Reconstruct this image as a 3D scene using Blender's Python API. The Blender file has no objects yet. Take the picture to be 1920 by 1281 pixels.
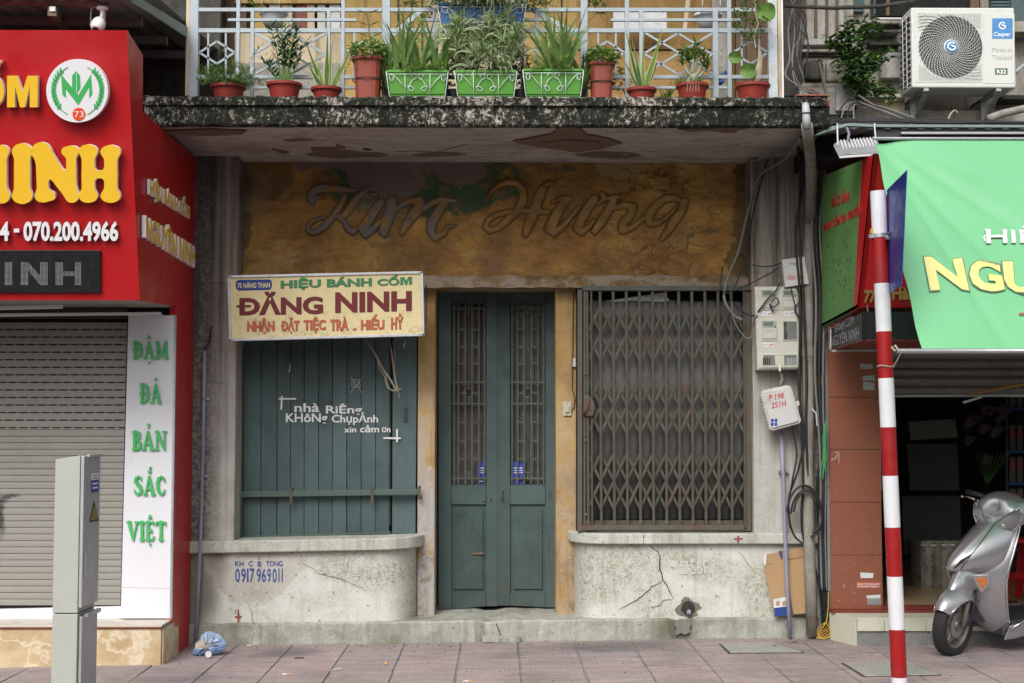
import bpy, bmesh, math, random
import numpy as np
from mathutils import Vector, Matrix, Euler
random.seed(7)
SC = bpy.context.scene
COL = SC.collection
R = math.radians
# ------------------------------------------------------------ camera, sky, sun, exposure
CAMY, CAMZ, F = -10.26, 1.523, 2666.7
PITCH, YAW = math.atan(162/F), -math.atan(25/F)
cam_d = bpy.data.cameras.new('camera'); cam_d.lens = 50; cam_d.sensor_width = 36; cam_d.clip_end = 500
cam = bpy.data.objects.new('camera', cam_d); COL.objects.link(cam)
cam.location = (0, CAMY, CAMZ); cam.rotation_euler = (math.pi/2+PITCH, 0, YAW)
SC.camera = cam
W = bpy.data.worlds.new('World'); SC.world = W; W.use_nodes = True
wn = W.node_tree.nodes; wl = W.node_tree.links
bg = wn['Background']; sky = wn.new('ShaderNodeTexSky'); sky.sky_type = 'NISHITA'; sky.sun_disc = False
sky.sun_elevation = R(44); sky.sun_rotation = R(200); sky.air_density = 1.0; sky.dust_density = 4.0; sky.ozone_density = 1.0
hs = wn.new('ShaderNodeHueSaturation'); hs.inputs['Saturation'].default_value = 0.25
wl.new(sky.outputs[0], hs.inputs['Color']); wl.new(hs.outputs[0], bg.inputs['Color']); bg.inputs['Strength'].default_value = 0.15
sun_d = bpy.data.lights.new('sun', 'SUN'); sun_d.energy = 1.5; sun_d.angle = R(32); sun_d.color = (1, .97, .92)
sun = bpy.data.objects.new('sun', sun_d); COL.objects.link(sun)
# sun in front of the facade (street side), high, a little from the left
_d = Vector((math.sin(R(200))*math.cos(R(44)), math.cos(R(200))*math.cos(R(44)), math.sin(R(44))))
sun.rotation_euler = (-_d).to_track_quat('-Z', 'Y').to_euler()
SC.view_settings.view_transform = 'Standard'; SC.view_settings.look = 'None'
SC.view_settings.gamma = 1; SC.view_settings.exposure = 0.38; SC.view_settings.use_curve_mapping = False
SC.cycles.max_bounces = 6; SC.cycles.diffuse_bounces = 4; SC.cycles.glossy_bounces = 3; SC.cycles.transparent_max_bounces = 8

RM = Euler((math.pi/2+PITCH, 0, YAW)).to_matrix()
def P(px, py, Y=0.0):
    """point of the place that stands in the plane y = Y and is seen at that spot of the photograph"""
    d = RM @ Vector(((px-960)/F, -(py-640.5)/F, -1))
    t = (Y-CAMY)/d.y
    return Vector((t*d.x, Y, CAMZ+t*d.z))
def PX(px, Y=0.0, py=700): return P(px, py, Y).x
def PZ(py, Y=0.0, px=960): return P(px, py, Y).z
GS = 0.0125
def gz(x): return GS*x                       # the pavement rises a little to the right
# ------------------------------------------------------------ objects
def _root(o):
    while o.parent: o = o.parent
    return o
def thing(name, label, cat, loc=(0, 0, 0), group=None, rot=None):
    o = bpy.data.objects.new(name, None); COL.objects.link(o); o.empty_display_size = .1
    o.location = loc; o['label'] = label; o['category'] = cat
    if group: o['group'] = group
    if rot: o.rotation_euler = rot
    return o
def tag(o, label, cat, group=None):
    o['label'] = label; o['category'] = cat
    if group: o['group'] = group
    return o
class MB:
    def __init__(s): s.v = []; s.f = []
    def add(s, vs, fs):
        n = len(s.v); s.v += [tuple(p) for p in vs]; s.f += [tuple(i+n for i in f) for f in fs]; return s
    def box(s, x0, x1, y0, y1, z0, z1):
        vs = [(x, y, z) for z in (z0, z1) for y in (y0, y1) for x in (x0, x1)]
        return s.add(vs, [(0,2,3,1),(4,5,7,6),(0,1,5,4),(2,6,7,3),(0,4,6,2),(1,3,7,5)])
    def obox(s, c, sz, rot=(0, 0, 0)):
        m = Euler(rot).to_matrix(); c = Vector(c); hx, hy, hz = sz[0]/2, sz[1]/2, sz[2]/2
        vs = [c+m@Vector((x, y, z)) for z in (-hz, hz) for y in (-hy, hy) for x in (-hx, hx)]
        return s.add(vs, [(0,2,3,1),(4,5,7,6),(0,1,5,4),(2,6,7,3),(0,4,6,2),(1,3,7,5)])
    def prism(s, pts, vec):
        """closed outline (front, any winding) pushed along vec"""
        n = len(pts); pts = [Vector(p) for p in pts]; vec = Vector(vec)
        nrm = Vector((0, 0, 0))
        for i in range(n): nrm += pts[i].cross(pts[(i+1) % n])
        if nrm.dot(vec) > 0: pts = pts[::-1]
        vs = pts+[p+vec for p in pts]
        return s.add(vs, [tuple(range(n)), tuple(range(2*n-1, n-1, -1))]+[(i, n+i, n+(i+1) % n, (i+1) % n) for i in range(n)])
    def ppx(s, poly, Y, depth):      # outline given by photo spots in plane y=Y
        return s.prism([P(a, b, Y) for a, b in poly], (0, depth, 0))
    def rpx(s, x0, y0, x1, y1, Y, depth):
        return s.ppx([(x0, y0), (x1, y0), (x1, y1), (x0, y1)], Y, depth)
    def bar(s, a, b, w, d=None):
        """rectangular bar from a to b, w across, d deep"""
        a = Vector(a); b = Vector(b); d = d or w; t = (b-a).normalized()
        up = Vector((0, 1, 0)) if abs(t.y) < .9 else Vector((0, 0, 1))
        sx = t.cross(up).normalized(); sy = sx.cross(t).normalized()
        vs = [p+sx*(w/2*i)+sy*(d/2*j) for p in (a, b) for i, j in ((-1,-1),(1,-1),(1,1),(-1,1))]
        return s.add(vs, [(3,2,1,0),(4,5,6,7),(0,1,5,4),(1,2,6,5),(2,3,7,6),(3,0,4,7)])
    def tube(s, pts, r, n=8, closed=False, cap=True):
        pts = [Vector(p) for p in pts]; m = len(pts); rr = r if hasattr(r, '__len__') else [r]*m
        vs = []; up = None
        for i, p in enumerate(pts):
            a = pts[i-1] if (i > 0 or closed) else p; b = pts[(i+1) % m] if (i < m-1 or closed) else p
            t = (b-a); t = t.normalized() if t.length > 1e-9 else Vector((0, 0, 1))
            if up is None:
                up = Vector((0, 0, 1)) if abs(t.z) < .9 else Vector((1, 0, 0))
            sx = t.cross(up)
            if sx.length < 1e-6: sx = t.cross(Vector((1, .3, 0)))
            sx.normalize(); up = sx.cross(t).normalized()
            for k in range(n):
                an = 2*math.pi*k/n; vs.append(p+(sx*math.cos(an)+up*math.sin(an))*rr[i])
        fs = []
        for i in range(m if closed else m-1):
            j = (i+1) % m
            for k in range(n): fs.append((i*n+k, i*n+(k+1) % n, j*n+(k+1) % n, j*n+k))
        if cap and not closed: fs += [tuple(range(n-1, -1, -1)), tuple(range((m-1)*n, m*n))]
        return s.add(vs, fs)
    def lathe(s, prof, c=(0, 0, 0), n=24, axis='z', sq=0.0):
        """prof: (radius, height) from bottom to top"""
        c = Vector(c); vs = []
        for r, h in prof:
            for k in range(n):
                an = 2*math.pi*k/n; ca, sa = math.cos(an), math.sin(an)
                if sq:
                    q = (abs(ca)**4+abs(sa)**4)**-.25; q = 1+(q-1)*sq; ca *= q; sa *= q
                p = (r*ca, r*sa, h)
                if axis == 'y': p = (p[0], p[2], p[1])
                if axis == 'x': p = (p[2], p[0], p[1])
                vs.append(c+Vector(p))
        fs = []
        for i in range(len(prof)-1):
            for k in range(n):
                q = (i*n+k, i*n+(k+1) % n, (i+1)*n+(k+1) % n, (i+1)*n+k)
                fs.append(q if axis != 'y' else q[::-1])
        a = tuple(range(n-1, -1, -1)); b = tuple(range((len(prof)-1)*n, len(prof)*n))
        fs += [a, b] if axis != 'y' else [a[::-1], b[::-1]]
        return s.add(vs, fs)
    def loft(s, rings, closed=True, caps=True):
        n = len(rings[0]); vs = [p for r in rings for p in r]; fs = []
        for i in range(len(rings)-1):
            for k in range(n if closed else n-1):
                fs.append((i*n+k, i*n+(k+1) % n, (i+1)*n+(k+1) % n, (i+1)*n+k))
        if caps and closed: fs += [tuple(range(n-1, -1, -1)), tuple(range((len(rings)-1)*n, len(rings)*n))]
        return s.add(vs, fs)
    def strip(s, a, b, twos=False):
        n = len(a); return s.add(list(a)+list(b), [(i, i+1, n+i+1, n+i) for i in range(n-1)])
    def build(s, name, mat, parent=None, local=False, smooth=False, bevel=0, solid=0, fixn=True, sub=0, weld=False):
        off = Vector((0, 0, 0))
        if parent and not local: off = _root(parent).location
        me = bpy.data.meshes.new(name)
        me.from_pydata([tuple(Vector(v)-off) for v in s.v], [], s.f)
        if fixn:
            bm = bmesh.new(); bm.from_mesh(me)
            if weld: bmesh.ops.remove_doubles(bm, verts=bm.verts, dist=1e-5)
            bmesh.ops.recalc_face_normals(bm, faces=bm.faces); bm.to_mesh(me); bm.free()
        me.update()
        return link(name, me, mat, parent, smooth, bevel, solid, sub)
def link(name, me, mat, parent=None, smooth=False, bevel=0, solid=0, sub=0):
    o = bpy.data.objects.new(name, me); COL.objects.link(o)
    if mat is not None and not me.materials: me.materials.append(mat)
    if parent: o.parent = parent
    if smooth: me.shade_smooth()
    if solid:
        m = o.modifiers.new('solid', 'SOLIDIFY'); m.thickness = solid; m.offset = 0
    if sub:
        m = o.modifiers.new('sub', 'SUBSURF'); m.levels = sub; m.render_levels = sub
    if bevel:
        m = o.modifiers.new('bevel', 'BEVEL'); m.width = bevel; m.segments = 2; m.limit_method = 'ANGLE'; m.angle_limit = R(35)
        me.shade_smooth(); m.harden_normals = True
    return o
def struct(o): o['kind'] = 'structure'; return o
def stuff(o): o['kind'] = 'stuff'; return o
def kids(o): return [c for c in bpy.data.objects if c.parent == o]
def copy_tree(o, parent=None):
    c = o.copy(); COL.objects.link(c); c.parent = parent
    for ch in kids(o): copy_tree(ch, c)
    return c
# ------------------------------------------------------------ materials
class NT:
    def __init__(s, name, rough=.8, metal=0, spec=.3):
        s.m = bpy.data.materials.new(name); s.m.use_nodes = True
        s.n = s.m.node_tree.nodes; s.l = s.m.node_tree.links
        s.b = s.n['Principled BSDF']; s.b.inputs['Roughness'].default_value = rough
        s.b.inputs['Metallic'].default_value = metal; s.b.inputs['Specular IOR Level'].default_value = spec
        s._p = None
    def put(s, sock, v):
        if v is None: return
        if isinstance(v, bpy.types.NodeSocket): s.l.new(v, sock)
        elif isinstance(v, (tuple, list)):
            sock.default_value = (*v, 1) if (sock.type == 'RGBA' and len(v) == 3) else v
        else:
            sock.default_value = (v, v, v, 1) if sock.type == 'RGBA' else v
    @property
    def pos(s):
        if s._p is None: s._p = s.n.new('ShaderNodeNewGeometry').outputs['Position']
        return s._p
    def obj(s): return s.n.new('ShaderNodeTexCoord').outputs['Object']
    def rnd(s): return s.n.new('ShaderNodeObjectInfo').outputs['Random']
    def sc(s, v, k):
        m = s.n.new('ShaderNodeMapping'); s.put(m.inputs[0], v); m.inputs['Scale'].default_value = k if hasattr(k, '__len__') else (k, k, k); return m.outputs[0]
    def noise(s, scale, detail=5, rough=.6, vec=None, dist=0, k=None):
        n = s.n.new('ShaderNodeTexNoise'); v = vec if vec is not None else s.pos
        if k is not None: v = s.sc(v, k)
        s.put(n.inputs['Vector'], v); n.inputs['Scale'].default_value = scale; n.inputs['Detail'].default_value = detail
        n.inputs['Roughness'].default_value = rough; n.inputs['Distortion'].default_value = dist
        return n.outputs['Fac']
    def vor(s, scale, feature='DISTANCE_TO_EDGE', vec=None, k=None, out='Distance', rand=1):
        n = s.n.new('ShaderNodeTexVoronoi'); n.feature = feature; v = vec if vec is not None else s.pos
        if k is not None: v = s.sc(v, k)
        s.put(n.inputs['Vector'], v); n.inputs['Scale'].default_value = scale; n.inputs['Randomness'].default_value = rand
        return n.outputs[out]
    def warp(s, amt, scale, vec=None):
        v = vec if vec is not None else s.pos
        n = s.n.new('ShaderNodeTexNoise'); s.put(n.inputs['Vector'], v); n.inputs['Scale'].default_value = scale; n.inputs['Detail'].default_value = 3
        a = s.n.new('ShaderNodeVectorMath'); a.operation = 'SUBTRACT'; s.l.new(n.outputs['Color'], a.inputs[0]); a.inputs[1].default_value = (.5, .5, .5)
        b = s.n.new('ShaderNodeVectorMath'); b.operation = 'SCALE'; s.l.new(a.outputs[0], b.inputs[0]); b.inputs['Scale'].default_value = amt
        c = s.n.new('ShaderNodeVectorMath'); c.operation = 'ADD'; s.put(c.inputs[0], v); s.l.new(b.outputs[0], c.inputs[1])
        return c.outputs[0]
    def math(s, op, a, b=None, c=None, clamp=False):
        n = s.n.new('ShaderNodeMath'); n.operation = op; n.use_clamp = clamp
        s.put(n.inputs[0], a)
        if b is not None: s.put(n.inputs[1], b)
        if c is not None: s.put(n.inputs[2], c)
        return n.outputs[0]
    def rng(s, v, a, b, c=0., d=1.):
        n = s.n.new('ShaderNodeMapRange'); s.put(n.inputs[0], v)
        for i, q in enumerate((a, b, c, d)): n.inputs[i+1].default_value = q
        return n.outputs[0]
    def ramp(s, v, stops, interp='LINEAR'):
        n = s.n.new('ShaderNodeValToRGB'); s.put(n.inputs[0], v); cr = n.color_ramp; cr.interpolation = interp
        while len(cr.elements) < len(stops): cr.elements.new(.5)
        for e, (p, c) in zip(cr.elements, stops):
            e.position = p; e.color = (c, c, c, 1) if not hasattr(c, '__len__') else (*c, 1)
        return n.outputs[0]
    def mix(s, f, a, b, mode='MIX'):
        n = s.n.new('ShaderNodeMix'); n.data_type = 'RGBA'; n.blend_type = mode
        s.put(n.inputs[0], f); s.put(n.inputs[6], a); s.put(n.inputs[7], b); return n.outputs[2]
    def xyz(s, v=None):
        n = s.n.new('ShaderNodeSeparateXYZ'); s.put(n.inputs[0], v if v is not None else s.pos); return n.outputs
    def blob(s, cx, cz, rx, rz, warp, soft=.12, axes=(0, 2)):
        """a patch of its own outline round (cx, cz); warp is a displaced position"""
        o = s.xyz(warp)
        a = s.math('MULTIPLY', s.math('SUBTRACT', o[axes[0]], cx), 1/rx); b = s.math('MULTIPLY', s.math('SUBTRACT', o[axes[1]], cz), 1/rz)
        d = s.math('ADD', s.math('MULTIPLY', a, a), s.math('MULTIPLY', b, b))
        return s.rng(d, 1-soft, 1+soft, 1., 0.)
    def vmax(s, *a):
        r = a[0]
        for q in a[1:]: r = s.math('MAXIMUM', r, q)
        return r
    def bump(s, h, strength=.5, dist=.01):
        n = s.n.new('ShaderNodeBump'); n.inputs['Strength'].default_value = strength; n.inputs['Distance'].default_value = dist
        s.put(n.inputs['Height'], h); s.l.new(n.outputs[0], s.b.inputs['Normal'])
    def out(s, col, rough=None, bump=None, bs=.5, bd=.01):
        s.put(s.b.inputs['Base Color'], col)
        if rough is not None: s.put(s.b.inputs['Roughness'], rough)
        if bump is not None: s.bump(bump, bs, bd)
        return s.m
def simple(name, col, rough=.6, metal=0, spec=.4, var=.25, scale=12, bs=.15, dirt=0):
    t = NT(name, rough, metal, spec)
    v = t.noise(scale, 5, .65)
    c = t.mix(v, [q*(1-var) for q in col], [min(1, q*(1+var)) for q in col])
    if dirt:
        d = t.rng(t.noise(3.1, 8, .75, dist=.6), .5, .72)
        c = t.mix(t.math('MULTIPLY', d, dirt), c, (.06, .055, .045))
    r = t.rng(t.noise(scale*2.3, 4), .3, .7, max(.05, rough-.12), min(1, rough+.12))
    return t.out(c, r, t.noise(scale*6, 3), bs, .004)
# ------------------------------------------------------------ lettering
_tc = {}
def text_data(s, bold=0.0, space=1.0, res=3):
    k = (s, bold, space)
    if k in _tc: return _tc[k]
    if 'Đ' in s or 'đ' in s:      # crossbar letters: plain letter plus a bar butted against the stem
        v, f = text_data(s.replace('Đ', 'D').replace('đ', 'd'), bold, space); v = v.tolist(); f = list(f)
        for i, ch in enumerate(s):
            if ch not in 'Đđ': continue
            x0 = text_data(s[:i].replace('Đ', 'D')+'D', bold, space)[0][:, 0].max() if False else None
            pre = s[:i]; d_ = text_data('D', bold, space)[0]; wd = d_[:, 0].max()-d_[:, 0].min(); h = d_[:, 1].max()
            if pre.strip(): w1 = text_data(pre.replace('Đ', 'D')+'D', bold, space)[0][:, 0].max(); xl = w1-wd
            else: xl = d_[:, 0].min()
            xm = xl; n0 = len(v); bh = .06+bold*.8; b0 = h*.5-bh/2-.0
            v += [[xm-.10, b0], [xm+.001, b0], [xm+.001, b0+bh], [xm-.10, b0+bh]]; f.append((n0, n0+1, n0+2, n0+3))
            sw_ = .12+bold*2; n0 = len(v); v += [[xm+sw_*.98, b0], [xm+wd*.55, b0], [xm+wd*.55, b0+bh], [xm+sw_*.98, b0+bh]]; f.append((n0, n0+1, n0+2, n0+3))
        _tc[k] = (np.array(v), f); return _tc[k]
    cu = bpy.data.curves.new('t', 'FONT'); cu.body = s; cu.size = 1; cu.offset = bold; cu.space_character = space; cu.resolution_u = res; cu.fill_mode = 'FRONT'
    cu.align_x = 'LEFT'
    o = bpy.data.objects.new('t', cu); COL.objects.link(o); bpy.context.view_layer.update()
    me = bpy.data.meshes.new_from_object(o.evaluated_get(bpy.context.evaluated_depsgraph_get()))
    bm = bmesh.new(); bm.from_mesh(me); bmesh.ops.remove_doubles(bm, verts=bm.verts, dist=1e-5); bm.to_mesh(me); bm.free()
    v = np.array([(q.co.x, q.co.y) for q in me.vertices]); f = [tuple(p.vertices) for p in me.polygons]
    bpy.data.objects.remove(o); bpy.data.meshes.remove(me); bpy.data.curves.remove(cu)
    _tc[k] = (v, f); return v, f
def quad_map(c, u, v):
    tl, tr, br, bl = [Vector(q) for q in c]
    return tl*(1-u)*(v)+tr*u*v+br*u*(1-v)+bl*(1-u)*(1-v)
def letters(s, corners, mat, parent, depth=0.0, lift=.002, bold=0.02, name='lettering', space=1.0, shear=0, ref=None, local=False, side=None, split=False):
    """writing fitted in a quad TL,TR,BR,BL; depth = thickness of the letters; one mesh (or one per word)"""
    v, f = text_data(s, bold, space)
    tl, tr, br, bl = [Vector(q) for q in corners]
    n = (tr-tl).cross(tl-bl).normalized()
    x0, y0 = v.min(0); x1, y1 = v.max(0)
    if ref:  # vertical extent taken from another word (same line height)
        rv, _ = text_data(ref, bold, space); y0, y1 = rv[:, 1].min(), rv[:, 1].max()
    vs = []
    for x, y in v:
        u = (x-x0)/(x1-x0); w = (y-y0)/(y1-y0)
        vs.append(quad_map(corners, u+shear*(w-.5), w)+n*(lift+depth))
    return _flat(vs, f, n, depth, mat, parent, name, local, side)
def _flat(vs, f, n, depth, mat, parent, name, local=False, side=None):
    m = MB(); m.add(vs, f)
    mats = None
    if depth > 0:
        ec = {}
        for p in f:
            for i in range(len(p)):
                a, b = p[i], p[(i+1) % len(p)]; ec[(a, b)] = ec.get((a, b), 0)+1
        nb = len(vs); m.v += [tuple(Vector(q)-n*depth) for q in vs]; nf = len(m.f)
        for (a, b) in ec:
            if (b, a) not in ec: m.f.append((a, nb+a, nb+b, b))
    o = m.build(name, mat, parent, local=local, fixn=False)
    if depth > 0 and side is not None:
        o.data.materials.append(side)
        for i, p in enumerate(o.data.polygons):
            if i >= nf: p.material_index = 1
    return o
# stroke lettering: capsules of changing width, melted together, cut out by a distance field
def arc(cx, cy, rx, ry, a0, a1, n=8): return [(cx+rx*math.cos(R(a0+(a1-a0)*i/n)), cy+ry*math.sin(R(a0+(a1-a0)*i/n))) for i in range(n+1)]
def sdf_mesh(strokes, step, k=0.0, relief=None):
    """strokes: list of (points, r or [r...]); returns verts (x,y,h), faces, boundary edges"""
    seg = []
    for pts, r in strokes:
        rr = r if hasattr(r, '__len__') else [r]*len(pts)
        if len(rr) != len(pts): rr = list(np.interp(np.linspace(0, 1, len(pts)), np.linspace(0, 1, len(rr)), rr))
        if len(pts) == 1: seg.append((*pts[0], *pts[0], rr[0], rr[0]))
        for i in range(len(pts)-1): seg.append((*pts[i], *pts[i+1], rr[i], rr[i+1]))
    S = np.array(seg); rm = S[:, 4:].max()+step*2
    x0, x1 = S[:, [0, 2]].min()-rm, S[:, [0, 2]].max()+rm; y0, y1 = S[:, [1, 3]].min()-rm, S[:, [1, 3]].max()+rm
    nx = int((x1-x0)/step)+2; ny = int((y1-y0)/step)+2
    X, Y = np.meshgrid(x0+np.arange(nx)*step, y0+np.arange(ny)*step)
    D = np.full(X.shape, 1e9)
    for ax, ay, bx, by, ra, rb in S:
        dx, dy = bx-ax, by-ay; L = dx*dx+dy*dy
        t = np.clip(((X-ax)*dx+(Y-ay)*dy)/L, 0, 1) if L > 0 else 0*X
        d = np.hypot(X-ax-t*dx, Y-ay-t*dy)-(ra+(rb-ra)*t)
        if k > 0:
            h = np.maximum(k-np.abs(D-d), 0)/k; D = np.minimum(D, d)-h*h*k*.25
        else: D = np.minimum(D, d)
    vs = []; idx = {}; fs = []; be = []
    def vert(key, x, y, d):
        if key not in idx: idx[key] = len(vs); vs.append((x, y, max(0, -d)))
        return idx[key]
    ins = D < 0
    cell = ins[:-1, :-1] | ins[1:, :-1] | ins[:-1, 1:] | ins[1:, 1:]
    for j, i in zip(*np.nonzero(cell)):
        cs = [(i, j), (i+1, j), (i+1, j+1), (i, j+1)]; poly = []; cut = []
        for q in range(4):
            (ia, ja), (ib, jb) = cs[q], cs[(q+1) % 4]; da, db = D[ja, ia], D[jb, ib]
            if da < 0: poly.append(vert((ia, ja), X[ja, ia], Y[ja, ia], da))
            if (da < 0) != (db < 0):
                t = da/(da-db); e = ((ia, ja), (ib, jb)) if (ia, ja) < (ib, jb) else ((ib, jb), (ia, ja))
                vi = vert(e, X[ja, ia]+t*(X[jb, ib]-X[ja, ia]), Y[ja, ia]+t*(Y[jb, ib]-Y[ja, ia]), 0)
                poly.append(vi); cut.append((vi, da < 0))
        if len(poly) >= 3: fs.append(tuple(poly))
        if len(cut) == 2:
            a, b = cut; be.append((a[0], b[0]) if a[1] else (b[0], a[0]))
    return vs, fs, be
def strokes_on(strokes, step, mapf, n, depth, mat, parent, name, k=0, side=None, relief=0, local=False):
    """mapf(x, y) -> base point; front face raised by depth (rounded over 'relief' units)"""
    vs, fs, be = sdf_mesh(strokes, step, k); n = Vector(n)
    fr = []
    for x, y, h in vs:
        q = depth if not relief else depth*min(1, .35+.65*math.sqrt(min(1, h/relief)))
        fr.append(Vector(mapf(x, y))+n*q)
    m = MB(); m.add(fr, fs); nf = len(m.f)
    used = sorted({i for e in be for i in e}); nb = {i: len(fr)+j for j, i in enumerate(used)}
    m.v += [tuple(Vector(mapf(vs[i][0], vs[i][1]))) for i in used]
    for a, b in be: m.f.append((a, b, nb[b], nb[a]))
    o = m.build(name, mat, parent, fixn=True, local=local)
    if side is not None:
        o.data.materials.append(side)
        for p in o.data.polygons:
            if all(False for _ in ()) and False: pass
        for i, p in enumerate(o.data.polygons):
            if i >= nf: p.material_index = 1
    return o
def L(r, g, b):
    f = lambda c: (c/255/12.92) if c/255 <= .04045 else ((c/255+.055)/1.055)**2.4
    return (f(r), f(g), f(b))
def m_concrete(name, light, dark, stain=(.16, .15, .09), amt=.55, streak=.3, bs=.5):
    t = NT(name, .9, 0, .2)
    w = t.warp(.25, 2.0)
    n1 = t.noise(1.3, 8, .68, dist=.4); n2 = t.noise(9, 8, .7); n3 = t.noise(90, 3, .7)
    c = t.mix(t.rng(n2, .3, .7), light, dark)
    c = t.mix(t.math('MULTIPLY', t.rng(n1, .48, .68), amt), c, stain)
    gr = t.rng(n3, .5, .72); c = t.mix(t.math('MULTIPLY', gr, .55), c, [q*.45 for q in dark])      # sand grain
    sp = t.rng(t.noise(38, 2, .5), .66, .72); c = t.mix(t.math('MULTIPLY', sp, .6), c, [q*.3 for q in dark])
    st = t.rng(t.noise(3.2, 6, .7, k=(3.2, 1, .22)), .5, .72); c = t.mix(t.math('MULTIPLY', st, streak), c, (.10, .10, .075))
    wh = t.rng(t.noise(5.5, 9, .75, vec=w), .6, .66); c = t.mix(t.math('MULTIPLY', wh, .35), c, [min(1, q*1.35) for q in light])
    h = t.math('ADD', t.math('MULTIPLY', n2, .6), t.math('MULTIPLY', n3, .35))
    return t.out(c, None, h, bs, .012)
def m_wood(name, base, dark, wear=(.3, .3, .27), rough=.62, wearamt=.35, grime=.6):
    """painted timber: grain along z, chips, grime, a tone of its own for each board"""
    t = NT(name, rough, 0, .35)
    gr = t.noise(14, 6, .65, k=(7, 7, .35)); n1 = t.noise(2.2, 7, .7, dist=.5); n2 = t.noise(26, 6, .7, k=(2, 2, .6))
    c = t.mix(gr, dark, base)
    c = t.mix(t.math('MULTIPLY', t.rng(n1, .45, .7), grime), c, [q*.42 for q in base])
    c = t.mix(t.math('MULTIPLY', t.rng(t.rnd(), 0, 1, 0, .3), 1), c, [q*1.45 for q in base])
    ch = t.rng(n2, .665, .70); c = t.mix(t.math('MULTIPLY', ch, wearamt), c, wear)
    z = t.xyz()[2]; dm = t.math('MULTIPLY', t.rng(z, .16, .75, 1, 0), t.rng(t.noise(7, 7, .72), .42, .6)); c = t.mix(t.math('MULTIPLY', dm, .6), c, (.07, .068, .05))
    sk = t.math('MULTIPLY', t.rng(t.noise(9, 6, .7, k=(5, 5, .35)), .56, .68), t.rng(t.math('ADD', z, t.math('MULTIPLY', n1, .5)), 1.35, .9)); c = t.mix(t.math('MULTIPLY', sk, .5), c, [q*.35 for q in base])
    return t.out(c, t.rng(n1, .3, .7, rough-.12, rough+.2), t.math('ADD', t.math('MULTIPLY', gr, .7), t.math('MULTIPLY', ch, -.6)), .4, .004)
def m_metal_rust(name, base, rust=(.10, .045, .025), amt=.6, rough=.6, metal=.3):
    t = NT(name, rough, metal, .4)
    n = t.noise(9, 8, .72, dist=.5); n2 = t.noise(60, 4, .6)
    c = t.mix(t.noise(30, 4), [q*.75 for q in base], [q*1.2 for q in base])
    r = t.rng(n, .5, .64); c = t.mix(t.math('MULTIPLY', r, amt), c, rust)
    return t.out(c, t.rng(n, .3, .7, rough-.1, rough+.2), n2, .25, .003)

M = {}
def m_lowwall():
    t = NT('aged_pale_render', .9, 0, .2); o = t.xyz(); w = t.warp(.45, 2.2); w2 = t.warp(.08, 14, w)
    n1 = t.noise(1.6, 8, .66, dist=.5); n2 = t.noise(8, 8, .7); n3 = t.noise(95, 3, .75); n4 = t.noise(34, 6, .8)
    c = t.mix(t.rng(n2, .3, .7), (.63, .63, .585), (.55, .55, .50))
    def B(px, py, rx, rz, s=.8): p = P(px, py, .04); return t.blob(p.x, p.z, rx/259, rz/259, w, s)
    damp = t.vmax(B(700, 1058, 120, 34), B(785, 1100, 42, 90), B(1085, 1080, 34, 70), B(1160, 1062, 80, 34), B(1300, 1060, 90, 28), B(1420, 1100, 40, 70), B(1130, 1110, 50, 24), t.math('MULTIPLY', t.rng(n1, .50, .66), .8))
    gr = t.rng(t.math('ADD', t.math('MULTIPLY', n4, .55), t.math('MULTIPLY', n3, .45)), .46, .58, .25, 1)
    c = t.mix(t.math('MULTIPLY', t.math('MULTIPLY', damp, gr), .85), c, (.215, .205, .13))
    soot = t.vmax(B(350, 1100, 46, 130), B(400, 1050, 26, 40), t.math('MULTIPLY', t.rng(t.math('ADD', o[2], t.math('MULTIPLY', n2, .12)), .20, .10), .0))
    c = t.mix(t.math('MULTIPLY', soot, .72), c, (.10, .09, .07))
    pt = t.blob(P(480, 1075, .04).x, P(480, 1075, .04).z, 90/259, 40/259, w2, .06); c = t.mix(t.math('MULTIPLY', pt, .42), c, (.36, .335, .285))
    c = t.mix(t.math('MULTIPLY', t.rng(n3, .54, .7), .35), c, (.22, .21, .17))
    c = t.mix(t.math('MULTIPLY', t.rng(t.noise(30, 2, .5), .68, .72), .7), c, (.12, .11, .08))
    c = t.mix(t.math('MULTIPLY', t.rng(t.noise(4, 6, .7, k=(4, 1, .2)), .54, .7), .35), c, (.20, .19, .14))
    return t.out(c, None, t.math('ADD', t.math('MULTIPLY', n2, .5), t.math('MULTIPLY', n3, .4)), .55, .012)
M['low_wall'] = m_lowwall()
M['step'] = m_concrete('worn_step_concrete', (.46, .465, .42), (.30, .305, .255), (.14, .14, .095), .95, .55, .9)
M['ledge'] = m_concrete('ledge_render', (.54, .545, .49), (.42, .425, .37), (.22, .22, .15), .7, .5)
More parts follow.
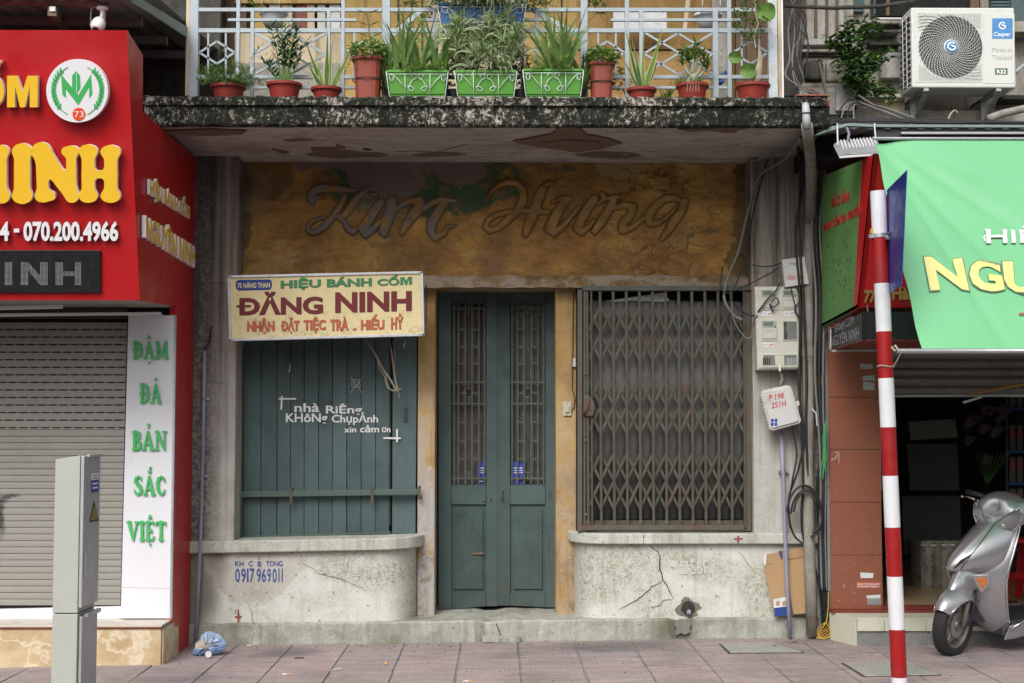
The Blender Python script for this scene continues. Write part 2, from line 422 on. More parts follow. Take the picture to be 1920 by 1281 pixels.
# --- pilasters: pale below, sooty and streaked above, black specks near the edge
def m_pilaster():
    t = NT('pilaster_render', .9, 0, .2); o = t.xyz(); w = t.warp(.3, 3)
    n1 = t.noise(1.6, 8, .7, dist=.5); n2 = t.noise(8, 8, .7); n3 = t.noise(80, 3, .7)
    c = t.mix(t.rng(n2, .3, .7), (.50, .49, .45), (.38, .365, .335))
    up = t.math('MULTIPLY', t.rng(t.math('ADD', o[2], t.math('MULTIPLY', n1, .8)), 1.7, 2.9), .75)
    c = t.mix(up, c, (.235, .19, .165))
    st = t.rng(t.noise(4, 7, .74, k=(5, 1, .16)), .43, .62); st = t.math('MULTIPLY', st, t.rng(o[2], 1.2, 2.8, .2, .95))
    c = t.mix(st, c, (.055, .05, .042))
    edge = t.math('MULTIPLY', t.rng(o[0], -2.10, -2.17), .0)
    gm = t.math('MAXIMUM', t.rng(t.math('ADD', o[0], t.math('MULTIPLY', n1, .16)), -1.90, -2.04), t.rng(t.math('ADD', o[0], t.math('MULTIPLY', n1, .2)), 2.22, 2.42))
    spk = t.math('MULTIPLY', gm, t.rng(t.noise(28, 6, .75), .42, .56, .55, 1)); c = t.mix(t.math('MULTIPLY', spk, .85), c, (.05, .045, .035))
    c = t.mix(t.math('MULTIPLY', t.rng(n3, .55, .75), .45), c, (.13, .12, .10))
    c = t.mix(t.math('MULTIPLY', t.rng(t.noise(3.4, 9, .78), .62, .68), .4), c, (.6, .58, .54))
    return t.out(c, None, t.math('ADD', t.math('MULTIPLY', n2, .6), t.math('MULTIPLY', n3, .3)), .55, .012)
M['pilaster'] = m_pilaster()
# --- the ochre sign band with flaked patches
def m_ochre(name='ochre_limewash', patches=True, grey=0.25):
    t = NT(name, .88, 0, .2); w = t.warp(.2, 5); w2 = t.warp(.08, 26, w); o = t.xyz()
    n1 = t.noise(1.5, 9, .7, dist=.7); n2 = t.noise(6, 9, .72, k=(.6, 1, 1.4)); n3 = t.noise(40, 6, .7)
    c = t.ramp(n1, [(.3, (.24, .115, .038)), (.46, (.42, .225, .065)), (.58, (.54, .31, .09)), (.72, (.62, .43, .20))])
    c = t.mix(t.math('MULTIPLY', t.rng(n2, .40, .60), .7), c, (.17, .08, .032)); bl_ = t.rng(t.noise(3.2, 10, .78, vec=w2), .5, .58); c = t.mix(t.math('MULTIPLY', bl_, .55), c, (.19, .115, .06))
    c = t.mix(t.math('MULTIPLY', t.rng(t.noise(10, 8, .75, dist=1), .52, .64), .45), c, (.42, .29, .13))
    c = t.mix(t.math('MULTIPLY', t.rng(n3, .56, .7), .4), c, (.10, .065, .035))
    crack = t.rng(t.vor(7, vec=w2, k=(.6, 1, 1.6)), 0, .035, 1, 0)
    right = t.rng(o[0], .3, 1.4, .12, .75)
    crack = t.math('MULTIPLY', crack, t.math('MULTIPLY', right, t.rng(t.noise(2.5, 4), .42, .55)))
    if patches:
        def B(px, py, rx, rz): p = P(px, py, .3); return t.blob(p.x, p.z, rx/252, rz/252, w2)
        y1 = t.vmax(B(790, 345, 200, 62), B(905, 345, 70, 42))
        green = t.math('MULTIPLY', y1, t.rng(t.noise(5, 5, .7), .36, .5)); c = t.mix(green, c, (.062, .105, .055))
        grey_ = t.vmax(B(725, 335, 70, 42), B(872, 320, 42, 36), B(640, 308, 95, 14), B(600, 300, 60, 12), B(800, 303, 130, 16))
        c = t.mix(grey_, c, t.mix(n3, (.16, .115, .10), (.24, .185, .165)))
        tan = t.vmax(B(1160, 318, 50, 20), B(1180, 300, 36, 26)); c = t.mix(tan, c, (.36, .26, .14))
        gg = t.vmax(B(1330, 433, 17, 6), B(1298, 447, 10, 6), B(1060, 322, 20, 9)); c = t.mix(t.math('MULTIPLY', gg, .8), c, (.12, .115, .075))
        dk = t.vmax(B(440, 400, 34, 120), B(1400, 420, 32, 130), B(1390, 500, 30, 60)); c = t.mix(t.math('MULTIPLY', dk, .62), c, (.055, .05, .032))
        dd = B(490, 330, 55, 45); c = t.mix(t.math('MULTIPLY', dd, .55), c, (.09, .07, .035))
        ln = t.math('MULTIPLY', t.rng(t.math('ADD', o[2], t.math('MULTIPLY', n1, .1)), PZ(505, .3), PZ(522, .3)), .5); c = t.mix(ln, c, (.1, .06, .03))
    if grey:
        g = t.rng(t.noise(2.1, 9, .72, vec=w), .56, .6); c = t.mix(t.math('MULTIPLY', g, grey), c, (.30, .24, .20))
    c = t.mix(t.math('MULTIPLY', crack, .8), c, (.035, .025, .015))
    h = t.math('SUBTRACT', t.math('ADD', t.math('MULTIPLY', n2, .8), t.math('MULTIPLY', n3, .35)), t.math('MULTIPLY', crack, .8))
    return t.out(c, None, h, .9, .016)
M['ochre'] = m_ochre()
def m_jamb():
    t = NT('jamb_limewash', .88, 0, .2); w = t.warp(.18, 5); w2 = t.warp(.06, 18, w); o = t.xyz()
    n1 = t.noise(2, 9, .7); n3 = t.noise(45, 5, .7)
    c = t.ramp(n1, [(.32, (.26, .15, .06)), (.5, (.42, .27, .11)), (.66, (.50, .36, .17))])
    lo = t.rng(o[2], 2.1, .9); m = t.math('MULTIPLY', lo, t.rng(t.noise(3.2, 9, .75, vec=w2), .40, .46))
    left = t.rng(o[0], -.2, -.5, .35, 1.0); c = t.mix(t.math('MULTIPLY', m, left), c, t.mix(n3, (.30, .28, .27), (.44, .42, .39)))
    b = t.math('MULTIPLY', t.rng(t.noise(6, 8, .75, vec=w), .52, .6), t.rng(o[2], 1.3, .2)); c = t.mix(t.math('MULTIPLY', b, .8), c, (.15, .11, .075)); st = t.rng(t.noise(5, 7, .75, k=(4, 1, .25)), .5, .64); c = t.mix(t.math('MULTIPLY', st, .5), c, (.22, .14, .07))
    wh = t.rng(t.noise(9, 8, .7, vec=w), .66, .68); c = t.mix(t.math('MULTIPLY', wh, .8), c, (.6, .57, .52))
    c = t.mix(t.math('MULTIPLY', t.rng(n3, .56, .72), .4), c, (.12, .085, .05))
    return t.out(c, None, t.math('ADD', n1, t.math('MULTIPLY', n3, .4)), .6, .012)
M['jamb'] = m_jamb()
def m_lintel():
    t = NT('lintel_render', .88, 0, .2); w = t.warp(.12, 8)
    n = t.noise(7, 9, .75, vec=w, k=(.5, 1, 1)); n3 = t.noise(50, 5, .7)
    c = t.ramp(n, [(.36, (.14, .09, .05)), (.48, (.27, .18, .09)), (.53, (.30, .25, .21)), (.62, (.36, .28, .2)), (.7, (.42, .27, .1))])
    c = t.mix(t.math('MULTIPLY', t.rng(n3, .55, .7), .5), c, (.06, .045, .03))
    return t.out(c, None, t.math('ADD', n, n3), .8, .012)
M['lintel'] = m_lintel()
# --- mouldy slab edge
def m_mould(bias=0.0):
    t = NT('mouldy_concrete', .95, 0, .15); w = t.warp(.06, 14); o = t.xyz()
    n = t.noise(19, 12, .80, vec=w, k=(1.25, 1, .8)); n2 = t.noise(48, 9, .75, vec=w); nb = t.noise(1.7, 4, .6)
    v = t.math('ADD', t.math('ADD', t.math('MULTIPLY', n, .6), t.math('MULTIPLY', n2, .5)), t.math('MULTIPLY', nb, .28))
    v = t.math('ADD', v, bias-.052)
    c = t.ramp(v, [(.60, (.012, .014, .010)), (.672, (.04, .042, .032)), (.692, (.13, .12, .10)), (.71, (.36, .32, .28)), (.80, (.52, .47, .42))])
    return t.out(c, None, v, .8, .012)
M['mould'] = m_mould(); M['mould_lip'] = m_mould(.012)
# --- soffit
def m_soffit():
    t = NT('soffit_render', .9, 0, .2); w = t.warp(.22, 4); w2 = t.warp(.06, 20, w); o = t.xyz()
    n = t.noise(2.4, 8, .7, k=(.45, 1, 1)); n2 = t.noise(14, 8, .75, k=(.4, 1, 1)); n3 = t.noise(60, 4, .7)
    c = t.mix(t.rng(n, .32, .68), (.37, .335, .315), (.52, .48, .455))
    c = t.mix(t.math('MULTIPLY', t.rng(n2, .48, .66), .6), c, (.19, .15, .125)); pl = t.rng(t.noise(3.6, 11, .8, vec=w2, k=(.45, 1, 1)), .545, .56); c = t.mix(t.math('MULTIPLY', pl, .5), c, (.215, .165, .135)); c = t.mix(t.math('MULTIPLY', t.rng(t.noise(5, 11, .8, vec=w2, k=(.5, 1, 1)), .61, .625), .5), c, (.56, .52, .49))
    def B(px, py, rx, ry):
        d = RM @ Vector(((px-960)/F, -(py-640.5)/F, -1)); tt = (3.5-CAMZ)/d.z; return t.blob(tt*d.x, CAMY+tt*d.y, rx/290, ry, w2, .1, (0, 1))
    br = t.vmax(B(650, 290, 90, .14), B(1140, 290, 70, .12), B(1300, 240, 30, .08), B(1360, 242, 36, .10), B(560, 262, 28, .05), B(820, 290, 60, .09))
    c = t.mix(t.math('MULTIPLY', br, .85), c, (.125, .09, .07))
    sc_ = t.math('MULTIPLY', t.rng(t.noise(9, 9, .8, vec=w, k=(.5, 1, 1)), .60, .64), t.rng(o[0], .2, .8)); c = t.mix(t.math('MULTIPLY', sc_, .55), c, (.45, .40, .37))
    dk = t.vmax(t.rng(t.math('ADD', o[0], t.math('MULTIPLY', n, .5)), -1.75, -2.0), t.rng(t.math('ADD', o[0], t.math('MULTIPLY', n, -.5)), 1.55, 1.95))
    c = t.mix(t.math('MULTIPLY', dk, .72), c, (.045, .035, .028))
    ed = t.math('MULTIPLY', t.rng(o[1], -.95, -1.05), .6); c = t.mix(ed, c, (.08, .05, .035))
    return t.out(c, None, t.math('ADD', t.math('MULTIPLY', n2, .8), t.math('MULTIPLY', n3, .3)), .7, .012)
M['soffit'] = m_soffit()
M['flake'] = simple('peeled_render', (.175, .115, .085), .9, var=.5, scale=22, bs=.8)
M['crack'] = simple('crack_dark', (.05, .045, .035), .95)
M['teal'] = m_wood('teal_shutter_paint', (.080, .122, .124), (.042, .068, .070), wearamt=.45, grime=.85)
M['teal_door'] = m_wood('teal_door_paint', (.068, .105, .103), (.036, .060, .060), wearamt=.35, grime=.85)
M['teal_bar'] = m_wood('greenish_bar_paint', (.085, .125, .105), (.05, .075, .065), wearamt=.3)
M['door_frame'] = m_wood('frame_paint', (.07, .085, .065), (.04, .05, .04), wearamt=.2)
M['iron'] = m_metal_rust('dark_iron', (.088, .10, .088), amt=.4)
M['gate'] = m_metal_rust('grille_gate_paint', (.072, .072, .055), (.085, .045, .03), .75, .6, .15)
M['gate_rust'] = m_metal_rust('grille_frame_rust', (.10, .09, .07), (.12, .06, .04), .8, .65, .15)
M['gate_back'] = simple('grey_sheet', (.112, .108, .104), .85, 0, var=.3, scale=5, dirt=.3)
M['rivet'] = simple('rivet', (.16, .11, .085), .5, .4)
M['black'] = simple('black_void', (.008, .008, .008), .9)
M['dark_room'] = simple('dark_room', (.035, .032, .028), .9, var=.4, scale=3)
M['glass_dirty'] = simple('dusty_pane', (.095, .10, .09), .3, var=.5, scale=9, dirt=.5)
M['curtain'] = simple('grey_curtain', (.10, .085, .075), .9, var=.5, scale=14)
# --- paving
def m_tile():
    t = NT('pink_cement_tile', .85, 0, .25)
    ob = t.obj(); o = t.xyz(ob); r = t.rnd()
    wv = t.noise(4, 6, .65, k=(1, 1, 1)); n2 = t.noise(26, 7, .75); n0 = t.noise(.9, 4, .6)
    # pressed wavy pattern: three lens-shaped courses per tile, double grooves between
    u = t.math('MULTIPLY', o[0], 1/.4); v = t.math('MULTIPLY', o[1], 1/.4)
    tri = t.math('ABSOLUTE', t.math('SUBTRACT', t.math('FRACT', t.math('ADD', u, .5)), .5))     # 0 centre .5 edge
    wav = t.math('MULTIPLY', t.rng(tri, .12, .40, 0, 1), .16)
    vv = t.math('FRACT', t.math('ADD', t.math('MULTIPLY', v, 2.0), wav))
    g1 = t.rng(t.math('ABSOLUTE', t.math('SUBTRACT', vv, .5)), .03, .055, 1, 0)
    vv2 = t.math('FRACT', t.math('SUBTRACT', t.math('MULTIPLY', v, 2.0), wav))
    g2 = t.rng(t.math('ABSOLUTE', t.math('SUBTRACT', vv2, .0)), .03, .06, 1, 0)
    g3 = t.math('MULTIPLY', t.rng(t.math('ABSOLUTE', t.math('SUBTRACT', tri, .26)), .006, .012, 1, 0), t.rng(t.math('ABSOLUTE', t.math('SUBTRACT', t.math('FRACT', t.math('MULTIPLY', v, 2)), .5)), .33, .37, 0, 1))
    g4 = t.math('MULTIPLY', t.rng(t.math('ABSOLUTE', t.math('SUBTRACT', tri, .34)), .006, .012, 1, 0), t.rng(t.math('ABSOLUTE', t.math('SUBTRACT', t.math('FRACT', t.math('MULTIPLY', v, 2)), .5)), .33, .37, 0, 1))
    g = t.math('MULTIPLY', t.vmax(g1, g2, g3, g4), t.rng(t.noise(3, 3), .33, .55, .25, 1))
    c = t.mix(t.rng(wv, .3, .7), (.34, .25, .252), (.41, .33, .328))
    c = t.mix(t.rng(r, 0, 1, 0, .75), c, (.30, .262, .258))
    c = t.mix(t.math('MULTIPLY', t.rng(n2, .5, .68), .45), c, (.24, .18, .18))
    c = t.mix(t.math('MULTIPLY', t.rng(t.noise(55, 4, .7), .6, .7), .35), c, (.5, .46, .45))
    c = t.mix(t.math('MULTIPLY', t.rng(t.noise(1.3, 9, .74, dist=.6), .47, .62), .65), c, (.19, .17, .165)); c = t.mix(t.math('MULTIPLY', t.rng(t.noise(11, 5, .7), .64, .67), .6), c, (.12, .11, .105))
    w = t.warp(.2, 5)
    soot = t.math('MULTIPLY', t.vmax(t.blob(.78, -.30, .42, .22, w, .7, (0, 1)), t.blob(-1.45, -.35, .22, .22, w, .8, (0, 1))), .7); c = t.mix(soot, c, (.09, .095, .105))
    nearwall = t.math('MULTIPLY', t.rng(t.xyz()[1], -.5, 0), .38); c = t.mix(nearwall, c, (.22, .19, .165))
    c = t.mix(t.math('MULTIPLY', g, .5), c, (.12, .095, .095))
    return t.out(c, None, t.math('SUBTRACT', t.math('MULTIPLY', n2, .5), t.math('MULTIPLY', g, .7)), .45, .006)
M['tile'] = m_tile()
M['mortar'] = m_concrete('joint_mortar', (.26, .25, .23), (.19, .18, .16), (.1, .1, .07), .6, 0)
M['cover'] = m_concrete('cover_concrete', (.37, .37, .345), (.29, .29, .265), (.2, .18, .13), .4, .0)
M['asphalt'] = simple('asphalt', (.05, .05, .05), .9, var=.3, scale=60)
# --- neighbour shops
M['red'] = simple('red_sheet', (.42, .008, .011), .38, 0, .45, var=.07, scale=1.5, bs=.03)
M['red_dark'] = simple('red_side_sheet', (.42, .010, .012), .42, 0, .45, var=.12, scale=2, bs=.05)
M['yellow'] = simple('yellow_acrylic', (.84, .50, .03), .35, 0, .5, var=.04, scale=1, bs=0)
M['acrylic'] = simple('white_acrylic', (.78, .76, .78), .35, 0, .5, var=.03, scale=1, bs=0)
M['white_panel'] = simple('white_panel', (.70, .70, .735), .35, 0, .5, var=.03, scale=1.5, bs=.02, dirt=.05)
M['green'] = simple('green_acrylic', (.06, .42, .12), .4, 0, .5, var=.05, scale=1, bs=0)
M['logo_red'] = simple('logo_red', (.75, .07, .02), .4)
M['white_print'] = simple('white_print', (.8, .8, .8), .5, var=.03)
M['led_black'] = simple('led_board', (.012, .012, .014), .4, 0, .4, var=.2)
M['led_dot'] = simple('led_dots', (.42, .42, .44), .4)
M['alu'] = simple('bare_aluminium', (.5, .5, .52), .4, .7, var=.1)
def m_slat():
    t = NT('roller_slat', .55, .05, .4); n = t.noise(6, 6, .7); w = t.warp(.1, 9)
    c = t.mix(n, (.27, .258, .23), (.315, .30, .268)); c = t.mix(t.math('MULTIPLY', t.rng(t.noise(3.1, 8, .75), .5, .72), .2), c, (.1, .095, .08))
    def B(px, py, rx, rz): p = P(px, py, -.48); return t.blob(p.x, p.z, rx/273, rz/273, w, .75)
    c = t.mix(t.math('MULTIPLY', t.vmax(B(-6, 938, 22, 7), B(18, 931, 18, 4), B(2, 968, 9, 34)), .9), c, (.035, .035, .038))
    return t.out(c, None, t.noise(30, 3), .1, .003)
M['slat'] = m_slat()
M['slat_hole'] = simple('slat_perforation', (.02, .02, .018), .9)
def m_marble():
    t = NT('cream_marble_tile', .25, 0, .5); w = t.warp(.35, 3)
    n = t.noise(3.5, 9, .68, vec=w); v = t.rng(t.math('ABSOLUTE', t.math('SUBTRACT', t.noise(3, 6, .6, vec=w), .5)), 0, .035, 1, 0)
    c = t.ramp(n, [(.34, (.42, .29, .15)), (.5, (.53, .41, .25)), (.66, (.60, .49, .33))]); c = t.mix(t.math('MULTIPLY', v, .6), c, (.78, .70, .56))
    return t.out(c, None)
M['marble'] = m_marble()
M['plinth_top'] = simple('plinth_top', (.55, .50, .42), .4, dirt=.4)
def m_orange():
    t = NT('brick_red_tile', .34, 0, .5)
    n = t.noise(90, 4, .7); n1 = t.noise(4, 7, .7)
    c = t.mix(t.rng(n, .35, .65), (.205, .066, .036), (.27, .098, .058)); c = t.mix(t.math('MULTIPLY', t.rng(n1, .5, .7), .3), c, (.17, .06, .04))
    sp = t.math('MULTIPLY', t.rng(t.noise(33, 3, .6), .67, .70), t.rng(t.xyz()[2], .9, .3)); c = t.mix(t.math('MULTIPLY', sp, .7), c, (.5, .42, .36))
    return t.out(c, t.rng(n1, .3, .7, .28, .5), n, .08, .002)
M['orange_tile'] = m_orange()
M['grout'] = simple('grout', (.55, .42, .35), .9)
M['cream_tile'] = simple('cream_tile', (.55, .54, .44), .4, var=.08, scale=5, dirt=.25)
M['grey_render'] = m_concrete('grey_cement', (.27, .27, .26), (.19, .19, .185), (.12, .12, .1), .5, .3)
M['shutter2'] = simple('old_roller_slat', (.21, .195, .175), .6, .25, var=.2, scale=7, dirt=.5)
M['floor_in'] = simple('shop_floor', (.34, .23, .12), .4, var=.1, scale=4)
M['lip_red'] = simple('red_threshold', (.16, .03, .02), .5)
M['green_sheet'] = simple('green_sheet', (.10, .235, .07), .6, 0, .3, var=.15, scale=3, dirt=.3)
def m_banner():
    t = NT('green_canvas', .5, 0, .35)
    n = t.noise(2, 4); c = t.mix(n, (.18, .53, .255), (.23, .61, .32)); c = t.mix(t.math('MULTIPLY', t.rng(t.noise(9, 8, .8), .62, .7), .25), c, (.5, .8, .6))
    m = t.out(c, None, t.noise(5, 5, k=(1, 1, .5)), .12, .01)
    t.put(t.b.inputs['Transmission Weight'], 0.0)
    tr = t.n.new('ShaderNodeBsdfTranslucent'); tr.inputs[0].default_value = (.18, .6, .28, 1)
    mx = t.n.new('ShaderNodeMixShader'); mx.inputs[0].default_value = .25; o = t.n['Material Output']
    t.l.new(t.b.outputs[0], mx.inputs[1]); t.l.new(tr.outputs[0], mx.inputs[2]); t.l.new(mx.outputs[0], o.inputs[0]); return m
M['banner'] = m_banner()
M['cream_print'] = simple('pale_yellow_print', (.62, .60, .22), .5, var=.04, bs=0)
M['dark_print'] = simple('dark_outline_print', (.10, .16, .10), .5, bs=0)
M['red_print'] = simple('red_print', (.42, .02, .02), .5, bs=0)
M['brass'] = simple('brass_letter', (.50, .36, .12), .3, .8, var=.15)
M['white_paint'] = simple('pole_white_paint', (.64, .64, .66), .45, var=.08, scale=8, dirt=.15)
M['red_paint'] = simple('pole_red_paint', (.29, .006, .008), .45, var=.25, scale=8, dirt=.35)
M['blue_plate'] = simple('blue_plate', (.012, .035, .26), .4, .1, var=.15, scale=5, dirt=.12)
M['galv'] = simple('galvanised', (.42, .43, .44), .4, .7, var=.2)
M['cabinet'] = simple('cabinet_grey', (.40, .415, .38), .5, .05, var=.06, scale=3, dirt=.1)
M['cabinet_door'] = simple('cabinet_door_grey', (.40, .41, .42), .4, .15, var=.06, scale=3, dirt=.1)
M['warn'] = simple('warning_yellow', (.22, .22, .03), .5)
M['blue_sticker'] = simple('blue_sticker', (.03, .06, .35), .5)
M['railing'] = simple('pale_blue_railing', (.33, .38, .415), .45, .15, var=.1, scale=9, dirt=.22)
M['rail_dirty'] = m_metal_rust('streaked_post', (.5, .55, .58), (.34, .22, .12), .45, .5, .1)
M['terra'] = simple('red_plastic_pot', (.25, .032, .022), .45, 0, .4, var=.2, scale=9, dirt=.25)
M['terra2'] = simple('brown_red_pot', (.25, .05, .03), .5, 0, .4, var=.3, scale=9, dirt=.4)
M['box_green'] = simple('green_planter', (.07, .255, .022), .4, 0, .4, var=.1, scale=9, dirt=.15)
M['box_blue'] = simple('blue_planter', (.02, .12, .36), .4, 0, .4, var=.1, dirt=.2)
M['wire_white'] = simple('white_wire', (.66, .68, .68), .4, .1)
M['soil'] = simple('soil', (.03, .022, .015), .95, var=.5, scale=40, bs=.8)
M['pot_white'] = simple('white_pot', (.62, .62, .64), .35)
def m_leaf(name, a, b, tr=.25):
    t = NT(name, .5, 0, .3); c = t.mix(t.math('ADD', t.math('MULTIPLY', t.rnd(), .0), t.noise(17, 3)), a, b)
    t.put(t.b.inputs['Base Color'], c)
    d = t.n.new('ShaderNodeBsdfTranslucent'); t.put(d.inputs[0], c); mx = t.n.new('ShaderNodeMixShader'); mx.inputs[0].default_value = tr
    t.l.new(t.b.outputs[0], mx.inputs[1]); t.l.new(d.outputs[0], mx.inputs[2]); t.l.new(mx.outputs[0], t.n['Material Output'].inputs[0]); return t.m
M['leaf'] = m_leaf('mid_leaf', (.075, .16, .03), (.17, .30, .06))
M['leaf_dark'] = m_leaf('dark_leaf', (.03, .075, .025), (.065, .14, .04))
M['leaf_lime'] = m_leaf('lime_leaf', (.16, .27, .05), (.28, .42, .10))
M['leaf_feather'] = m_leaf('feathery_leaf', (.11, .21, .055), (.20, .33, .10))
M['leaf_blade'] = m_leaf('blade_leaf', (.11, .20, .055), (.22, .34, .11))
M['leaf_pale'] = m_leaf('cream_striped_leaf', (.34, .42, .22), (.56, .60, .40))
M['leaf_yellow'] = m_leaf('yellow_margin', (.42, .42, .12), (.55, .52, .2))
M['stem'] = simple('stem', (.12, .10, .05), .8)
M['root'] = simple('pale_root', (.42, .36, .26), .8)
M['trunk_pale'] = simple('pale_caudex', (.28, .28, .21), .8, var=.3, scale=20)
def m_upper(name, a, b, dirt=(.09, .06, .03)):
    t = NT(name, .85, 0, .2); n = t.noise(1.9, 8, .7, k=(1, 1, .5)); n2 = t.noise(12, 7, .7)
    c = t.mix(t.rng(n, .3, .7), a, b); c = t.mix(t.math('MULTIPLY', t.rng(t.noise(3.4, 8, .75, k=(3, 1, .3)), .52, .66), .7), c, dirt)
    return t.out(c, None, n2, .5, .01)
M['upper_ochre'] = m_upper('upper_ochre', (.30, .18, .065), (.42, .27, .11))
M['upper_pale'] = m_upper('upper_pale', (.52, .42, .29), (.60, .50, .36))
M['upper_wood'] = m_wood('upper_brown_wood', (.16, .095, .05), (.08, .05, .03), grime=.5)
M['upper_yellow'] = m_upper('yellow_door_paint', (.40, .26, .09), (.50, .35, .14))
M['old_wall'] = m_concrete('old_moulded_render', (.40, .37, .32), (.28, .255, .215), (.085, .08, .06), .95, .75, .9)
M['old_wall_pale'] = m_concrete('old_pale_render', (.46, .45, .43), (.34, .325, .30), (.13, .12, .1), .7, .8, .7)
M['old_dark'] = m_concrete('sooty_render', (.085, .08, .07), (.05, .045, .04), (.02, .02, .016), .9, .8, .9)
M['brick'] = simple('exposed_brick', (.30, .085, .055), .9, var=.3, scale=20, bs=.6, dirt=.3)
M['ac_white'] = simple('ac_casing', (.60, .605, .57), .4, .05, var=.03, scale=3, bs=.02, dirt=.06)
M['ac_dark'] = simple('ac_dark', (.012, .012, .016), .5)
M['ac_blue'] = simple('ac_blue_label', (.07, .24, .50), .4, bs=0)
M['ac_grey_print'] = simple('grey_print', (.28, .28, .28), .5, bs=0)
M['ac_green'] = simple('ac_green_label', (.06, .12, .06), .5, bs=0)
M['bracket'] = m_metal_rust('galv_bracket', (.38, .40, .38), (.2, .1, .05), .3, .45, .5)
M['fan'] = simple('fan_blade', (.03, .03, .06), .4)
M['cable'] = simple('black_cable', (.018, .018, .02), .5, 0, .4)
M['cable_grey'] = simple('grey_cable', (.16, .155, .145), .6)
M['cable_yellow'] = simple('yellow_cable', (.48, .30, .03), .5)
M['pipe'] = m_concrete('grey_pipe', (.33, .315, .28), (.22, .205, .175), (.14, .10, .07), .8, .6, .3)
M['pipe_white'] = simple('white_pipe_bend', (.42, .44, .46), .45, dirt=.3)
M['conduit'] = simple('mauve_conduit', (.235, .24, .32), .5, var=.08, scale=4, dirt=.15)
M['meter'] = simple('meter_box_cream', (.50, .49, .42), .45, var=.06, scale=5, dirt=.2)
M['meter_in'] = simple('meter_inner', (.30, .31, .30), .5)
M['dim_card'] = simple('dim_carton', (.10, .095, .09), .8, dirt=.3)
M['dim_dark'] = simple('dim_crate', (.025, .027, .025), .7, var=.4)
M['halo'] = simple('shade_grime_round_letters', (.15, .085, .035), .95, var=.5, scale=20)  # dark tone painting relief shade, with some grime, round the raised letters
M['ac_line'] = simple('casing_groove', (.22, .22, .21), .6)
M['meter_glass'] = simple('meter_window', (.16, .17, .16), .15, 0, .6)
M['lcd'] = simple('lcd', (.12, .16, .12), .3)
M['box_grey'] = simple('utility_box_grey', (.52, .51, .50), .45, var=.07, scale=5, dirt=.25)
M['blue_print'] = simple('blue_print', (.02, .05, .30), .6, bs=0)
M['blue_faded'] = simple('faded_blue_stencil', (.05, .08, .26), .85, var=.3, scale=60)
M['red_faded'] = simple('faded_red_mark', (.25, .08, .07), .9, var=.3, scale=50)
M['chalk'] = simple('chalk', (.58, .58, .53), .9)
M['card'] = simple('brown_card', (.37, .235, .12), .85, var=.08, scale=4, dirt=.12)
M['card_blue'] = simple('card_blue', (.02, .05, .22), .7)
M['card_white'] = simple('card_white', (.62, .62, .62), .7, dirt=.1)
M['rubber'] = simple('tyre_rubber', (.022, .022, .024), .75, var=.2, scale=30)
def m_silver():
    t = NT('silver_paint', .3, .7, .5); n = t.noise(3, 4); c = t.mix(n, (.43, .425, .445), (.52, .515, .54))
    c = t.mix(t.math('MULTIPLY', t.rng(t.noise(14, 8, .75), .6, .72), .2), c, (.3, .29, .28))
    t.b.inputs['Coat Weight'].default_value = .6; t.b.inputs['Coat Roughness'].default_value = .08
    return t.out(c, t.rng(n, .3, .7, .26, .38))
M['silver'] = m_silver()
M['chrome'] = simple('chrome', (.75, .75, .76), .12, 1, var=.05, bs=0)
M['rim'] = simple('wheel_alloy', (.30, .28, .25), .45, .7, var=.2, dirt=.3)
M['plastic_dk'] = simple('dark_plastic', (.035, .037, .045), .5, 0, .4, var=.2)
M['orange_lens'] = simple('amber_lens', (.75, .20, .05), .15, 0, .6, bs=0)
def m_lens():
    t = NT('clear_lens', .05, 0, .5); t.b.inputs['Transmission Weight'].default_value = .85; t.b.inputs['IOR'].default_value = 1.3
    return t.out((.9, .93, .92), None)
M['lens'] = m_lens()
M['reflector'] = simple('reflector', (.75, .76, .74), .18, 1, var=.25, scale=60, bs=.4)
M['red_plastic'] = simple('red_plastic', (.42, .012, .015), .4)
def m_bag():
    t = NT('blue_film', .18, 0, .5); t.b.inputs['Transmission Weight'].default_value = .0
    n = t.noise(14, 5, .6); c = t.mix(n, (.30, .45, .72), (.75, .84, .95))
    tr = t.n.new('ShaderNodeBsdfTransparent'); tr.inputs[0].default_value = (.75, .85, 1, 1); mx = t.n.new('ShaderNodeMixShader'); mx.inputs[0].default_value = .5
    t.put(t.b.inputs['Base Color'], c); t.l.new(t.b.outputs[0], mx.inputs[1]); t.l.new(tr.outputs[0], mx.inputs[2]); t.l.new(mx.outputs[0], t.n['Material Output'].inputs[0])
    t.bump(n, .8, .01); return t.m
M['bag'] = m_bag()
M['cup'] = simple('crumpled_cup', (.42, .36, .28), .35, var=.3, scale=20)
M['cig_white'] = simple('cig_white', (.7, .7, .68), .8); M['cig_tan'] = simple('cig_tan', (.6, .33, .1), .8)
M['dead_leaf'] = simple('dead_leaf', (.13, .055, .025), .8, var=.5, scale=40)
M['sign_cream'] = None
def m_signcream():
    t = NT('aged_cream_sign', .55, 0, .35); n = t.noise(5, 7, .7); n2 = t.noise(14, 9, .8)
    c = t.mix(n, (.60, .50, .26), (.68, .58, .33)); o = t.xyz()
    low = t.rng(o[2], PZ(570, -.2), PZ(640, -.2), 0, 1)
    c = t.mix(t.math('MULTIPLY', t.rng(n2, .5, .66), t.math('ADD', .25, t.math('MULTIPLY', low, .5))), c, (.22, .16, .085))
    return t.out(c, None, n2, .1, .003)
M['sign_cream'] = m_signcream()
M['maroon'] = simple('maroon_print', (.13, .006, .012), .5, var=.2, scale=6, bs=0)
M['sign_green'] = simple('sign_green_print', (.035, .19, .075), .5, var=.2, scale=6, bs=0)
M['sign_salmon'] = simple('sign_salmon_print', (.44, .10, .055), .6, var=.2, scale=9, bs=0)
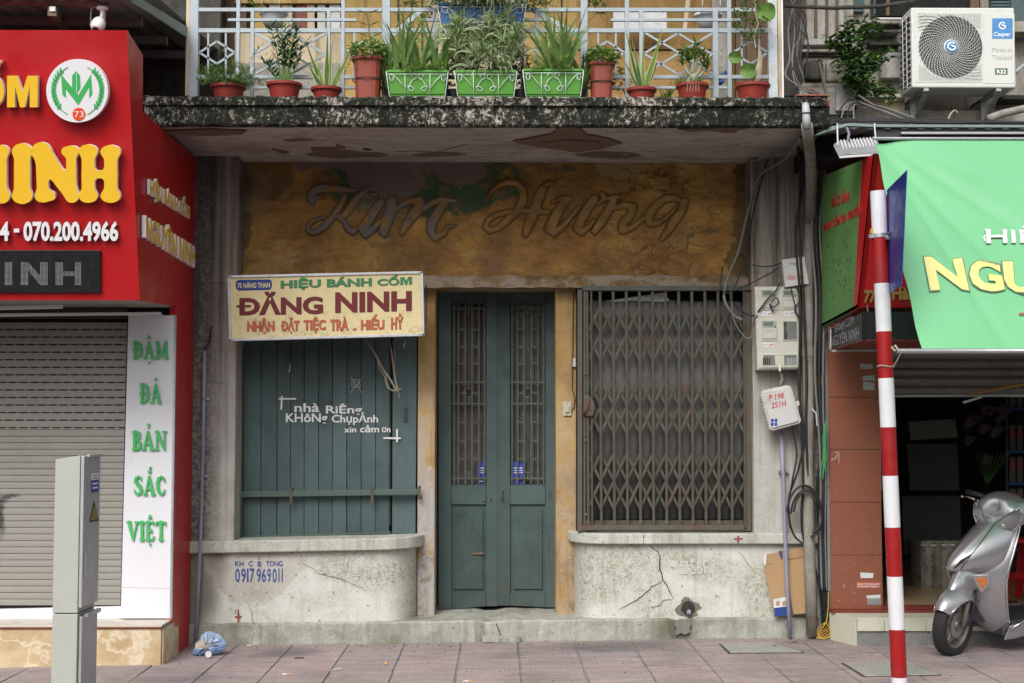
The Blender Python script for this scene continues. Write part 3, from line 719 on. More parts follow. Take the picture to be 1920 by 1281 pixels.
M['sign_blue'] = simple('sign_blue_print', (.01, .035, .20), .5, bs=0)
M['sign_alu'] = simple('sign_frame', (.50, .50, .52), .45, .5, dirt=.3)
M['roof_sheet'] = simple('corrugated_sheet', (.16, .165, .16), .6, .3, var=.2, dirt=.4)
M['roof_green'] = simple('green_trim', (.20, .27, .25), .5, .2, dirt=.3)
M['beam'] = m_metal_rust('rusty_beam', (.30, .27, .22), (.12, .06, .03), .7)
M['cam_white'] = simple('camera_white', (.72, .72, .74), .35)
M['twine'] = simple('twine', (.30, .26, .19), .9)
M['switch'] = simple('switch_ivory', (.50, .46, .35), .5, dirt=.3)
M['bouquet'] = simple('pale_flowers', (.085, .065, .06), .8, var=.4, scale=30)
M['steel_pot'] = simple('steel_pot', (.4, .38, .33), .3, .8)
M['green_string'] = simple('green_string', (.05, .26, .08), .7)
M['bamboo'] = simple('bamboo_pole', (.35, .18, .05), .6)
M['hole'] = simple('broken_cement', (.17, .145, .125), .95, var=.5, scale=25, bs=.9)
M['crack_soft'] = simple('faint_crack', (.22, .20, .155), .95)
M['spray'] = simple('spray_black', (.05, .05, .05), .9)
# ------------------------------------------------------------ houses across the street (behind the viewer): they close off the low sky
SRn = random.Random(21); x_ = -26.0
far_m = [m_upper('far_plaster', (.42, .34, .22), (.50, .42, .28)), m_upper('far_grey_plaster', (.30, .30, .28), (.40, .39, .36)), m_upper('far_pale_plaster', (.50, .48, .42), (.56, .54, .48))]
fi = 0
while x_ < 26:
    w_ = SRn.uniform(3.6, 5.2); h_ = SRn.uniform(4.6, 7.2)
    fb = thing('shophouse', ('%s %s shophouse counted along the far side of the street' % (('first', 'second', 'third', 'fourth', 'fifth', 'sixth', 'seventh', 'eighth', 'ninth', 'tenth', 'eleventh', 'twelfth', 'thirteenth', 'fourteenth', 'fifteenth')[fi], ('ochre', 'grey', 'cream')[fi % 3])), 'building', (x_+w_/2, -23, -.13), 'shophouses across the street')
    MB().box(x_+.02, x_+w_-.02, -29, -23, -.2, h_).build('wall', far_m[fi % 3], fb); MB().box(x_-.0, x_+w_, -23.2, -22.9, h_-.3, h_).build('cornice', far_m[(fi+1) % 3], fb)
    MB().box(x_+.3, x_+w_-.3, -22.99, -22.95, 0, 2.7).build('shop_front', M['dark_room'], fb)
    for zf in np.arange(3.6, h_-1.8, 3.0):
        for xw in (x_+.7, x_+w_-1.7): MB().box(xw, xw+1.0, -22.99, -22.95, zf, zf+1.6).build('window', M['teal_bar'], fb)
        MB().box(x_+.2, x_+w_-.2, -23, -22.2, zf-.5, zf-.35).build('balcony', M['cover'], fb)
    x_ += w_; fi += 1
# ------------------------------------------------------------ paving
ROT_G = -math.atan(GS)
pav = bpy.data.objects.new('pavement', None); COL.objects.link(pav); pav['kind'] = 'structure'; pav['label'] = 'pink patterned tiled pavement in front of the shops'
pav.rotation_euler = (0, ROT_G, 0)
def local_build(mb, name, mat, parent, **k): return mb.build(name, mat, parent, local=True, **k)
b = MB().box(-30, 30, -3.2, 6, -.30, -.006); local_build(b, 'bedding', M['mortar'], pav)
tl_me = None; T = .4
gx0 = P(1076, 1199, 0).x
tm = MB().box(-.1935, .1935, -.1975, .1975, -.03, 0)
proto = None
for j in range(8):
    for i in range(-17, 18):
        x = gx0+.2+i*T; y = -.2-j*T+.012
        if proto is None:
            proto = local_build(tm, 'tile', M['tile'], pav, bevel=.003); o = proto
        else:
            o = proto.copy(); COL.objects.link(o)
        o.location = (x+random.uniform(-.003, .003), y-.014+random.uniform(-.002, .002), random.uniform(-.0025, .0025)); o.rotation_euler = (random.uniform(-.006, .006), random.uniform(-.006, .006), random.uniform(-.006, .006))
# kerb, road and the other pavement behind the camera
st = struct(MB().box(-40, 40, -3.42, -3.2, -.3, .0).build('kerb', M['cover'])); st.rotation_euler = (0, ROT_G, 0)
struct(MB().box(-80, 80, -60, -3.42, -.35, -.13).build('road', M['asphalt']))
struct(MB().box(-80, 80, 6, 60, -.35, -.05).build('ground', M['mortar']))
# access covers
def cover(px, Y0, Y1, label):
    xs = [P(*p, 0) for p in px]
    g = []
    for (a, c) in px:
        d = RM @ Vector(((a-960)/F, -(c-640.5)/F, -1))
        t = CAMZ/-d.z
        for _ in range(5): t = (gz(t*d.x)+.006-CAMZ)/d.z
        g.append(Vector((t*d.x, CAMY+t*d.y, gz(t*d.x)+.007)))
    cx = sum(p.x for p in g)/4; cy = sum(p.y for p in g)/4
    r = thing('access_cover', label, 'cover', (cx, cy, gz(cx)))
    MB().prism(g, (0, 0, -.03)).build('slab', M['cover'], r, bevel=.003)
    gg = [p+(p-Vector((cx, cy, p.z))).normalized()*.022-Vector((0, 0, .005)) for p in g]
    MB().prism(gg, (0, 0, -.02)).build('rim_joint', M['crack'], r)
    return r
cover([(1352, 1207), (1450, 1204), (1503, 1222), (1370, 1223)], 0, 0, 'grey concrete cover in the paving in front of the striped-off cardboard corner')['label'] = 'larger grey concrete cover in the paving near the foot of the grey drainpipe'
cover([(1583, 1243), (1700, 1240), (1760, 1264), (1622, 1267)], 0, 0, 'grey concrete cover in the paving behind the foot of the red and white pole')
# ------------------------------------------------------------ the old shop (number 75)
HL = P(345, 1000, 0).x; HR = P(1553, 700, .03).x
house = thing('shop_building', 'old closed shop with ochre sign band, teal shutters and a planted balcony above', 'building', (0, .3, 0))
def plan(pts, z0, z1, zs=0):
    """plan outline pushed up; zs tilts the top and bottom along x"""
    n = len(pts); m = MB(); area = sum(pts[i][0]*pts[(i+1) % n][1]-pts[(i+1) % n][0]*pts[i][1] for i in range(n))
    if area < 0: pts = pts[::-1]
    vs = [(x, y, z0+(zs*x if z0 > .2 else 0)) for x, y in pts]+[(x, y, z1+zs*x) for x, y in pts]
    return m.add(vs, [tuple(range(n-1, -1, -1)), tuple(range(n, 2*n))]+[(i, (i+1) % n, n+(i+1) % n, n+i) for i in range(n)])
# step: irregular front edge, gently rising to the right
sx = np.linspace(HL, P(1535, 1160, 0).x, 60)
rnd = random.Random(3)
m = MB(); fr = []
for i, x in enumerate(sx):
    px = 935+x*F/10.26; y = np.interp(px, [345, 960, 1535], [1171, 1163.5, 1157])
    z = PZ(y, 0, px)+rnd.uniform(-.004, .004); dy = rnd.uniform(-.006, .006)
    if 905 < px < 940: dy += .05; z -= .02
    if 1268 < px < 1305: dy += .02; z -= .015
    fr.append((x, dy, z))
rings = []
for x, dy, z in fr: rings.append([(x, dy+.004, -.15), (x, dy, z-.012), (x, dy+.012, z), (x, .9, z+.004), (x, .9, -.15)])
m.loft(rings); m.build('step', M['step'], house)
MB().obox(P(940, 1196, -.03)+Vector((0, 0, -.01)), (.27, .09, .04), (0, .02, .02)).build('loose_kerb_stone', M['step'], house, bevel=.006)
# low walls, rounded towards the door
def rounded(x0, x1, xa, yb, side, off=0):
    """front face at .04, from x0 to x1; the corner at x1 is rounded with radius xa"""
    pts = [(x0, .6), (x0, .04-off)]
    s = 1 if side > 0 else -1
    for a in np.linspace(0, 90, 12):
        pts.append((x1-s*xa+s*(xa+off)*math.sin(R(a)), .04+.32-(.32+off)*math.cos(R(a))))
    pts.append((x1+s*off, yb)); return pts
XL1 = P(781, 1100, .3).x; XR1 = P(1077, 1100, .3).x
zl = lambda y, px: PZ(y, -.02, px)
ptsL = rounded(HL, XL1, .24, .6, 1); capL = rounded(HL, XL1, .24, .6, 1, .055)
za0, za1 = zl(1016, 345), zl(1008, 781); sl = (za1-za0)/(XL1-HL)
zb = za0-sl*HL
plan(ptsL, .02, zb-.085, sl).build('low_wall', M['low_wall'], house, bevel=.006)
plan(capL, zb-.088, zb, sl).build('ledge', M['ledge'], house, bevel=.012)
ptsR = rounded(P(1545, 1100, .04).x, XR1, .22, .6, -1); capR = rounded(P(1545, 1100, .04).x, XR1, .22, .6, -1, .05)
zc = PZ(1001, -.02, 1200); plan(ptsR, .02, zc-.075).build('low_wall', M['low_wall'], house, bevel=.006)
plan(capR, zc-.077, zc).build('ledge', M['ledge'], house, bevel=.012)
# pilasters
zt = 3.52
xa, xb = P(345, 600, .03).x, P(441, 800, .03).x
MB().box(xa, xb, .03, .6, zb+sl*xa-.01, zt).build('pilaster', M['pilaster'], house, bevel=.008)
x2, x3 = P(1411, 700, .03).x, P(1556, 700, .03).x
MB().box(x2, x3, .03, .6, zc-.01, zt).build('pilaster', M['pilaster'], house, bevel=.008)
MB().box(HL-.03, HL+.02, .07, .5, .0, zb+sl*HL).build('wall_edge', M['pilaster'], house)
MB().box(P(1540, 1100, .05).x, x3, .05, .5, 0, zc).build('wall_edge', M['pilaster'], house)
# sign band and lintel
bx0, bx1 = xb-.0, x2+.0
MB().box(bx0-.01, bx1+.01, .25, .6, PZ(534, .25), zt).build('sign_band', M['ochre'], house)
lr = random.Random(5); rings = []
for x in np.linspace(bx0, bx1, 50):
    z0, z1 = PZ(539, .17)+lr.uniform(-.005, .004), PZ(516, .17)+lr.uniform(-.004, .004); d = lr.uniform(-.004, .004)
    rings.append([(x, .255, z0), (x, .17+d, z0), (x, .165+d, z1-.01), (x, .18+d, z1), (x, .255, z1+.008)])
MB().loft(rings).build('lintel', M['lintel'], house)
MB().box(bx0, bx1, .26, .9, PZ(540, .3), PZ(530, .3)).build('lintel_soffit', M['lintel'], house)
# jambs either side of the door
for a, c in ((783, 816), (1042, 1082)):
    MB().box(P(a, 800, .32).x, P(c, 800, .32).x, .32, .72, .10, PZ(539, .3)).build('jamb', M['jamb'], house, bevel=.008)
# raised lettering of the sign band: strokes traced in photo units
def tr(pts, ox, oy, s): return [(ox+x/s, -(oy+y/s)) for x, y in pts]
def kA(*pts): return tr(pts, 440, 280, 3.84)
def kB(*pts): return tr(pts, 880, 280, 3.4286)
word1 = {
 'K': [(kA((650,352),(600,345),(568,360),(560,385),(546,370),(550,330),(575,298),(630,280),(700,285),(790,292),(885,297)), [1.5,3,4.5,5,6,8,8,7.5,7,6,2]),
       (kA((795,340),(770,390),(735,450),(700,500),(655,550),(605,590),(560,605),(530,590),(530,555),(560,520),(610,500),(660,492)), [5,6,7,7,7,6,5.5,5,4.5,4.5,4,3]),
       (kA((992,268),(930,310),(885,350),(850,400),(815,450),(780,485),(720,490)), [1.5,5,7,7.5,7,6,5]),
       (kA((745,485),(790,525),(815,570),(850,595),(880,570),(905,548)), [5,6,7,7,5,4])],
 'i': [(kA((1050,385),(1010,440),(965,510),(930,570),(945,605),(985,590),(1040,530),(1090,480)), [8,9,10,11,10,7,5,4]),
       (kA((990,325),(1020,325)), [5,5])],
 'm': [(kA((1090,385),(1140,370),(1130,420),(1100,500),(1075,590),(1080,615)), [4,8,11,12,10,6]),
       (kA((1120,480),(1190,410),(1260,375),(1330,370),(1340,395),(1290,470),(1235,545),(1205,605)), [4,5,6,8,9,10,9,5]),
       (kA((1270,500),(1360,430),(1430,385),(1500,365),(1590,372)), [4,5,6,7,4]),
       (kA((1510,385),(1470,450),(1420,530),(1410,590),(1445,640),(1500,615),(1530,565),(1595,550)), [8,9,10,8,7,6,4,2.5])]}
word2 = {
 'H': [(kB((108,330),(140,275),(190,232),(250,212),(310,222),(345,265),(345,330),(310,395),(250,455),(180,510),(130,525),(105,500),(118,460),(170,425),(240,405),(330,398),(430,400),(505,405)), [1.5,3,4,5,6,7.5,8.5,8,7,6,6,5,5,5,5,5,6,4]),
       (kB((545,222),(500,225),(465,265),(440,330),(410,420),(380,490),(360,548)), [2.5,5,8,10,10,9,6])],
 'u_horn': [(kB((530,345),(590,315),(650,318)), [2,4,5]), (kB((620,325),(580,385),(545,450),(515,510),(545,535),(600,500),(660,430),(710,370)), [8,9,10,10,8,5,4,3]),
       (kB((800,320),(760,380),(720,450),(695,505),(720,535),(770,500),(800,460)), [8,9,9,9,7,4,3]), (kB((855,290),(868,315),(835,345),(800,345)), [5,5,3,2.5])],
 'n': [(kB((875,320),(960,305)), [3,5]), (kB((925,330),(890,400),(845,470),(805,530)), [7,9,9,6]), (kB((860,450),(920,385),(990,360),(1055,368),(1040,420),(985,480),(985,520),(1040,510),(1100,460),(1150,430)), [3,4,6,7,8,8,8,5,4,3])],
 'g': [(kB((1375,345),(1330,315),(1260,318),(1195,365),(1150,430),(1165,480),(1220,475),(1290,420),(1340,365)), [3,5,7,8,8,7,5,4,3]),
       (kB((1385,335),(1365,400),(1320,455),(1280,520),(1240,575)), [7,8,9,8,5])]}
gp = lambda x, y: P(x, -y, .251)
raised = bpy.data.objects.new('raised_name', None); COL.objects.link(raised); raised.parent = house
MK = {}
def m_relief(name, greyx):
    t = NT(name, .88, 0, .2); w = t.warp(.10, 9); n = t.noise(6, 8, .7); n3 = t.noise(45, 5, .7); o = t.xyz()
    c = t.ramp(n, [(.35, (.20, .105, .04)), (.5, (.30, .175, .06)), (.65, (.40, .25, .10))])
    g = t.mix(n3, (.14, .115, .105), (.25, .215, .20))
    mask = t.rng(t.math('ADD', t.noise(7, 8, .7, vec=w), greyx), .5, .56); c = t.mix(mask, c, g)
    c = t.mix(t.math('MULTIPLY', t.rng(n3, .58, .7), .35), c, (.08, .06, .04)); return t.out(c, None, t.math('ADD', n, n3), .5, .01)
ma, mb_ = m_relief('relief_grey_limewash', .05), m_relief('relief_ochre_limewash', -.10)
for w_, mt_ in ((word1, ma), (word2, mb_)):
    for ch, st_ in w_.items():
        strokes_on(st_, 1.15, gp, (0, -1, 0), .036, mt_, raised, 'letter', relief=3.5)
        strokes_on([(p_, [q_+(1.0 if w_ is word1 else 2.0) for q_ in r_]) for p_, r_ in st_], 1.6, gp, (0, -1, 0), .0025, M['halo'], raised, 'shade_grime_outline')  # flat wider copy under each letter: painted shade edge plus grime
# ------------------------------------------------------------ slab over the pavement
SZ, SF = 3.50, -1.05
slx0, slx1 = P(270, 230, SF).x, P(1556, 230, SF).x
slab = bpy.data.objects.new('balcony_slab', None); COL.objects.link(slab); slab.parent = house
rr = random.Random(11); rings = []
for i, x in enumerate(np.linspace(slx0, slx1, 120)):
    px = 935+x*290; e = rr.uniform(-.004, .004)
    zt_ = 3.632; zb_ = SZ-.004+rr.uniform(-.003, .0)
    rings.append([(x, SF+.012+e, zb_), (x, SF+rr.uniform(-.004, .004), zb_+.012), (x, SF+rr.uniform(-.004, .004), zt_), (x, SF+.05, zt_), (x, SF+.05, zb_)])
MB().loft(rings).build('slab_face', M['mould'], slab)
rings = []
for i, x in enumerate(np.linspace(slx0, slx1-.02, 160)):
    e = rr.uniform(-.004, .004); q = rr.uniform(-.006, .008)
    rings.append([(x, SF-.022+e, 3.628), (x, SF-.024+e, 3.675+q), (x, SF-.0+e, 3.688+q), (x, SF+.3, 3.69), (x, SF+.3, 3.628)])
MB().loft(rings).build('slab_lip', M['mould_lip'], slab)
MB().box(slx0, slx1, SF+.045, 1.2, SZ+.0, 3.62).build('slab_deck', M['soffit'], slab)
MB().box(slx0+.01, slx1-.03, SF+.25, 1.2, 3.63, 3.685).build('slab_deck', M['mould_lip'], slab)
def PSf(px, py, z=SZ):
    d = RM @ Vector(((px-960)/F, -(py-640.5)/F, -1)); t = (z-CAMZ)/d.z; return Vector((t*d.x, CAMY+t*d.y, z))
def flake(poly, name='broken_patch', dep=.012, mat='flake', wob=.006, seed=1):
    r_ = random.Random(seed); pts = []
    P_ = [PSf(a, c, SZ) for a, c in poly]
    for i in range(len(P_)):
        a, c = P_[i], P_[(i+1) % len(P_)]; n_ = max(2, int((c-a).length/.05))
        for k_ in range(n_): q = a.lerp(c, k_/n_)+Vector((r_.uniform(-wob, wob), r_.uniform(-wob, wob), -.001)); q.y = max(q.y, SF+.03); pts.append(q)
    MB().prism(pts, (0, 0, -dep)).build(name, M[mat], slab)
flake([(960, 263), (1000, 255), (1030, 250), (1050, 236), (1085, 236), (1100, 250), (1140, 257), (1165, 266), (1130, 276), (1080, 283), (1010, 273)], seed=2)
flake([(1010, 264), (1060, 258), (1120, 261), (1130, 270), (1070, 276)], dep=.02, seed=4)
flake([(300, 243), (400, 240), (462, 243), (455, 249), (380, 252), (330, 250)], seed=5)
flake([(1270, 240), (1330, 239), (1325, 244), (1290, 245)], seed=6, dep=.008)
flake([(1340, 236), (1392, 234), (1380, 247), (1350, 247)], seed=7, dep=.008)
flake([(510, 277), (542, 284), (530, 287)], seed=8, dep=.01); flake([(630, 270), (650, 275), (640, 277)], seed=9, dep=.01)
flake([(680, 277), (696, 279), (690, 281)], seed=10, dep=.008, mat='crack'); flake([(583, 276), (640, 276), (625, 288), (590, 288)], seed=11, dep=.006)
def crack(pts, parent, w=.004, name='crack', Y=None, jit=2.0, seed=1, mat='crack', z=None):
    r_ = random.Random(seed); A = []
    for i in range(len(pts)-1):
        n_ = max(1, int(math.hypot(pts[i+1][0]-pts[i][0], pts[i+1][1]-pts[i][1])/6))
        for k_ in range(n_):
            t_ = k_/n_; A.append((pts[i][0]*(1-t_)+pts[i+1][0]*t_+r_.uniform(-jit, jit), pts[i][1]*(1-t_)+pts[i+1][1]*t_+r_.uniform(-jit, jit)*.6))
    A.append(pts[-1])
    Q = [P(a, c, Y) if z is None else PSf(a, c, z) for a, c in A]
    n_ = len(Q); rad = [w*(.35+.65*math.sin(math.pi*min(.98, (i+.6)/n_)))*r_.uniform(.7, 1.2) for i in range(n_)]
    return MB().tube(Q, rad, 5).build(name, M[mat], parent)
crack([(742, 284), (775, 283), (815, 285)], slab, .006, z=SZ, seed=1, jit=1)
crack([(818, 284), (845, 278), (868, 272), (880, 270)], slab, .006, z=SZ, seed=2, jit=1)
crack([(1165, 266), (1240, 290), (1300, 300)], slab, .002, z=SZ, seed=3, jit=.5, mat='cable_grey')
# cracks and marks on the low walls
YF = .036
crack([(1218, 1021), (1225, 1030), (1235, 1034), (1237, 1055), (1240, 1080), (1250, 1100), (1263, 1124)], house, .0042, Y=YF, seed=4, name='wall_crack')
crack([(1240, 1089), (1222, 1100), (1200, 1122), (1160, 1144)], house, .0028, Y=YF, seed=5, name='wall_crack')
crack([(1260, 1124), (1245, 1126), (1238, 1135), (1218, 1139)], house, .0018, Y=YF, seed=6, name='wall_crack')
crack([(1385, 1035), (1400, 1052), (1413, 1070)], house, .0016, Y=YF, seed=7, mat='crack_soft', name='wall_crack')
crack([(568, 1055), (600, 1076), (640, 1085), (688, 1108)], house, .0022, Y=YF, seed=8, mat='crack_soft', name='wall_crack')
crack([(655, 1045), (648, 1080)], house, .0015, Y=YF, seed=9, mat='crack_soft', name='wall_crack')
crack([(464, 1130), (472, 1150), (474, 1168), (478, 1185), (472, 1200)], house, .0022, Y=-.001, seed=10, name='wall_crack')
crack([(400, 600), (402, 560), (412, 520), (420, 450)], house, .0025, Y=.029, seed=12, name='wall_crack', mat='hole')
crack([(385, 530), (402, 531), (425, 533)], house, .003, Y=.029, seed=13, name='wall_crack')
crack([(1178, 1003), (1176, 1019)], house, .002, Y=-.012, seed=14, name='wall_crack'); crack([(1205, 1003), (1206, 1019)], house, .0025, Y=-.012, seed=15, name='wall_crack')
crack([(930, 1168), (935, 1180), (940, 1192)], house, .005, Y=0, seed=16, name='wall_crack')
crack([(395, 725), (405, 690), (400, 672)], house, .003, Y=.029, seed=17, name='wall_crack', mat='hole')
crack([(392, 716), (415, 719), (428, 716)], house, .002, Y=.029, seed=18, name='wall_crack')
# broken hole with a pipe end
r_ = random.Random(2)
hp = [(1272+22*math.cos(a)*r_.uniform(.7, 1.2)+18, -(-1140)+20*math.sin(a)*r_.uniform(.7, 1.15)) for a in np.linspace(0, 2*math.pi, 18)[:-1]]
MB().ppx(hp, .034, .02).build('broken_render', M['hole'], house)
hp2 = [(1290+13*math.cos(a)*r_.uniform(.7, 1.2), 1140+12*math.sin(a)*r_.uniform(.7, 1.15)) for a in np.linspace(0, 2*math.pi, 14)[:-1]]
MB().ppx(hp2, .030, .01).build('broken_render', M['old_dark'], house)
MB().tube([P(1292, 1148, .05), P(1292, 1147, -.01), P(1292, 1152, -.03)], .016, 12).build('pipe_end', M['conduit'], house, smooth=True)
MB().ppx([(1270, 1163), (1281, 1161), (1291, 1162), (1295, 1171), (1292, 1179), (1295, 1185), (1284, 1190), (1276, 1187), (1266, 1192), (1269, 1178), (1264, 1172)], -.006, .012).build('white_patch', M['old_wall_pale'], house)
# writing on the low walls
def onp(x0, y0, x1, y1, Y): return [P(x0, y0, Y), P(x1, y0, Y), P(x1, y1, Y), P(x0, y1, Y)]
for w_, a, c in (('KH', 441, 457), ('C', 466, 474), ('B', 483, 490), ('TONG', 499, 530)):
    letters(w_, onp(a, 1052, c, 1062, YF+.002), M['blue_faded'], house, bold=.02, name='stencilled_word')
for ch, a, c in (('0', 441, 450), ('9', 452, 461), ('1', 463, 466), ('7', 468, 477), ('9', 481, 489), ('6', 491, 499), ('9', 501, 508), ('0', 511, 519), ('1', 522, 524), ('1', 528, 530)):
    letters(ch, onp(a, 1066, c, 1092, YF+.002), M['blue_faded'], house, bold=.015, name='stencilled_digit')
letters('D56F', onp(1277, 1052, 1328, 1077, YF), M['chalk'], house, bold=-.012, name='chalk_mark', shear=-.06)
for pts in ([(655, 1081), (677, 1080), (668, 1092), (655, 1081)],): crack(pts, house, .002, Y=YF, jit=.4, name='chalk_mark', mat='chalk')
for pts in ([(793, 1043), (811, 1042), (801, 1053), (793, 1043)],): crack(pts, house, .0025, Y=.318, jit=.3, name='chalk_mark', mat='chalk')
letters('50', onp(785, 1047, 792, 1055, .318), M['chalk'], house, bold=-.01, name='chalk_mark')
MB().ppx([(445, 1143), (448, 1143), (449, 1154), (454, 1156), (449, 1160), (449, 1167), (445, 1167), (445, 1160), (439, 1157), (445, 1154)], YF-.001, .002).build('red_mark', M['red_faded'], house)
MB().ppx([(1382, 1005), (1386, 1005), (1387, 1009), (1393, 1009), (1393, 1012), (1387, 1012), (1386, 1018), (1382, 1018), (1382, 1012), (1376, 1012), (1377, 1009), (1382, 1009)], -.0135, .002).build('red_mark', M['red_faded'], house)
# ------------------------------------------------------------ window shutter of boards
YS_ = .34
MB().rpx(440, 536, 785, 1012, YS_+.10, .03).build('shutter_backing', M['black'], house)
win = bpy.data.objects.new('board_shutter', None); COL.objects.link(win); win.parent = house
m = MB(); m.rpx(446, 536, 455, 1011, YS_-.06, .12); m.build('frame_post', M['door_frame'], win, bevel=.003)
MB().ppx([(455, 1004), (732, 997), (732, 1001), (455, 1011)], YS_-.03, .08).build('bottom_rail', M['teal_bar'], win, bevel=.003)
edges = [456, 489, 519, 544, 570, 597, 623, 650, 677, 704, 730]
pr = random.Random(8)
for i in range(len(edges)-1):
    a, c = edges[i]+.45, edges[i+1]-.45; dy = .005*(i % 2)+pr.uniform(-.003, .003); ti = pr.uniform(-.4, .4)
    MB().ppx([(a+ti+.5, 536), (c+ti+.5, 536), (c-ti, 1003), (a-ti, 1004)], YS_+dy, .03).build('board', M['teal'], win, bevel=.0025)
MB().ppx([(737, 536), (783, 536), (779, 1001), (735, 1000)], YS_+.012, .03).build('board', M['teal'], win, bevel=.0025)
MB().ppx([(731, 536), (733.5, 536), (732, 985), (730, 985)], YS_+.0, .03).build('edge_strip', M['crack'], win)
bar_ = bpy.data.objects.new('lock_bar', None)
MB().ppx([(448, 921), (784, 917), (785, 928), (448, 933)], YS_-.07, .035).build('lock_bar', M['teal_bar'], win, bevel=.004)
bpy.data.objects.remove(bar_)
for x in (545.5, 697.5):
    m = MB(); m.rpx(x-2.5, 919, x+2.5, 946, YS_-.078, .006); m.rpx(x-2.5, 916, x+2.5, 920, YS_-.078, .08); m.build('bar_hanger', M['gate_rust'], win, bevel=.001)
MB().tube([P(787, 912, YS_-.08), P(784, 925, YS_-.06), P(790, 934, YS_-.09)], .012, 8).build('bar_bolt', M['gate_rust'], win, smooth=True)
def hasp(x, y):
    m = MB(); m.rpx(x-3, y, x+3, y+28, YS_-.006, .005); m.tube([P(x, y+3, YS_-.01), P(x-1.5, y+8, YS_-.03), P(x-1.5, y+20, YS_-.03), P(x, y+25, YS_-.01)], .005, 6)
    return m
for x, y in ((489, 767), (760, 762)): hasp(x, y).build('hasp', M['teal_bar'], win)
# hand-painted request
wp = M['chalk']; YT = YS_-.0065; ml = simple('white_brush_paint', (.66, .68, .66), .8, var=.12, scale=40)
def brush(pts, w=1.6): return [(x, -y) for x, y in pts], w
mp = lambda x, y: P(x, -y, YS_-.003)
def wordb(s, x0, y0, x1, y1, bold=.02): letters(s, onp(x0, y0, x1, y1, YT), ml, win, bold=bold, name='painted_word', lift=.001)
strokes_on([brush([(524, 748), (554, 748)]), brush([(528.5, 744), (527.5, 767)])], .5, mp, (0, -1, 0), .004, ml, win, 'painted_corner_mark')
strokes_on([brush([(720, 821.5), (750, 822)]), brush([(744.5, 806), (744.5, 828)])], .5, mp, (0, -1, 0), .004, ml, win, 'painted_corner_mark')
wordb('nhà', 552, 756, 599, 773); wordb('RiÊng', 611, 757, 679, 780); wordb('KHôNg', 536, 775, 614, 797); wordb('ChụpẢnh', 622, 773, 709, 797); wordb('xin', 645, 801, 668, 811); wordb('cảm', 675, 797, 711, 811); wordb('ơn', 716, 800, 732, 811)
strokes_on([brush([(660, 712), (674, 712), (676, 726), (660, 726), (660, 712)], .35), brush(arc(668, 719, 4.5, 4.5, 0, 360, 14), .35), brush([(657, 708), (680, 737)], .3), brush([(680, 708), (657, 737)], .3)], .25, mp, (0, -1, 0), .003, M['chalk'], win, 'scratched_camera_mark')
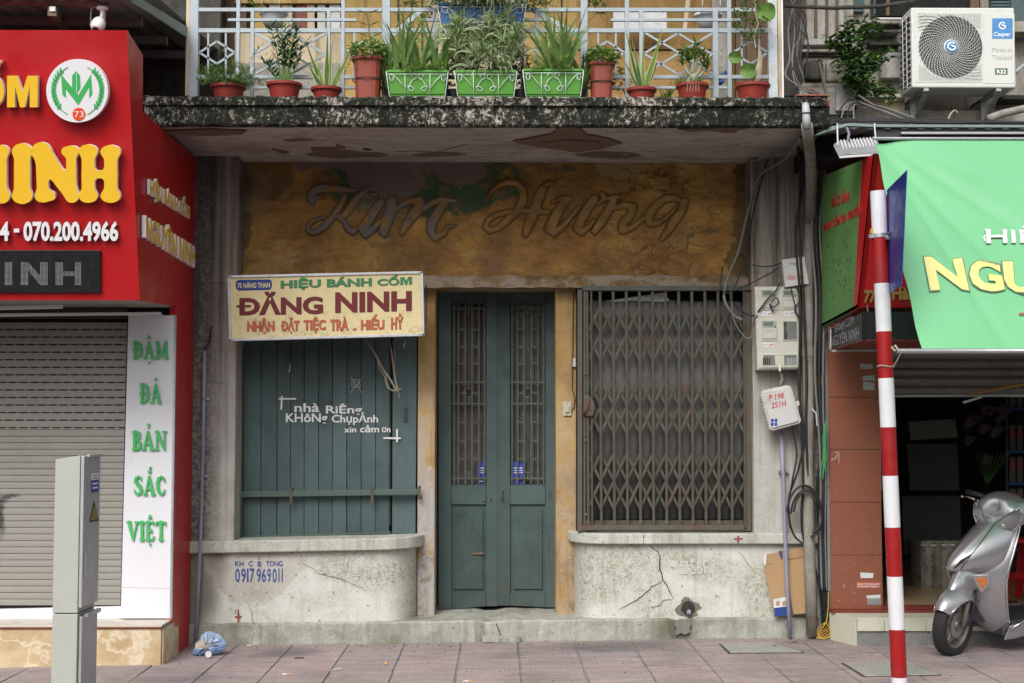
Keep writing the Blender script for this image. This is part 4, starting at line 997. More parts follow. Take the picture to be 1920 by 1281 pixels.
# ------------------------------------------------------------ double door
YD = .60
MB().rpx(816, 538, 1046, 1150, YD+.22, .03).build('door_backing', M['dark_room'], house)
def leaf(x0, x1, hinge, gx0_, gx1_, px0, px1, vx, crv, kk):
    Yf = (lambda px: YD+.07*abs(px-hinge)/abs(x1-x0))
    d = bpy.data.objects.new('door_leaf', None); COL.objects.link(d); d.parent = house
    def q(m, pts, lift=0., dep=.04): return m.prism([P(a, c, Yf(a)-lift) for a, c in pts], (0, dep, 0))
    def rq(m, a, c, e, f, lift=0., dep=.04): return q(m, [(a, c), (e, c), (e, f), (a, f)], lift, dep)
    bot = (1143, 1137) if hinge == x0 else (1136, 1139)
    m = MB(); q(m, [(x0, 545), (gx0_, 545), (gx0_, bot[0]-.3), (x0, bot[0])]); m.build('stile', M['teal_door'], d, bevel=.003)
    m = MB(); q(m, [(gx1_, 545), (x1, 545), (x1, bot[1]), (gx1_, bot[1]+.3)]); m.build('stile', M['teal_door'], d, bevel=.003)
    for a, c, lab in ((545, 569, 'top_rail'), (909, 946, 'lock_rail'), (1112, 0, 'bottom_rail')):
        m = MB()
        if c: rq(m, gx0_+.3, a, gx1_-.3, c, -.002)
        else: q(m, [(gx0_+.3, a), (gx1_-.3, a), (gx1_-.3, bot[1]), (gx0_+.3, bot[0])], -.002)
        m.build(lab, M['teal_door'], d, bevel=.003)
    m = MB(); rq(m, gx0_, 945, gx1_, 1113, -.022, .02); m.build('panel', M['teal_door'], d)
    m = MB(); rq(m, px0+3, 954, px1-3, 1105, -.008, .015); m.build('panel_field', M['teal_door'], d, bevel=.004)
    # panes behind, then curtain folds
    m = MB(); rq(m, gx0_, 567, gx1_, 910, -.075, .004); m.build('pane', M['glass_dirty'] if kk else M['curtain'], d)
    m = MB()
    for i in range(7):
        a = gx0_+(gx1_-gx0_)*(i+.15)/7; a2 = gx0_+(gx1_-gx0_)*(i+.8)/7
        q(m, [(a, 590 if kk else 575), (a2, 590 if kk else 575), (a2, (905 if kk else 765)), (a, (905 if kk else 765))], -.06, .012)
    m.build('curtain', M['glass_dirty'] if kk else M['curtain'], d, bevel=.006)
    g = MB(); w = .0125
    pt = lambda a, c: P(a, c, Yf(a)+.0)
    for x in vx: g.bar(pt(x, 567), pt(x, 909), w, .012)
    for y in (579, 717, 757, 897): g.bar(pt(gx0_, y), pt(gx1_, y), w*1.15, .014)
    ci = [pt(crv+8.5*math.cos(a), 737+8.5*math.sin(a)) for a in np.linspace(0, 2*math.pi, 21)[:-1]]
    g.tube(ci, .0075, 6, closed=True)
    for (a, c, e, f) in ((crv, 717, crv, 729), (crv, 745, crv, 757), (vx[1], 737, crv-8, 737), (crv+8, 737, vx[-2], 737)): g.bar(pt(a, c), pt(e, f), w*.8, .01)
    il, ir = vx[2], vx[3]
    for y in (618, 651, 682, 792, 827, 861):
        g.bar(pt(vx[1], y), pt(il, y), w, .012); g.bar(pt(ir, y), pt(vx[4], y), w, .012)
    for cy, s in ((597, -1), (879, 1)):
        hh = (ir-il)/2
        g.tube([pt((il+ir)/2+hh*math.cos(a), cy+s*hh*1.2*math.sin(a)) for a in np.linspace(0, math.pi, 10)], .0065, 6)
    g.bar(pt((il+ir)/2, 568), pt((il+ir)/2, 590), w*.8, .01); g.bar(pt((il+ir)/2, 886), pt((il+ir)/2, 897), w*.8, .01)
    g.build('grille', M['iron'], d)
    return d, Yf
dl, YfL = leaf(822, 932.5, 822, 846, 912, 848, 909, [851.6, 859.5, 872.5, 885, 898, 908.5], 878.6, 0)
dr, YfR = leaf(932.5, 1041, 1041, 956.5, 1023, 960, 1020, [960, 970.5, 983, 996, 1009, 1019.5], 989.5, 1)
def lp(m, Yf, x0, y0, x1, y1, lift, dep=.004): return m.prism([P(x0, y0, Yf(x0)-lift), P(x1, y0, Yf(x1)-lift), P(x1, y1, Yf(x1)-lift), P(x0, y1, Yf(x0)-lift)], (0, dep, 0))
for Yf, d, x0, x1 in ((YfL, dl, 894, 909), (YfR, dr, 960, 982)):
    s_ = lp(MB(), Yf, x0, 866, x1, 908, -.022, .003).build('blue_card', M['blue_sticker'], d)
    for y, hh in ((877, 1.6), (882, 1.2), (886, 1.2)): lp(MB(), Yf, x0+3, y, x1-2, y+hh, -.018, .002).build('card_print', M['white_print'], d)
    MB().tube([P(x0+9+3.5*math.cos(a), 900+3.2*math.sin(a), Yf(x0)+.018) for a in np.linspace(.5, 5.2, 10)], .003, 5).build('card_print', M['white_print'], d)
m = MB(); m.tube([P(942, 920, YfR(942)-.01), P(940, 925, YfR(940)-.03), P(943, 930, YfR(940)-.02), P(940, 938, YfR(940)-.035)], .006, 6); m.build('chain', M['gate_rust'], dr, smooth=True)
MB().lathe([(.013, 0), (.013, .01), (.006, .012)], P(908, 937, YfL(908)-.012), 14, 'y').build('keyhole_plate', M['gate_rust'], dl); MB().rpx(919, 935, 922, 941, YfL(920)-.006, .004).build('keyhole_plate', M['crack'], dl)
MB().rpx(1027, 922, 1038, 936, YfR(1030)-.003, .003).build('hinge_plate', M['door_frame'], dr)
MB().ppx([(884, 1037), (906, 1036), (906, 1039.5), (884, 1040)], YfL(890)-.001, .012).build('bare_scratch', M['flake'], dl)
MB().rpx(818, 541, 1044, 546, YD-.02, .08).build('door_head', M['door_frame'], house)
# doorbell
sw = thing('doorbell_switch', 'small ivory switch on the yellow jamb between door and grille gate', 'switch', tuple(P(1063, 780, .31)))
MB().rpx(1056, 753, 1071.5, 780, .305, .02).build('plate', M['switch'], sw, bevel=.003)
MB().rpx(1060, 760, 1068, 773, .293, .014).build('rocker', M['switch'], sw, bevel=.002)
m = MB(); 
for y in (756, 777): m.lathe([(.003, 0), (.003, .003)], P(1063.5, y, .301), 8, 'y')
m.build('screw', M['crack'], sw)
MB().tube([P(1075, 548, .31), P(1074, 650, .31), P(1073, 730, .31), P(1078, 748, .31), P(1076, 765, .31), P(1071, 770, .31)], .0035, 5).build('wire', M['crack'], sw)
MB().rpx(1074, 672, 1080, 688, .29, .02).build('junction', M['box_grey'], sw, bevel=.002)
# ------------------------------------------------------------ folding grille gate on the right ledge
YG = .10
MB().rpx(1080, 538, 1413, 1000, YG+.19, .02).build('gate_backing', M['black'], house)
gate = bpy.data.objects.new('folding_gate', None); COL.objects.link(gate); gate.parent = house
MB().rpx(1083, 543, 1092, 997, YG-.02, .08).build('side_post', M['gate_rust'], gate, bevel=.003)
MB().rpx(1396, 543, 1409, 996, YG+.0, .08).build('side_post', M['gate_rust'], gate, bevel=.003)
MB().rpx(1092, 536, 1409, 545, YG-.02, .08).build('top_track', M['iron'], gate, bevel=.003)
MB().rpx(1092, 984.5, 1396, 994.5, YG-.02, .05).build('bottom_track', M['gate_rust'], gate, bevel=.003)
MB().rpx(1092, 976, 1396, 984, YG+.05, .02).build('inner_sill', M['gate_rust'], gate)
m = MB(); bxs = [1100.5+24.55*i for i in range(13)]
r_ = random.Random(4)
for i, x in enumerate(bxs):      # corrugated sheets behind, one per gap
    if i < 12: 
        m_ = MB(); x0_, x1_ = P(x+1, 700, YG+.13).x, P(x+25, 700, YG+.13).x; zt2, zb2 = PZ(564+(i*7 % 3), YG+.13), PZ(974, YG+.13)
        m_.loft([[(x0_+(x1_-x0_)*u, YG+.10+.035*(1-math.sin(math.pi*u)), z) for u in np.linspace(0, 1, 7)] for z in (zb2, zt2)], closed=False, caps=False); m_.build('back_sheet', M['gate_back'], gate, smooth=True, solid=.002)
fold = MB().ppx([(1125, 566), (1195, 556), (1243, 549), (1258, 566)], YG+.12, .003).build('white_sheet', M['card_white'], gate)
for i, x in enumerate(bxs):
    yb_ = 990; lean = 1.8
    for o_ in (-2.9, 1.2):
        pass
    b_ = MB(); b_.bar(P(x, 546, YG), P(x+lean+.6, yb_, YG), .0205, .016)
    if i == 0: b_.bar(P(x+8, 546, YG), P(x+8+lean, yb_, YG), .014, .012)
    b_.build('upright', M['gate'], gate, bevel=.002)
strap_me = {}
for ti, yc in enumerate((624, 761, 902)):
    for i in range(13):
        x = bxs[i]+1.2
        for s in (-1, 1):
            xa_, xb_ = (x-24, x+24); ya, yb2 = yc+51*s, yc-51*s
            if i == 0: t_ = .5; xa_, ya = x, yc
            if i == 12: xb_, yb2 = x, yc
            dY = .011 if s > 0 else .019
            MB().bar(P(xa_, ya, YG+dY), P(xb_, yb2, YG+dY), .0175, .005).build('strap', M['gate'] if (i+ti) % 3 else M['gate_rust'], gate)
m = MB()
for i in range(13):
    for y in (624, 692, 761, 831, 902, 956): m.lathe([(.0055, 0), (.0045, -.006)], P(bxs[i]+1.1, y, YG-.007), 8, 'y')
    if i < 12:
        for y in (599, 650, 735, 785, 876, 928): m.lathe([(.0045, 0), (.0035, -.005)], P(bxs[i]+13.2, y, YG+.008), 8, 'y')
stuff(m.build('rivets', M['rivet'], gate))
for i in (0, 2, 4, 6, 8, 10): MB().lathe([(.017, 0), (.017, -.012), (.006, -.014)], P(bxs[i]+2, 980, YG-.009), 14, 'y').build('roller', M['gate_rust'], gate)
MB().rpx(1094, 546, 1098, 985, YG-.01, .03).build('lock_stile', M['iron'], gate, bevel=.002)
for y in (563, 700, 826, 965): MB().lathe([(.012, 0), (.012, -.006), (.005, -.008)], P(1098, y, YG-.012), 12, 'y').build('boss', M['gate_rust'], gate)
hd = [(1094, 740), (1103, 741), (1113, 752), (1115, 764), (1111, 780), (1094, 780)]
MB().ppx(hd, YG-.025, .006).build('lock_plate', M['gate_rust'], gate, bevel=.002)
MB().tube([P(1105, 748, YG-.03), P(1101, 765, YG-.055), P(1095, 778, YG-.03)], .006, 8).build('pull_handle', M['gate_rust'], gate, smooth=True)
# ------------------------------------------------------------ left neighbour (number 73): red sign box, roller shutter, marble plinth
def ray(px, py): return RM @ Vector(((px-960)/F, -(py-640.5)/F, -1))
def PXp(px, py, X):
    d = ray(px, py); t = X/d.x; return Vector((X, CAMY+t*d.y, CAMZ+t*d.z))
def PZp(px, py, z):
    d = ray(px, py); t = (z-CAMZ)/d.z; return Vector((t*d.x, CAMY+t*d.y, z))
XS = -2.205
ls = thing('red_shop_building', 'shop with closed roller shutter, white lettered side panel and marble plinth', 'building', (-3.6, 0, 0))
YPn = -.55
zpt, zpb = PZ(591, YPn, 280), PZ(1160, YPn, 270)
xpl, xpr = P(240, 590, YPn).x, XS
XLL = -5.2
pan = MB(); pan.prism([P(240.5, 591, YPn), (XS-.012, YPn, zpt), (XS-.012, YPn, zpb), P(226, 1160, YPn)], (0, .06, 0)); pan = pan.build('side_panel', M['white_panel'], ls, bevel=.003)
MB().ppx([(227, 1101), (319, 1103), (319, 1104), (227, 1102)], YPn-.001, .004).build('panel_joint', M['grout'], pan)
MB().box(XS-.045, XS, YPn+.003, .02, gz(XS)-.02, zpt+.06).build('side_return', M['red_dark'], ls)
MB().box(XS-.012, XS+.002, YPn-.004, YPn+.02, zpb, zpt).build('corner_trim', M['alu'], ls)
# green letters down the panel (bulb-ended latin letters with vietnamese marks)
def serif(x, y, s=.095, r=.048): return ([(x-s, y), (x+s, y)], r)
def stem(x, y0=.05, y1=.95, r=.082, s=.095): return [([(x, y0), (x, y1)], r), serif(x, y0+.01, s), serif(x, y1-.01, s)]
G = {}
G['I'] = (.30, stem(.15))
G['V'] = (.66, [([(.10, .93), (.33, .06)], [.095, .06]), ([(.33, .06), (.56, .93)], [.045, .04]), serif(.10, .94), serif(.56, .94)])
G['E'] = (.56, stem(.15)+[([(.15, .93), (.46, .93), (.49, .78)], [.04, .045, .02]), ([(.15, .5), (.36, .5)], .045), ([(.36, .6), (.36, .4)], .02), ([(.15, .07), (.46, .07), (.50, .24)], [.04, .045, .02])])
G['T'] = (.62, stem(.31)+[([(.04, .74), (.07, .93), (.55, .93), (.58, .74)], [.02, .045, .045, .02])])
G['D'] = (.66, stem(.17)+[([(.17, .94), (.34, .92), (.50, .78), (.55, .5), (.50, .22), (.34, .08), (.17, .06)], [.04, .06, .085, .095, .085, .06, .04])])
G['DD'] = (.66, G['D'][1]+[([(.0, .5), (.34, .5)], .035)])
G['A'] = (.68, [([(.10, .07), (.32, .94)], [.045, .05]), ([(.34, .94), (.55, .07)], [.06, .095]), ([(.2, .32), (.45, .32)], .035), serif(.10, .05), serif(.56, .05)])
G['M'] = (.86, [([(.14, .06), (.16, .93)], [.05, .05]), ([(.18, .92), (.42, .12)], [.085, .05]), ([(.42, .12), (.64, .92)], .045), ([(.68, .93), (.72, .06)], .09), serif(.14, .05), serif(.72, .05), serif(.14, .95, .06), serif(.68, .95, .06)])
G['N'] = (.70, [([(.13, .06), (.14, .93)], .05), ([(.15, .93), (.55, .08)], [.09, .07]), ([(.57, .08), (.57, .93)], .045), serif(.13, .05), serif(.12, .95, .07), serif(.57, .95)])
G['B'] = (.58, stem(.17)+[([(.17, .94), (.34, .93), (.44, .84), (.44, .70), (.34, .56), (.2, .53)], [.04, .06, .08, .08, .06, .035]), ([(.2, .53), (.38, .48), (.49, .36), (.48, .2), (.38, .08), (.17, .06)], [.035, .06, .085, .085, .06, .04])])
G['S'] = (.56, [([(.46, .76), (.40, .90), (.27, .95), (.13, .86), (.11, .70), (.24, .56), (.38, .44), (.45, .28), (.40, .12), (.25, .05), (.12, .10), (.06, .26)], [.04, .045, .05, .07, .085, .095, .095, .085, .065, .05, .045, .04])])
G['C'] = (.60, [([(.52, .72), (.46, .88), (.32, .95), (.17, .84), (.11, .60), (.13, .34), (.24, .12), (.38, .05), (.50, .16), (.54, .30)], [.05, .05, .045, .075, .09, .09, .07, .045, .04, .025])])
G['H'] = (.74, stem(.16)+stem(.58)+[([(.16, .5), (.58, .5)], .045)])
ACC = {'dot': lambda c: [([(c, -.17), (c+.012, -.21)], [.055, .05])], 'grave': lambda c: [([(c-.02, 1.22), (c+.06, 1.13)], [.055, .035])],
       'hook': lambda c: [([(c-.03, 1.30), (c+.04, 1.32), (c+.05, 1.22), (c, 1.12)], [.035, .045, .04, .02])], 'circ': lambda c: [([(c, 1.26), (c-.09, 1.13)], [.05, .03]), ([(c, 1.26), (c+.09, 1.13)], [.05, .03])],
       'brev': lambda c: [([(c-.1, 1.24), (c, 1.15), (c+.1, 1.24)], [.02, .045, .02])], 'acute': lambda c: [([(c-.0, 1.30), (c+.07, 1.42)], [.03, .05])]}
GREEN_ROWS = [([('DD', ''), ('A', 'circ dot'), ('M', '')], (249, 640, 317, 674)), ([('DD', ''), ('A', 'grave')], (262, 719, 303, 757)),
              ([('B', ''), ('A', 'hook'), ('N', '')], (247, 808, 313, 845)), ([('S', ''), ('A', 'brev acute'), ('C', '')], (251, 892, 311, 929)),
              ([('V', ''), ('I', ''), ('E', 'circ dot'), ('T', '')], (239, 977, 312, 1014))]
for row, (x0, y0, x1, y1) in GREEN_ROWS:
    tot = sum(G[g][0] for g, _ in row)+.04*(len(row)-1); x = 0
    for g, acc in row:
        st_ = list(G[g][1]); c = G[g][0]/2
        for a in acc.split(): st_ += ACC[a](c)
        ox = x
        def mpf(u, v, ox=ox, x0=x0, x1=x1, y0=y0, y1=y1, tot=tot): return P(x0+(u+ox)/tot*(x1-x0), y1-v*(y1-y0), YPn-.006)
        strokes_on(st_, .022, mpf, (0, -1, 0), .010, M['green'], pan, 'letter', k=.05)
        x += G[g][0]+.04
# roller shutter: one object per slat; upper ones with slots
sh = thing('roller_shutter', 'closed beige roller shutter with slotted upper slats under the red sign', 'roller shutter', (-3.8, YPn+.07, .2))
Ysh = YPn+.07
ys = [i for i in np.arange(604, 806, 14.15)]+[i for i in np.arange(806, 1141, 12.2)]
ys = list(ys)
for i in range(len(ys)-1):
    a, c = ys[i], ys[i+1]; xr = 239-(a-590)*.024
    z1, z0 = PZ(a, Ysh, 100), PZ(c, Ysh, 100)
    hgt = z1-z0; xx = P(xr, a, Ysh).x
    sec = [(0, z0+.001), (-.005, z0+hgt*.06), (-.006, z0+hgt*.5), (-.005, z0+hgt*.94), (0, z1-.001), (.008, z1-.002), (.008, z0+.002)]
    s_ = MB().loft([[(X, Ysh+dy, z) for dy, z in sec] for X in (XLL, xx)]).build('slat', M['slat'], sh)
    if i < 15:
        k0 = (7 if i % 2 else 0); o_ = None
        for q in range(12):
            px = 236-k0-q*20.6
            if o_ is None: o_ = MB().rpx(px-13.5, a-1.2, px, a+1.2, Ysh-.0072, .004).build('slot', M['slat_hole'], s_)
            else: c_ = o_.copy(); COL.objects.link(c_); c_.parent = s_; c_.location.x = -q*20.6*9.7/F
MB().ppx([(-60, 1144), (227, 1137), (227, 1160), (-60, 1169)], Ysh-.02, .04).build('bottom_bar', M['white_panel'], sh, bevel=.003)
MB().box(XLL, P(243, 700, Ysh).x, Ysh+.02, Ysh+.08, .2, 2.5).build('shutter_backing', M['dark_room'], ls)
# plinth: marble tiles with a pale top
YPl = -.81
zP = PZ(1172, YPl, 300)
xr = P(302, 1200, YPl).x
MB().box(XLL, xr, YPl+.015, YPn+.1, -.1, zP-.015).build('plinth_core', M['grey_render'], ls)
MB().box(XLL, xr+.004, YPl-.006, YPn+.1, zP-.014, zP).build('plinth_top', M['plinth_top'], ls, bevel=.002)
MB().box(XLL, xr+.006, YPl-.009, YPl+.01, zP-.024, zP-.0145).build('plinth_nosing', M['lip_red'], ls)
x = xr; k_ = 0
tw = .6
while x > XLL:
    x0_ = max(XLL, x-(.49 if k_ == 0 else tw)); MB().box(x0_+.0015, x-.0015, YPl, YPl+.014, gz(x)-.03, zP-.024).build('marble_tile', M['marble'], ls); x = x0_; k_ += 1
MB().box(xr+.001, xr+.012, YPl+.016, YPn+.07, gz(xr)-.03, zP-.026).build('marble_tile', M['marble'], ls)
MB().box(xr+.001, xr+.012, YPn+.07, YPn+.2, gz(xr)-.03, zP-.06).build('marble_tile', M['marble'], ls)
# soffit under the sign box and lights
MB().box(XLL, XS-.03, -1.44, YPn+.05, zpt+.055, zpt+.08).build('box_soffit', M['slat'], ls)
MB().box(XLL, P(239, 590, YPn).x, YPn-.02, YPn+.1, zpt-.02, zpt+.055).build('shutter_head', M['dark_room'], ls)
MB().ppx([(-60, 575), (115, 571), (116, 578), (-60, 582)], -1.2, .03).build('trim_strip', M['acrylic'], ls, bevel=.003)
MB().ppx([(-60, 588), (300, 585), (303, 590), (-60, 594)], -.75, .03).build('trim_strip', M['acrylic'], ls, bevel=.003)
MB().box(XLL, XS-.02, YPn+.1, .3, .0, 3.3).build('rear_wall', M['dark_room'], ls)
MB().box(XLL, -2.1, .32, .42, 3.3, 5.5).build('upper_wall', M['old_dark'], ls)
# red sign box: leaning front
sb = thing('red_shop_sign', 'big red sign box with raised yellow and white lettering and a round emblem', 'sign', (-3.6, -1.3, 2.4))
A = PXp(262, 563, XS); Yb = A.y                     # bottom front corner
B_ = PXp(238, 57, XS)                                # top front corner
def fr(px, py):                                      # the leaning front plane through both corners
    n = Vector((0, B_.z-A.z, -(B_.y-A.y))).normalized(); d = ray(px, py); o = Vector((0, CAMY, CAMZ)); t = (A-o).dot(n)/d.dot(n); return o+d*t
FN = Vector((0, -(B_.z-A.z), (B_.y-A.y))).normalized()
MB().prism([Vector((XLL, A.y, A.z)), A, B_, Vector((XLL, B_.y, B_.z))], -FN*.03).build('front_sheet', M['red'], sb)
yk = PXp(268, 103, XS)
sp = [A+Vector((0, .03, 0)), B_+Vector((0, .03, 0)), Vector((XS, yk.y, yk.z)), Vector((XS, SF-.03, yk.z)) if False else Vector((XS, yk.y+.02, 3.48)), Vector((XS, -.0, 3.48)), Vector((XS, .0, zpt+.06)), Vector((XS, YPn, zpt+.062))]
MB().prism(sp, (-.03, 0, 0)).build('side_sheet', M['red_dark'], sb)
MB().prism([Vector((XLL, B_.y+.03, B_.z-.004)), Vector((XS-.03, B_.y+.03, B_.z-.004)), Vector((XS-.03, yk.y, yk.z-.004)), Vector((XLL, yk.y, yk.z-.004))], (0, 0, -.02)).build('top_sheet', M['red_dark'], sb)
MB().box(XLL, XS-.03, A.y+.06, A.y+.08, A.z+.1, yk.z-.03).build('back_sheet', M['red_dark'], sb)
def frq(x0, y0, x1, y1): return [fr(x0, y0), fr(x1, y0), fr(x1, y1), fr(x0, y1)]
# big NINH: fat letters with bulb serifs, drawn in photo units
def fat(strokes, name='letter'):
    mpf = lambda u, v: fr(u, -v)+FN*.02
    strokes_on(strokes, 1.3, mpf, FN, .035, M['yellow'], sb, name, k=9, side=M['acrylic'])
def fstem(x, y0, y1, r=14, s=8, br=9): return [([(x, -y0), (x, -y1)], r), ([(x-s, -y0), (x+s, -y0)], br), ([(x-s, -y1), (x+s, -y1)], br)]
yt, yb = 283, 366
fat([([(-48, -yt), (8, -yb)], [16, 13])]+fstem(8, yt, yb, 10, 5)+fstem(-50, yt, yb, 10, 5))
fat(fstem(47, yt, yb, 15, 9))
fat([([(82, -yt), (140, -yb)], [17, 12])]+[([(138, -yt), (139, -yb)], 9), ([(128, -yt), (145, -yt)], 8)]+[([(83, -yt), (86, -yb)], 11), ([(76, -yt), (90, -yt)], 8), ([(80, -yb), (100, -yb)], 9)])
fat(fstem(170, yt, yb, 12, 8)+fstem(212, yt+1, yb, 12, 9)+[([(170, -326), (212, -326)], 7)])
letters('Ố', frq(-36, 113, 12, 202), M['yellow'], sb, depth=.035, lift=.01, bold=.045, name='letter', side=M['acrylic'])
def block_m(q, mat, parent, depth, lift, name, side=None):
    pts = [(0, 0), (0, 1), (.33, 1), (.5, .50), (.67, 1), (1, 1), (1, 0), (.74, 0), (.74, .66), (.58, .0), (.42, .0), (.26, .66), (.26, 0)]; tl, tr_, br__, bl__ = [Vector(p) for p in q]; n = (tr_-tl).cross(tl-bl__).normalized()
    f_ = [(0, 1, 11, 12), (1, 2, 3, 11), (3, 10, 11), (3, 9, 10), (3, 8, 9), (3, 4, 5, 8), (5, 6, 7, 8)]
    return _flat([quad_map(q, u, v)+n*(lift+depth) for u, v in pts], [t[::-1] for t in f_], n, depth, mat, parent, name, False, side)
block_m(frq(18, 142, 75, 201), M['yellow'], sb, .035, .01, 'letter', M['acrylic'])
for s_, x0, x1, ya_, yb_ in (('0904', -50, 20, 415, 452), ('-', 29, 39, 428, 435), ('070.200.4966', 47, 224, 414, 452)): letters(s_, frq(x0, ya_, x1, yb_), M['acrylic'], sb, depth=.02, lift=.01, bold=.035, name='phone_number', side=M['alu'])
letters('-', frq(29, 428, 39, 436), M['acrylic'], sb, depth=.02, lift=.012, bold=.04, name='phone_number') if False else None
# LED board on the front
lq = frq(-200, 469, 190, 548)
MB().prism([q for q in lq], FN*.02).build('led_board', M['led_black'], sb, bevel=.002)
m = MB(); 
def dots(shape, x0, w):
    for r in range(20):
        for c in range(w):
            if shape(c, r): 
                p = fr(x0+c*2.42, 492+r*2.15*(1.0)); q = p+FN*.0212; s_ = .0016
                m.add([q+Vector((-s_, 0, -s_)), q+Vector((s_, 0, -s_)), q+Vector((s_, 0, s_)), q+Vector((-s_, 0, s_))], [(0, 1, 2, 3)])
dots(lambda c, r: c < 6, 12, 6)
dots(lambda c, r: c < 6 or c > 14 or abs(c-(3+r*.75)) < 3, 42, 21)
dots(lambda c, r: c < 6 or c > 14 or 8 <= r <= 11, 107, 20)
dots(lambda c, r: c < 6 or c > 14 or abs(c-(3+r*.75)) < 3, -55, 21)
stuff(m.build('led_dots', M['led_dot'], sb, fixn=False))
# round emblem
ec = (152, 170)
def em(u, v): return fr(u, -v)
ring = [([(ec[0]+0*i, -ec[1]) for i in range(2)], 58)]
def disc(mb, cx, cy, rx, ry, n=48): return [fr(cx+rx*math.cos(a), cy+ry*math.sin(a)) for a in np.linspace(0, 2*math.pi, n+1)[:-1]]
eo = MB().prism([p+FN*.07 for p in disc(None, 151, 170, 57.5, 59)], -FN*.05); eo = eo.build('emblem', M['acrylic'], sb, smooth=False)
efn = lambda u, v: fr(u, -v)+FN*.071
def epoly(pts, mat, lift=.0712, dep=.001, name='emblem_mark'):
    MB().prism([fr(a, c)+FN*lift for a, c in pts], -FN*dep).build(name, mat, eo)
z4 = lambda pts: [(x/4, y/4) for x, y in pts]
epoly(z4([(485, 555), (567, 640), (567, 568), (597, 534), (626, 568), (630, 640), (708, 555), (718, 710), (694, 738), (690, 655), (612, 788), (520, 665), (522, 738), (494, 708)]), M['green'], dep=.003) if False else None
epoly(z4([(485, 556), (612, 712), (612, 788), (520, 668), (522, 738), (494, 708)]), M['green']); epoly(z4([(708, 556), (614, 712), (614, 788), (694, 655), (694, 738), (718, 705)]), M['green'])
epoly(z4([(567, 568), (596, 534), (596, 700), (567, 655)]), M['green']); epoly(z4([(600, 534), (626, 568), (630, 660), (602, 708)]), M['green'])
for s in (-1, 1):
    cx0 = 152
    arcp = [(152+s*43*math.cos(a)*1.04, 170+48*math.sin(a)) for a in np.linspace(-1.15, 1.15, 16)]
    strokes_on([([(x, -y) for x, y in arcp], .6)], .5, efn, FN, .002, M['green'], eo, 'wreath_stem')
    for i in range(2, 13):
        x, y = arcp[i]; t = -1.15+2.3*i/15
        for sd in (-1, 1):
            lx, ly = x+s*sd*3.6*math.cos(t), y-3.5+sd*3.5*math.sin(t)
            strokes_on([([(x+s*sd*1.3, -(y+1)), (lx, -ly)], [2.6, 1.2])], .6, efn, FN, .002, M['green'], eo, 'wreath_leaf')
epoly([(154.5+12*math.cos(a), 213.5+12*math.sin(a)) for a in np.linspace(0, 2*math.pi, 25)[:-1]], M['logo_red'], lift=.0725, dep=.002)
letters('73', [p+FN*.0726 for p in frq(146.5, 208, 163, 219)], M['white_print'], eo, lift=.001, bold=0, name='emblem_number')
# lettering on the side of the box
def sq(x0, t0, b0, x1, t1, b1): return [PXp(x0, t0, XS), PXp(x1, t1, XS), PXp(x1, b1, XS), PXp(x0, b0, XS)]
letters('HIỆU BÁNH CỐM', sq(274, 320, 372, 350, 375, 416), M['yellow'], sb, depth=.018, lift=.006, bold=.045, name='side_letter', side=M['acrylic'])
letters('NGUYÊN NINH', sq(264, 393, 446, 358, 452, 503), M['yellow'], sb, depth=.026, lift=.006, bold=.045, name='side_letter', side=M['acrylic'])
# corrugated canopy above
cn = thing('corrugated_canopy', 'dark corrugated sheet canopy above the red sign box', 'canopy', (-3.2, -1, 4))
XC = -2.1
sx_ = np.arange(XC-.02, XLL, -.019); rings = []
for i, x in enumerate(sx_):
    h = .018*math.cos(i*math.pi/3.5)
    rings.append([(x, -1.70, 4.16+h), (x, .4, 4.36+h), (x, .4, 4.367+h), (x, -1.70, 4.167+h)])
MB().loft(rings).build('sheet', M['roof_sheet'], cn, smooth=True)
MB().prism([PXp(268, 0, XC), PXp(362, 57, XC), PXp(362, 78, XC), PXp(278, 22, XC)], (-.01, 0, 0)).build('edge_trim', M['roof_green'], cn)
MB().prism([PXp(240, -20, XC), PXp(268, 0, XC), PXp(278, 22, XC), PXp(250, 6, XC)], (-.01, 0, 0)).build('edge_trim', M['roof_green'], cn)
MB().ppx([(-60, -12), (203, -3), (203, 10), (-60, 5)], -1.55, .05).build('front_beam', M['beam'], cn, bevel=.003)
MB().bar(P(98, 22, -1.6), P(122, 52, -.5), .055, .055).build('cross_tube', M['beam'], cn, bevel=.004)
MB().rpx(93, 12, 104, 21, -1.61, .02).build('tube_end', M['alu'], cn)
for y0_, x0, x1, Y in ((36, -40, 265, -1.2), (70, 180, 312, -.75), (98, 240, 360, -.3)):
    MB().ppx([(x0, y0_-6), (x1, y0_-2), (x1, y0_+12), (x0, y0_+8)], Y, .04).build('purlin', M['roof_sheet'], cn)
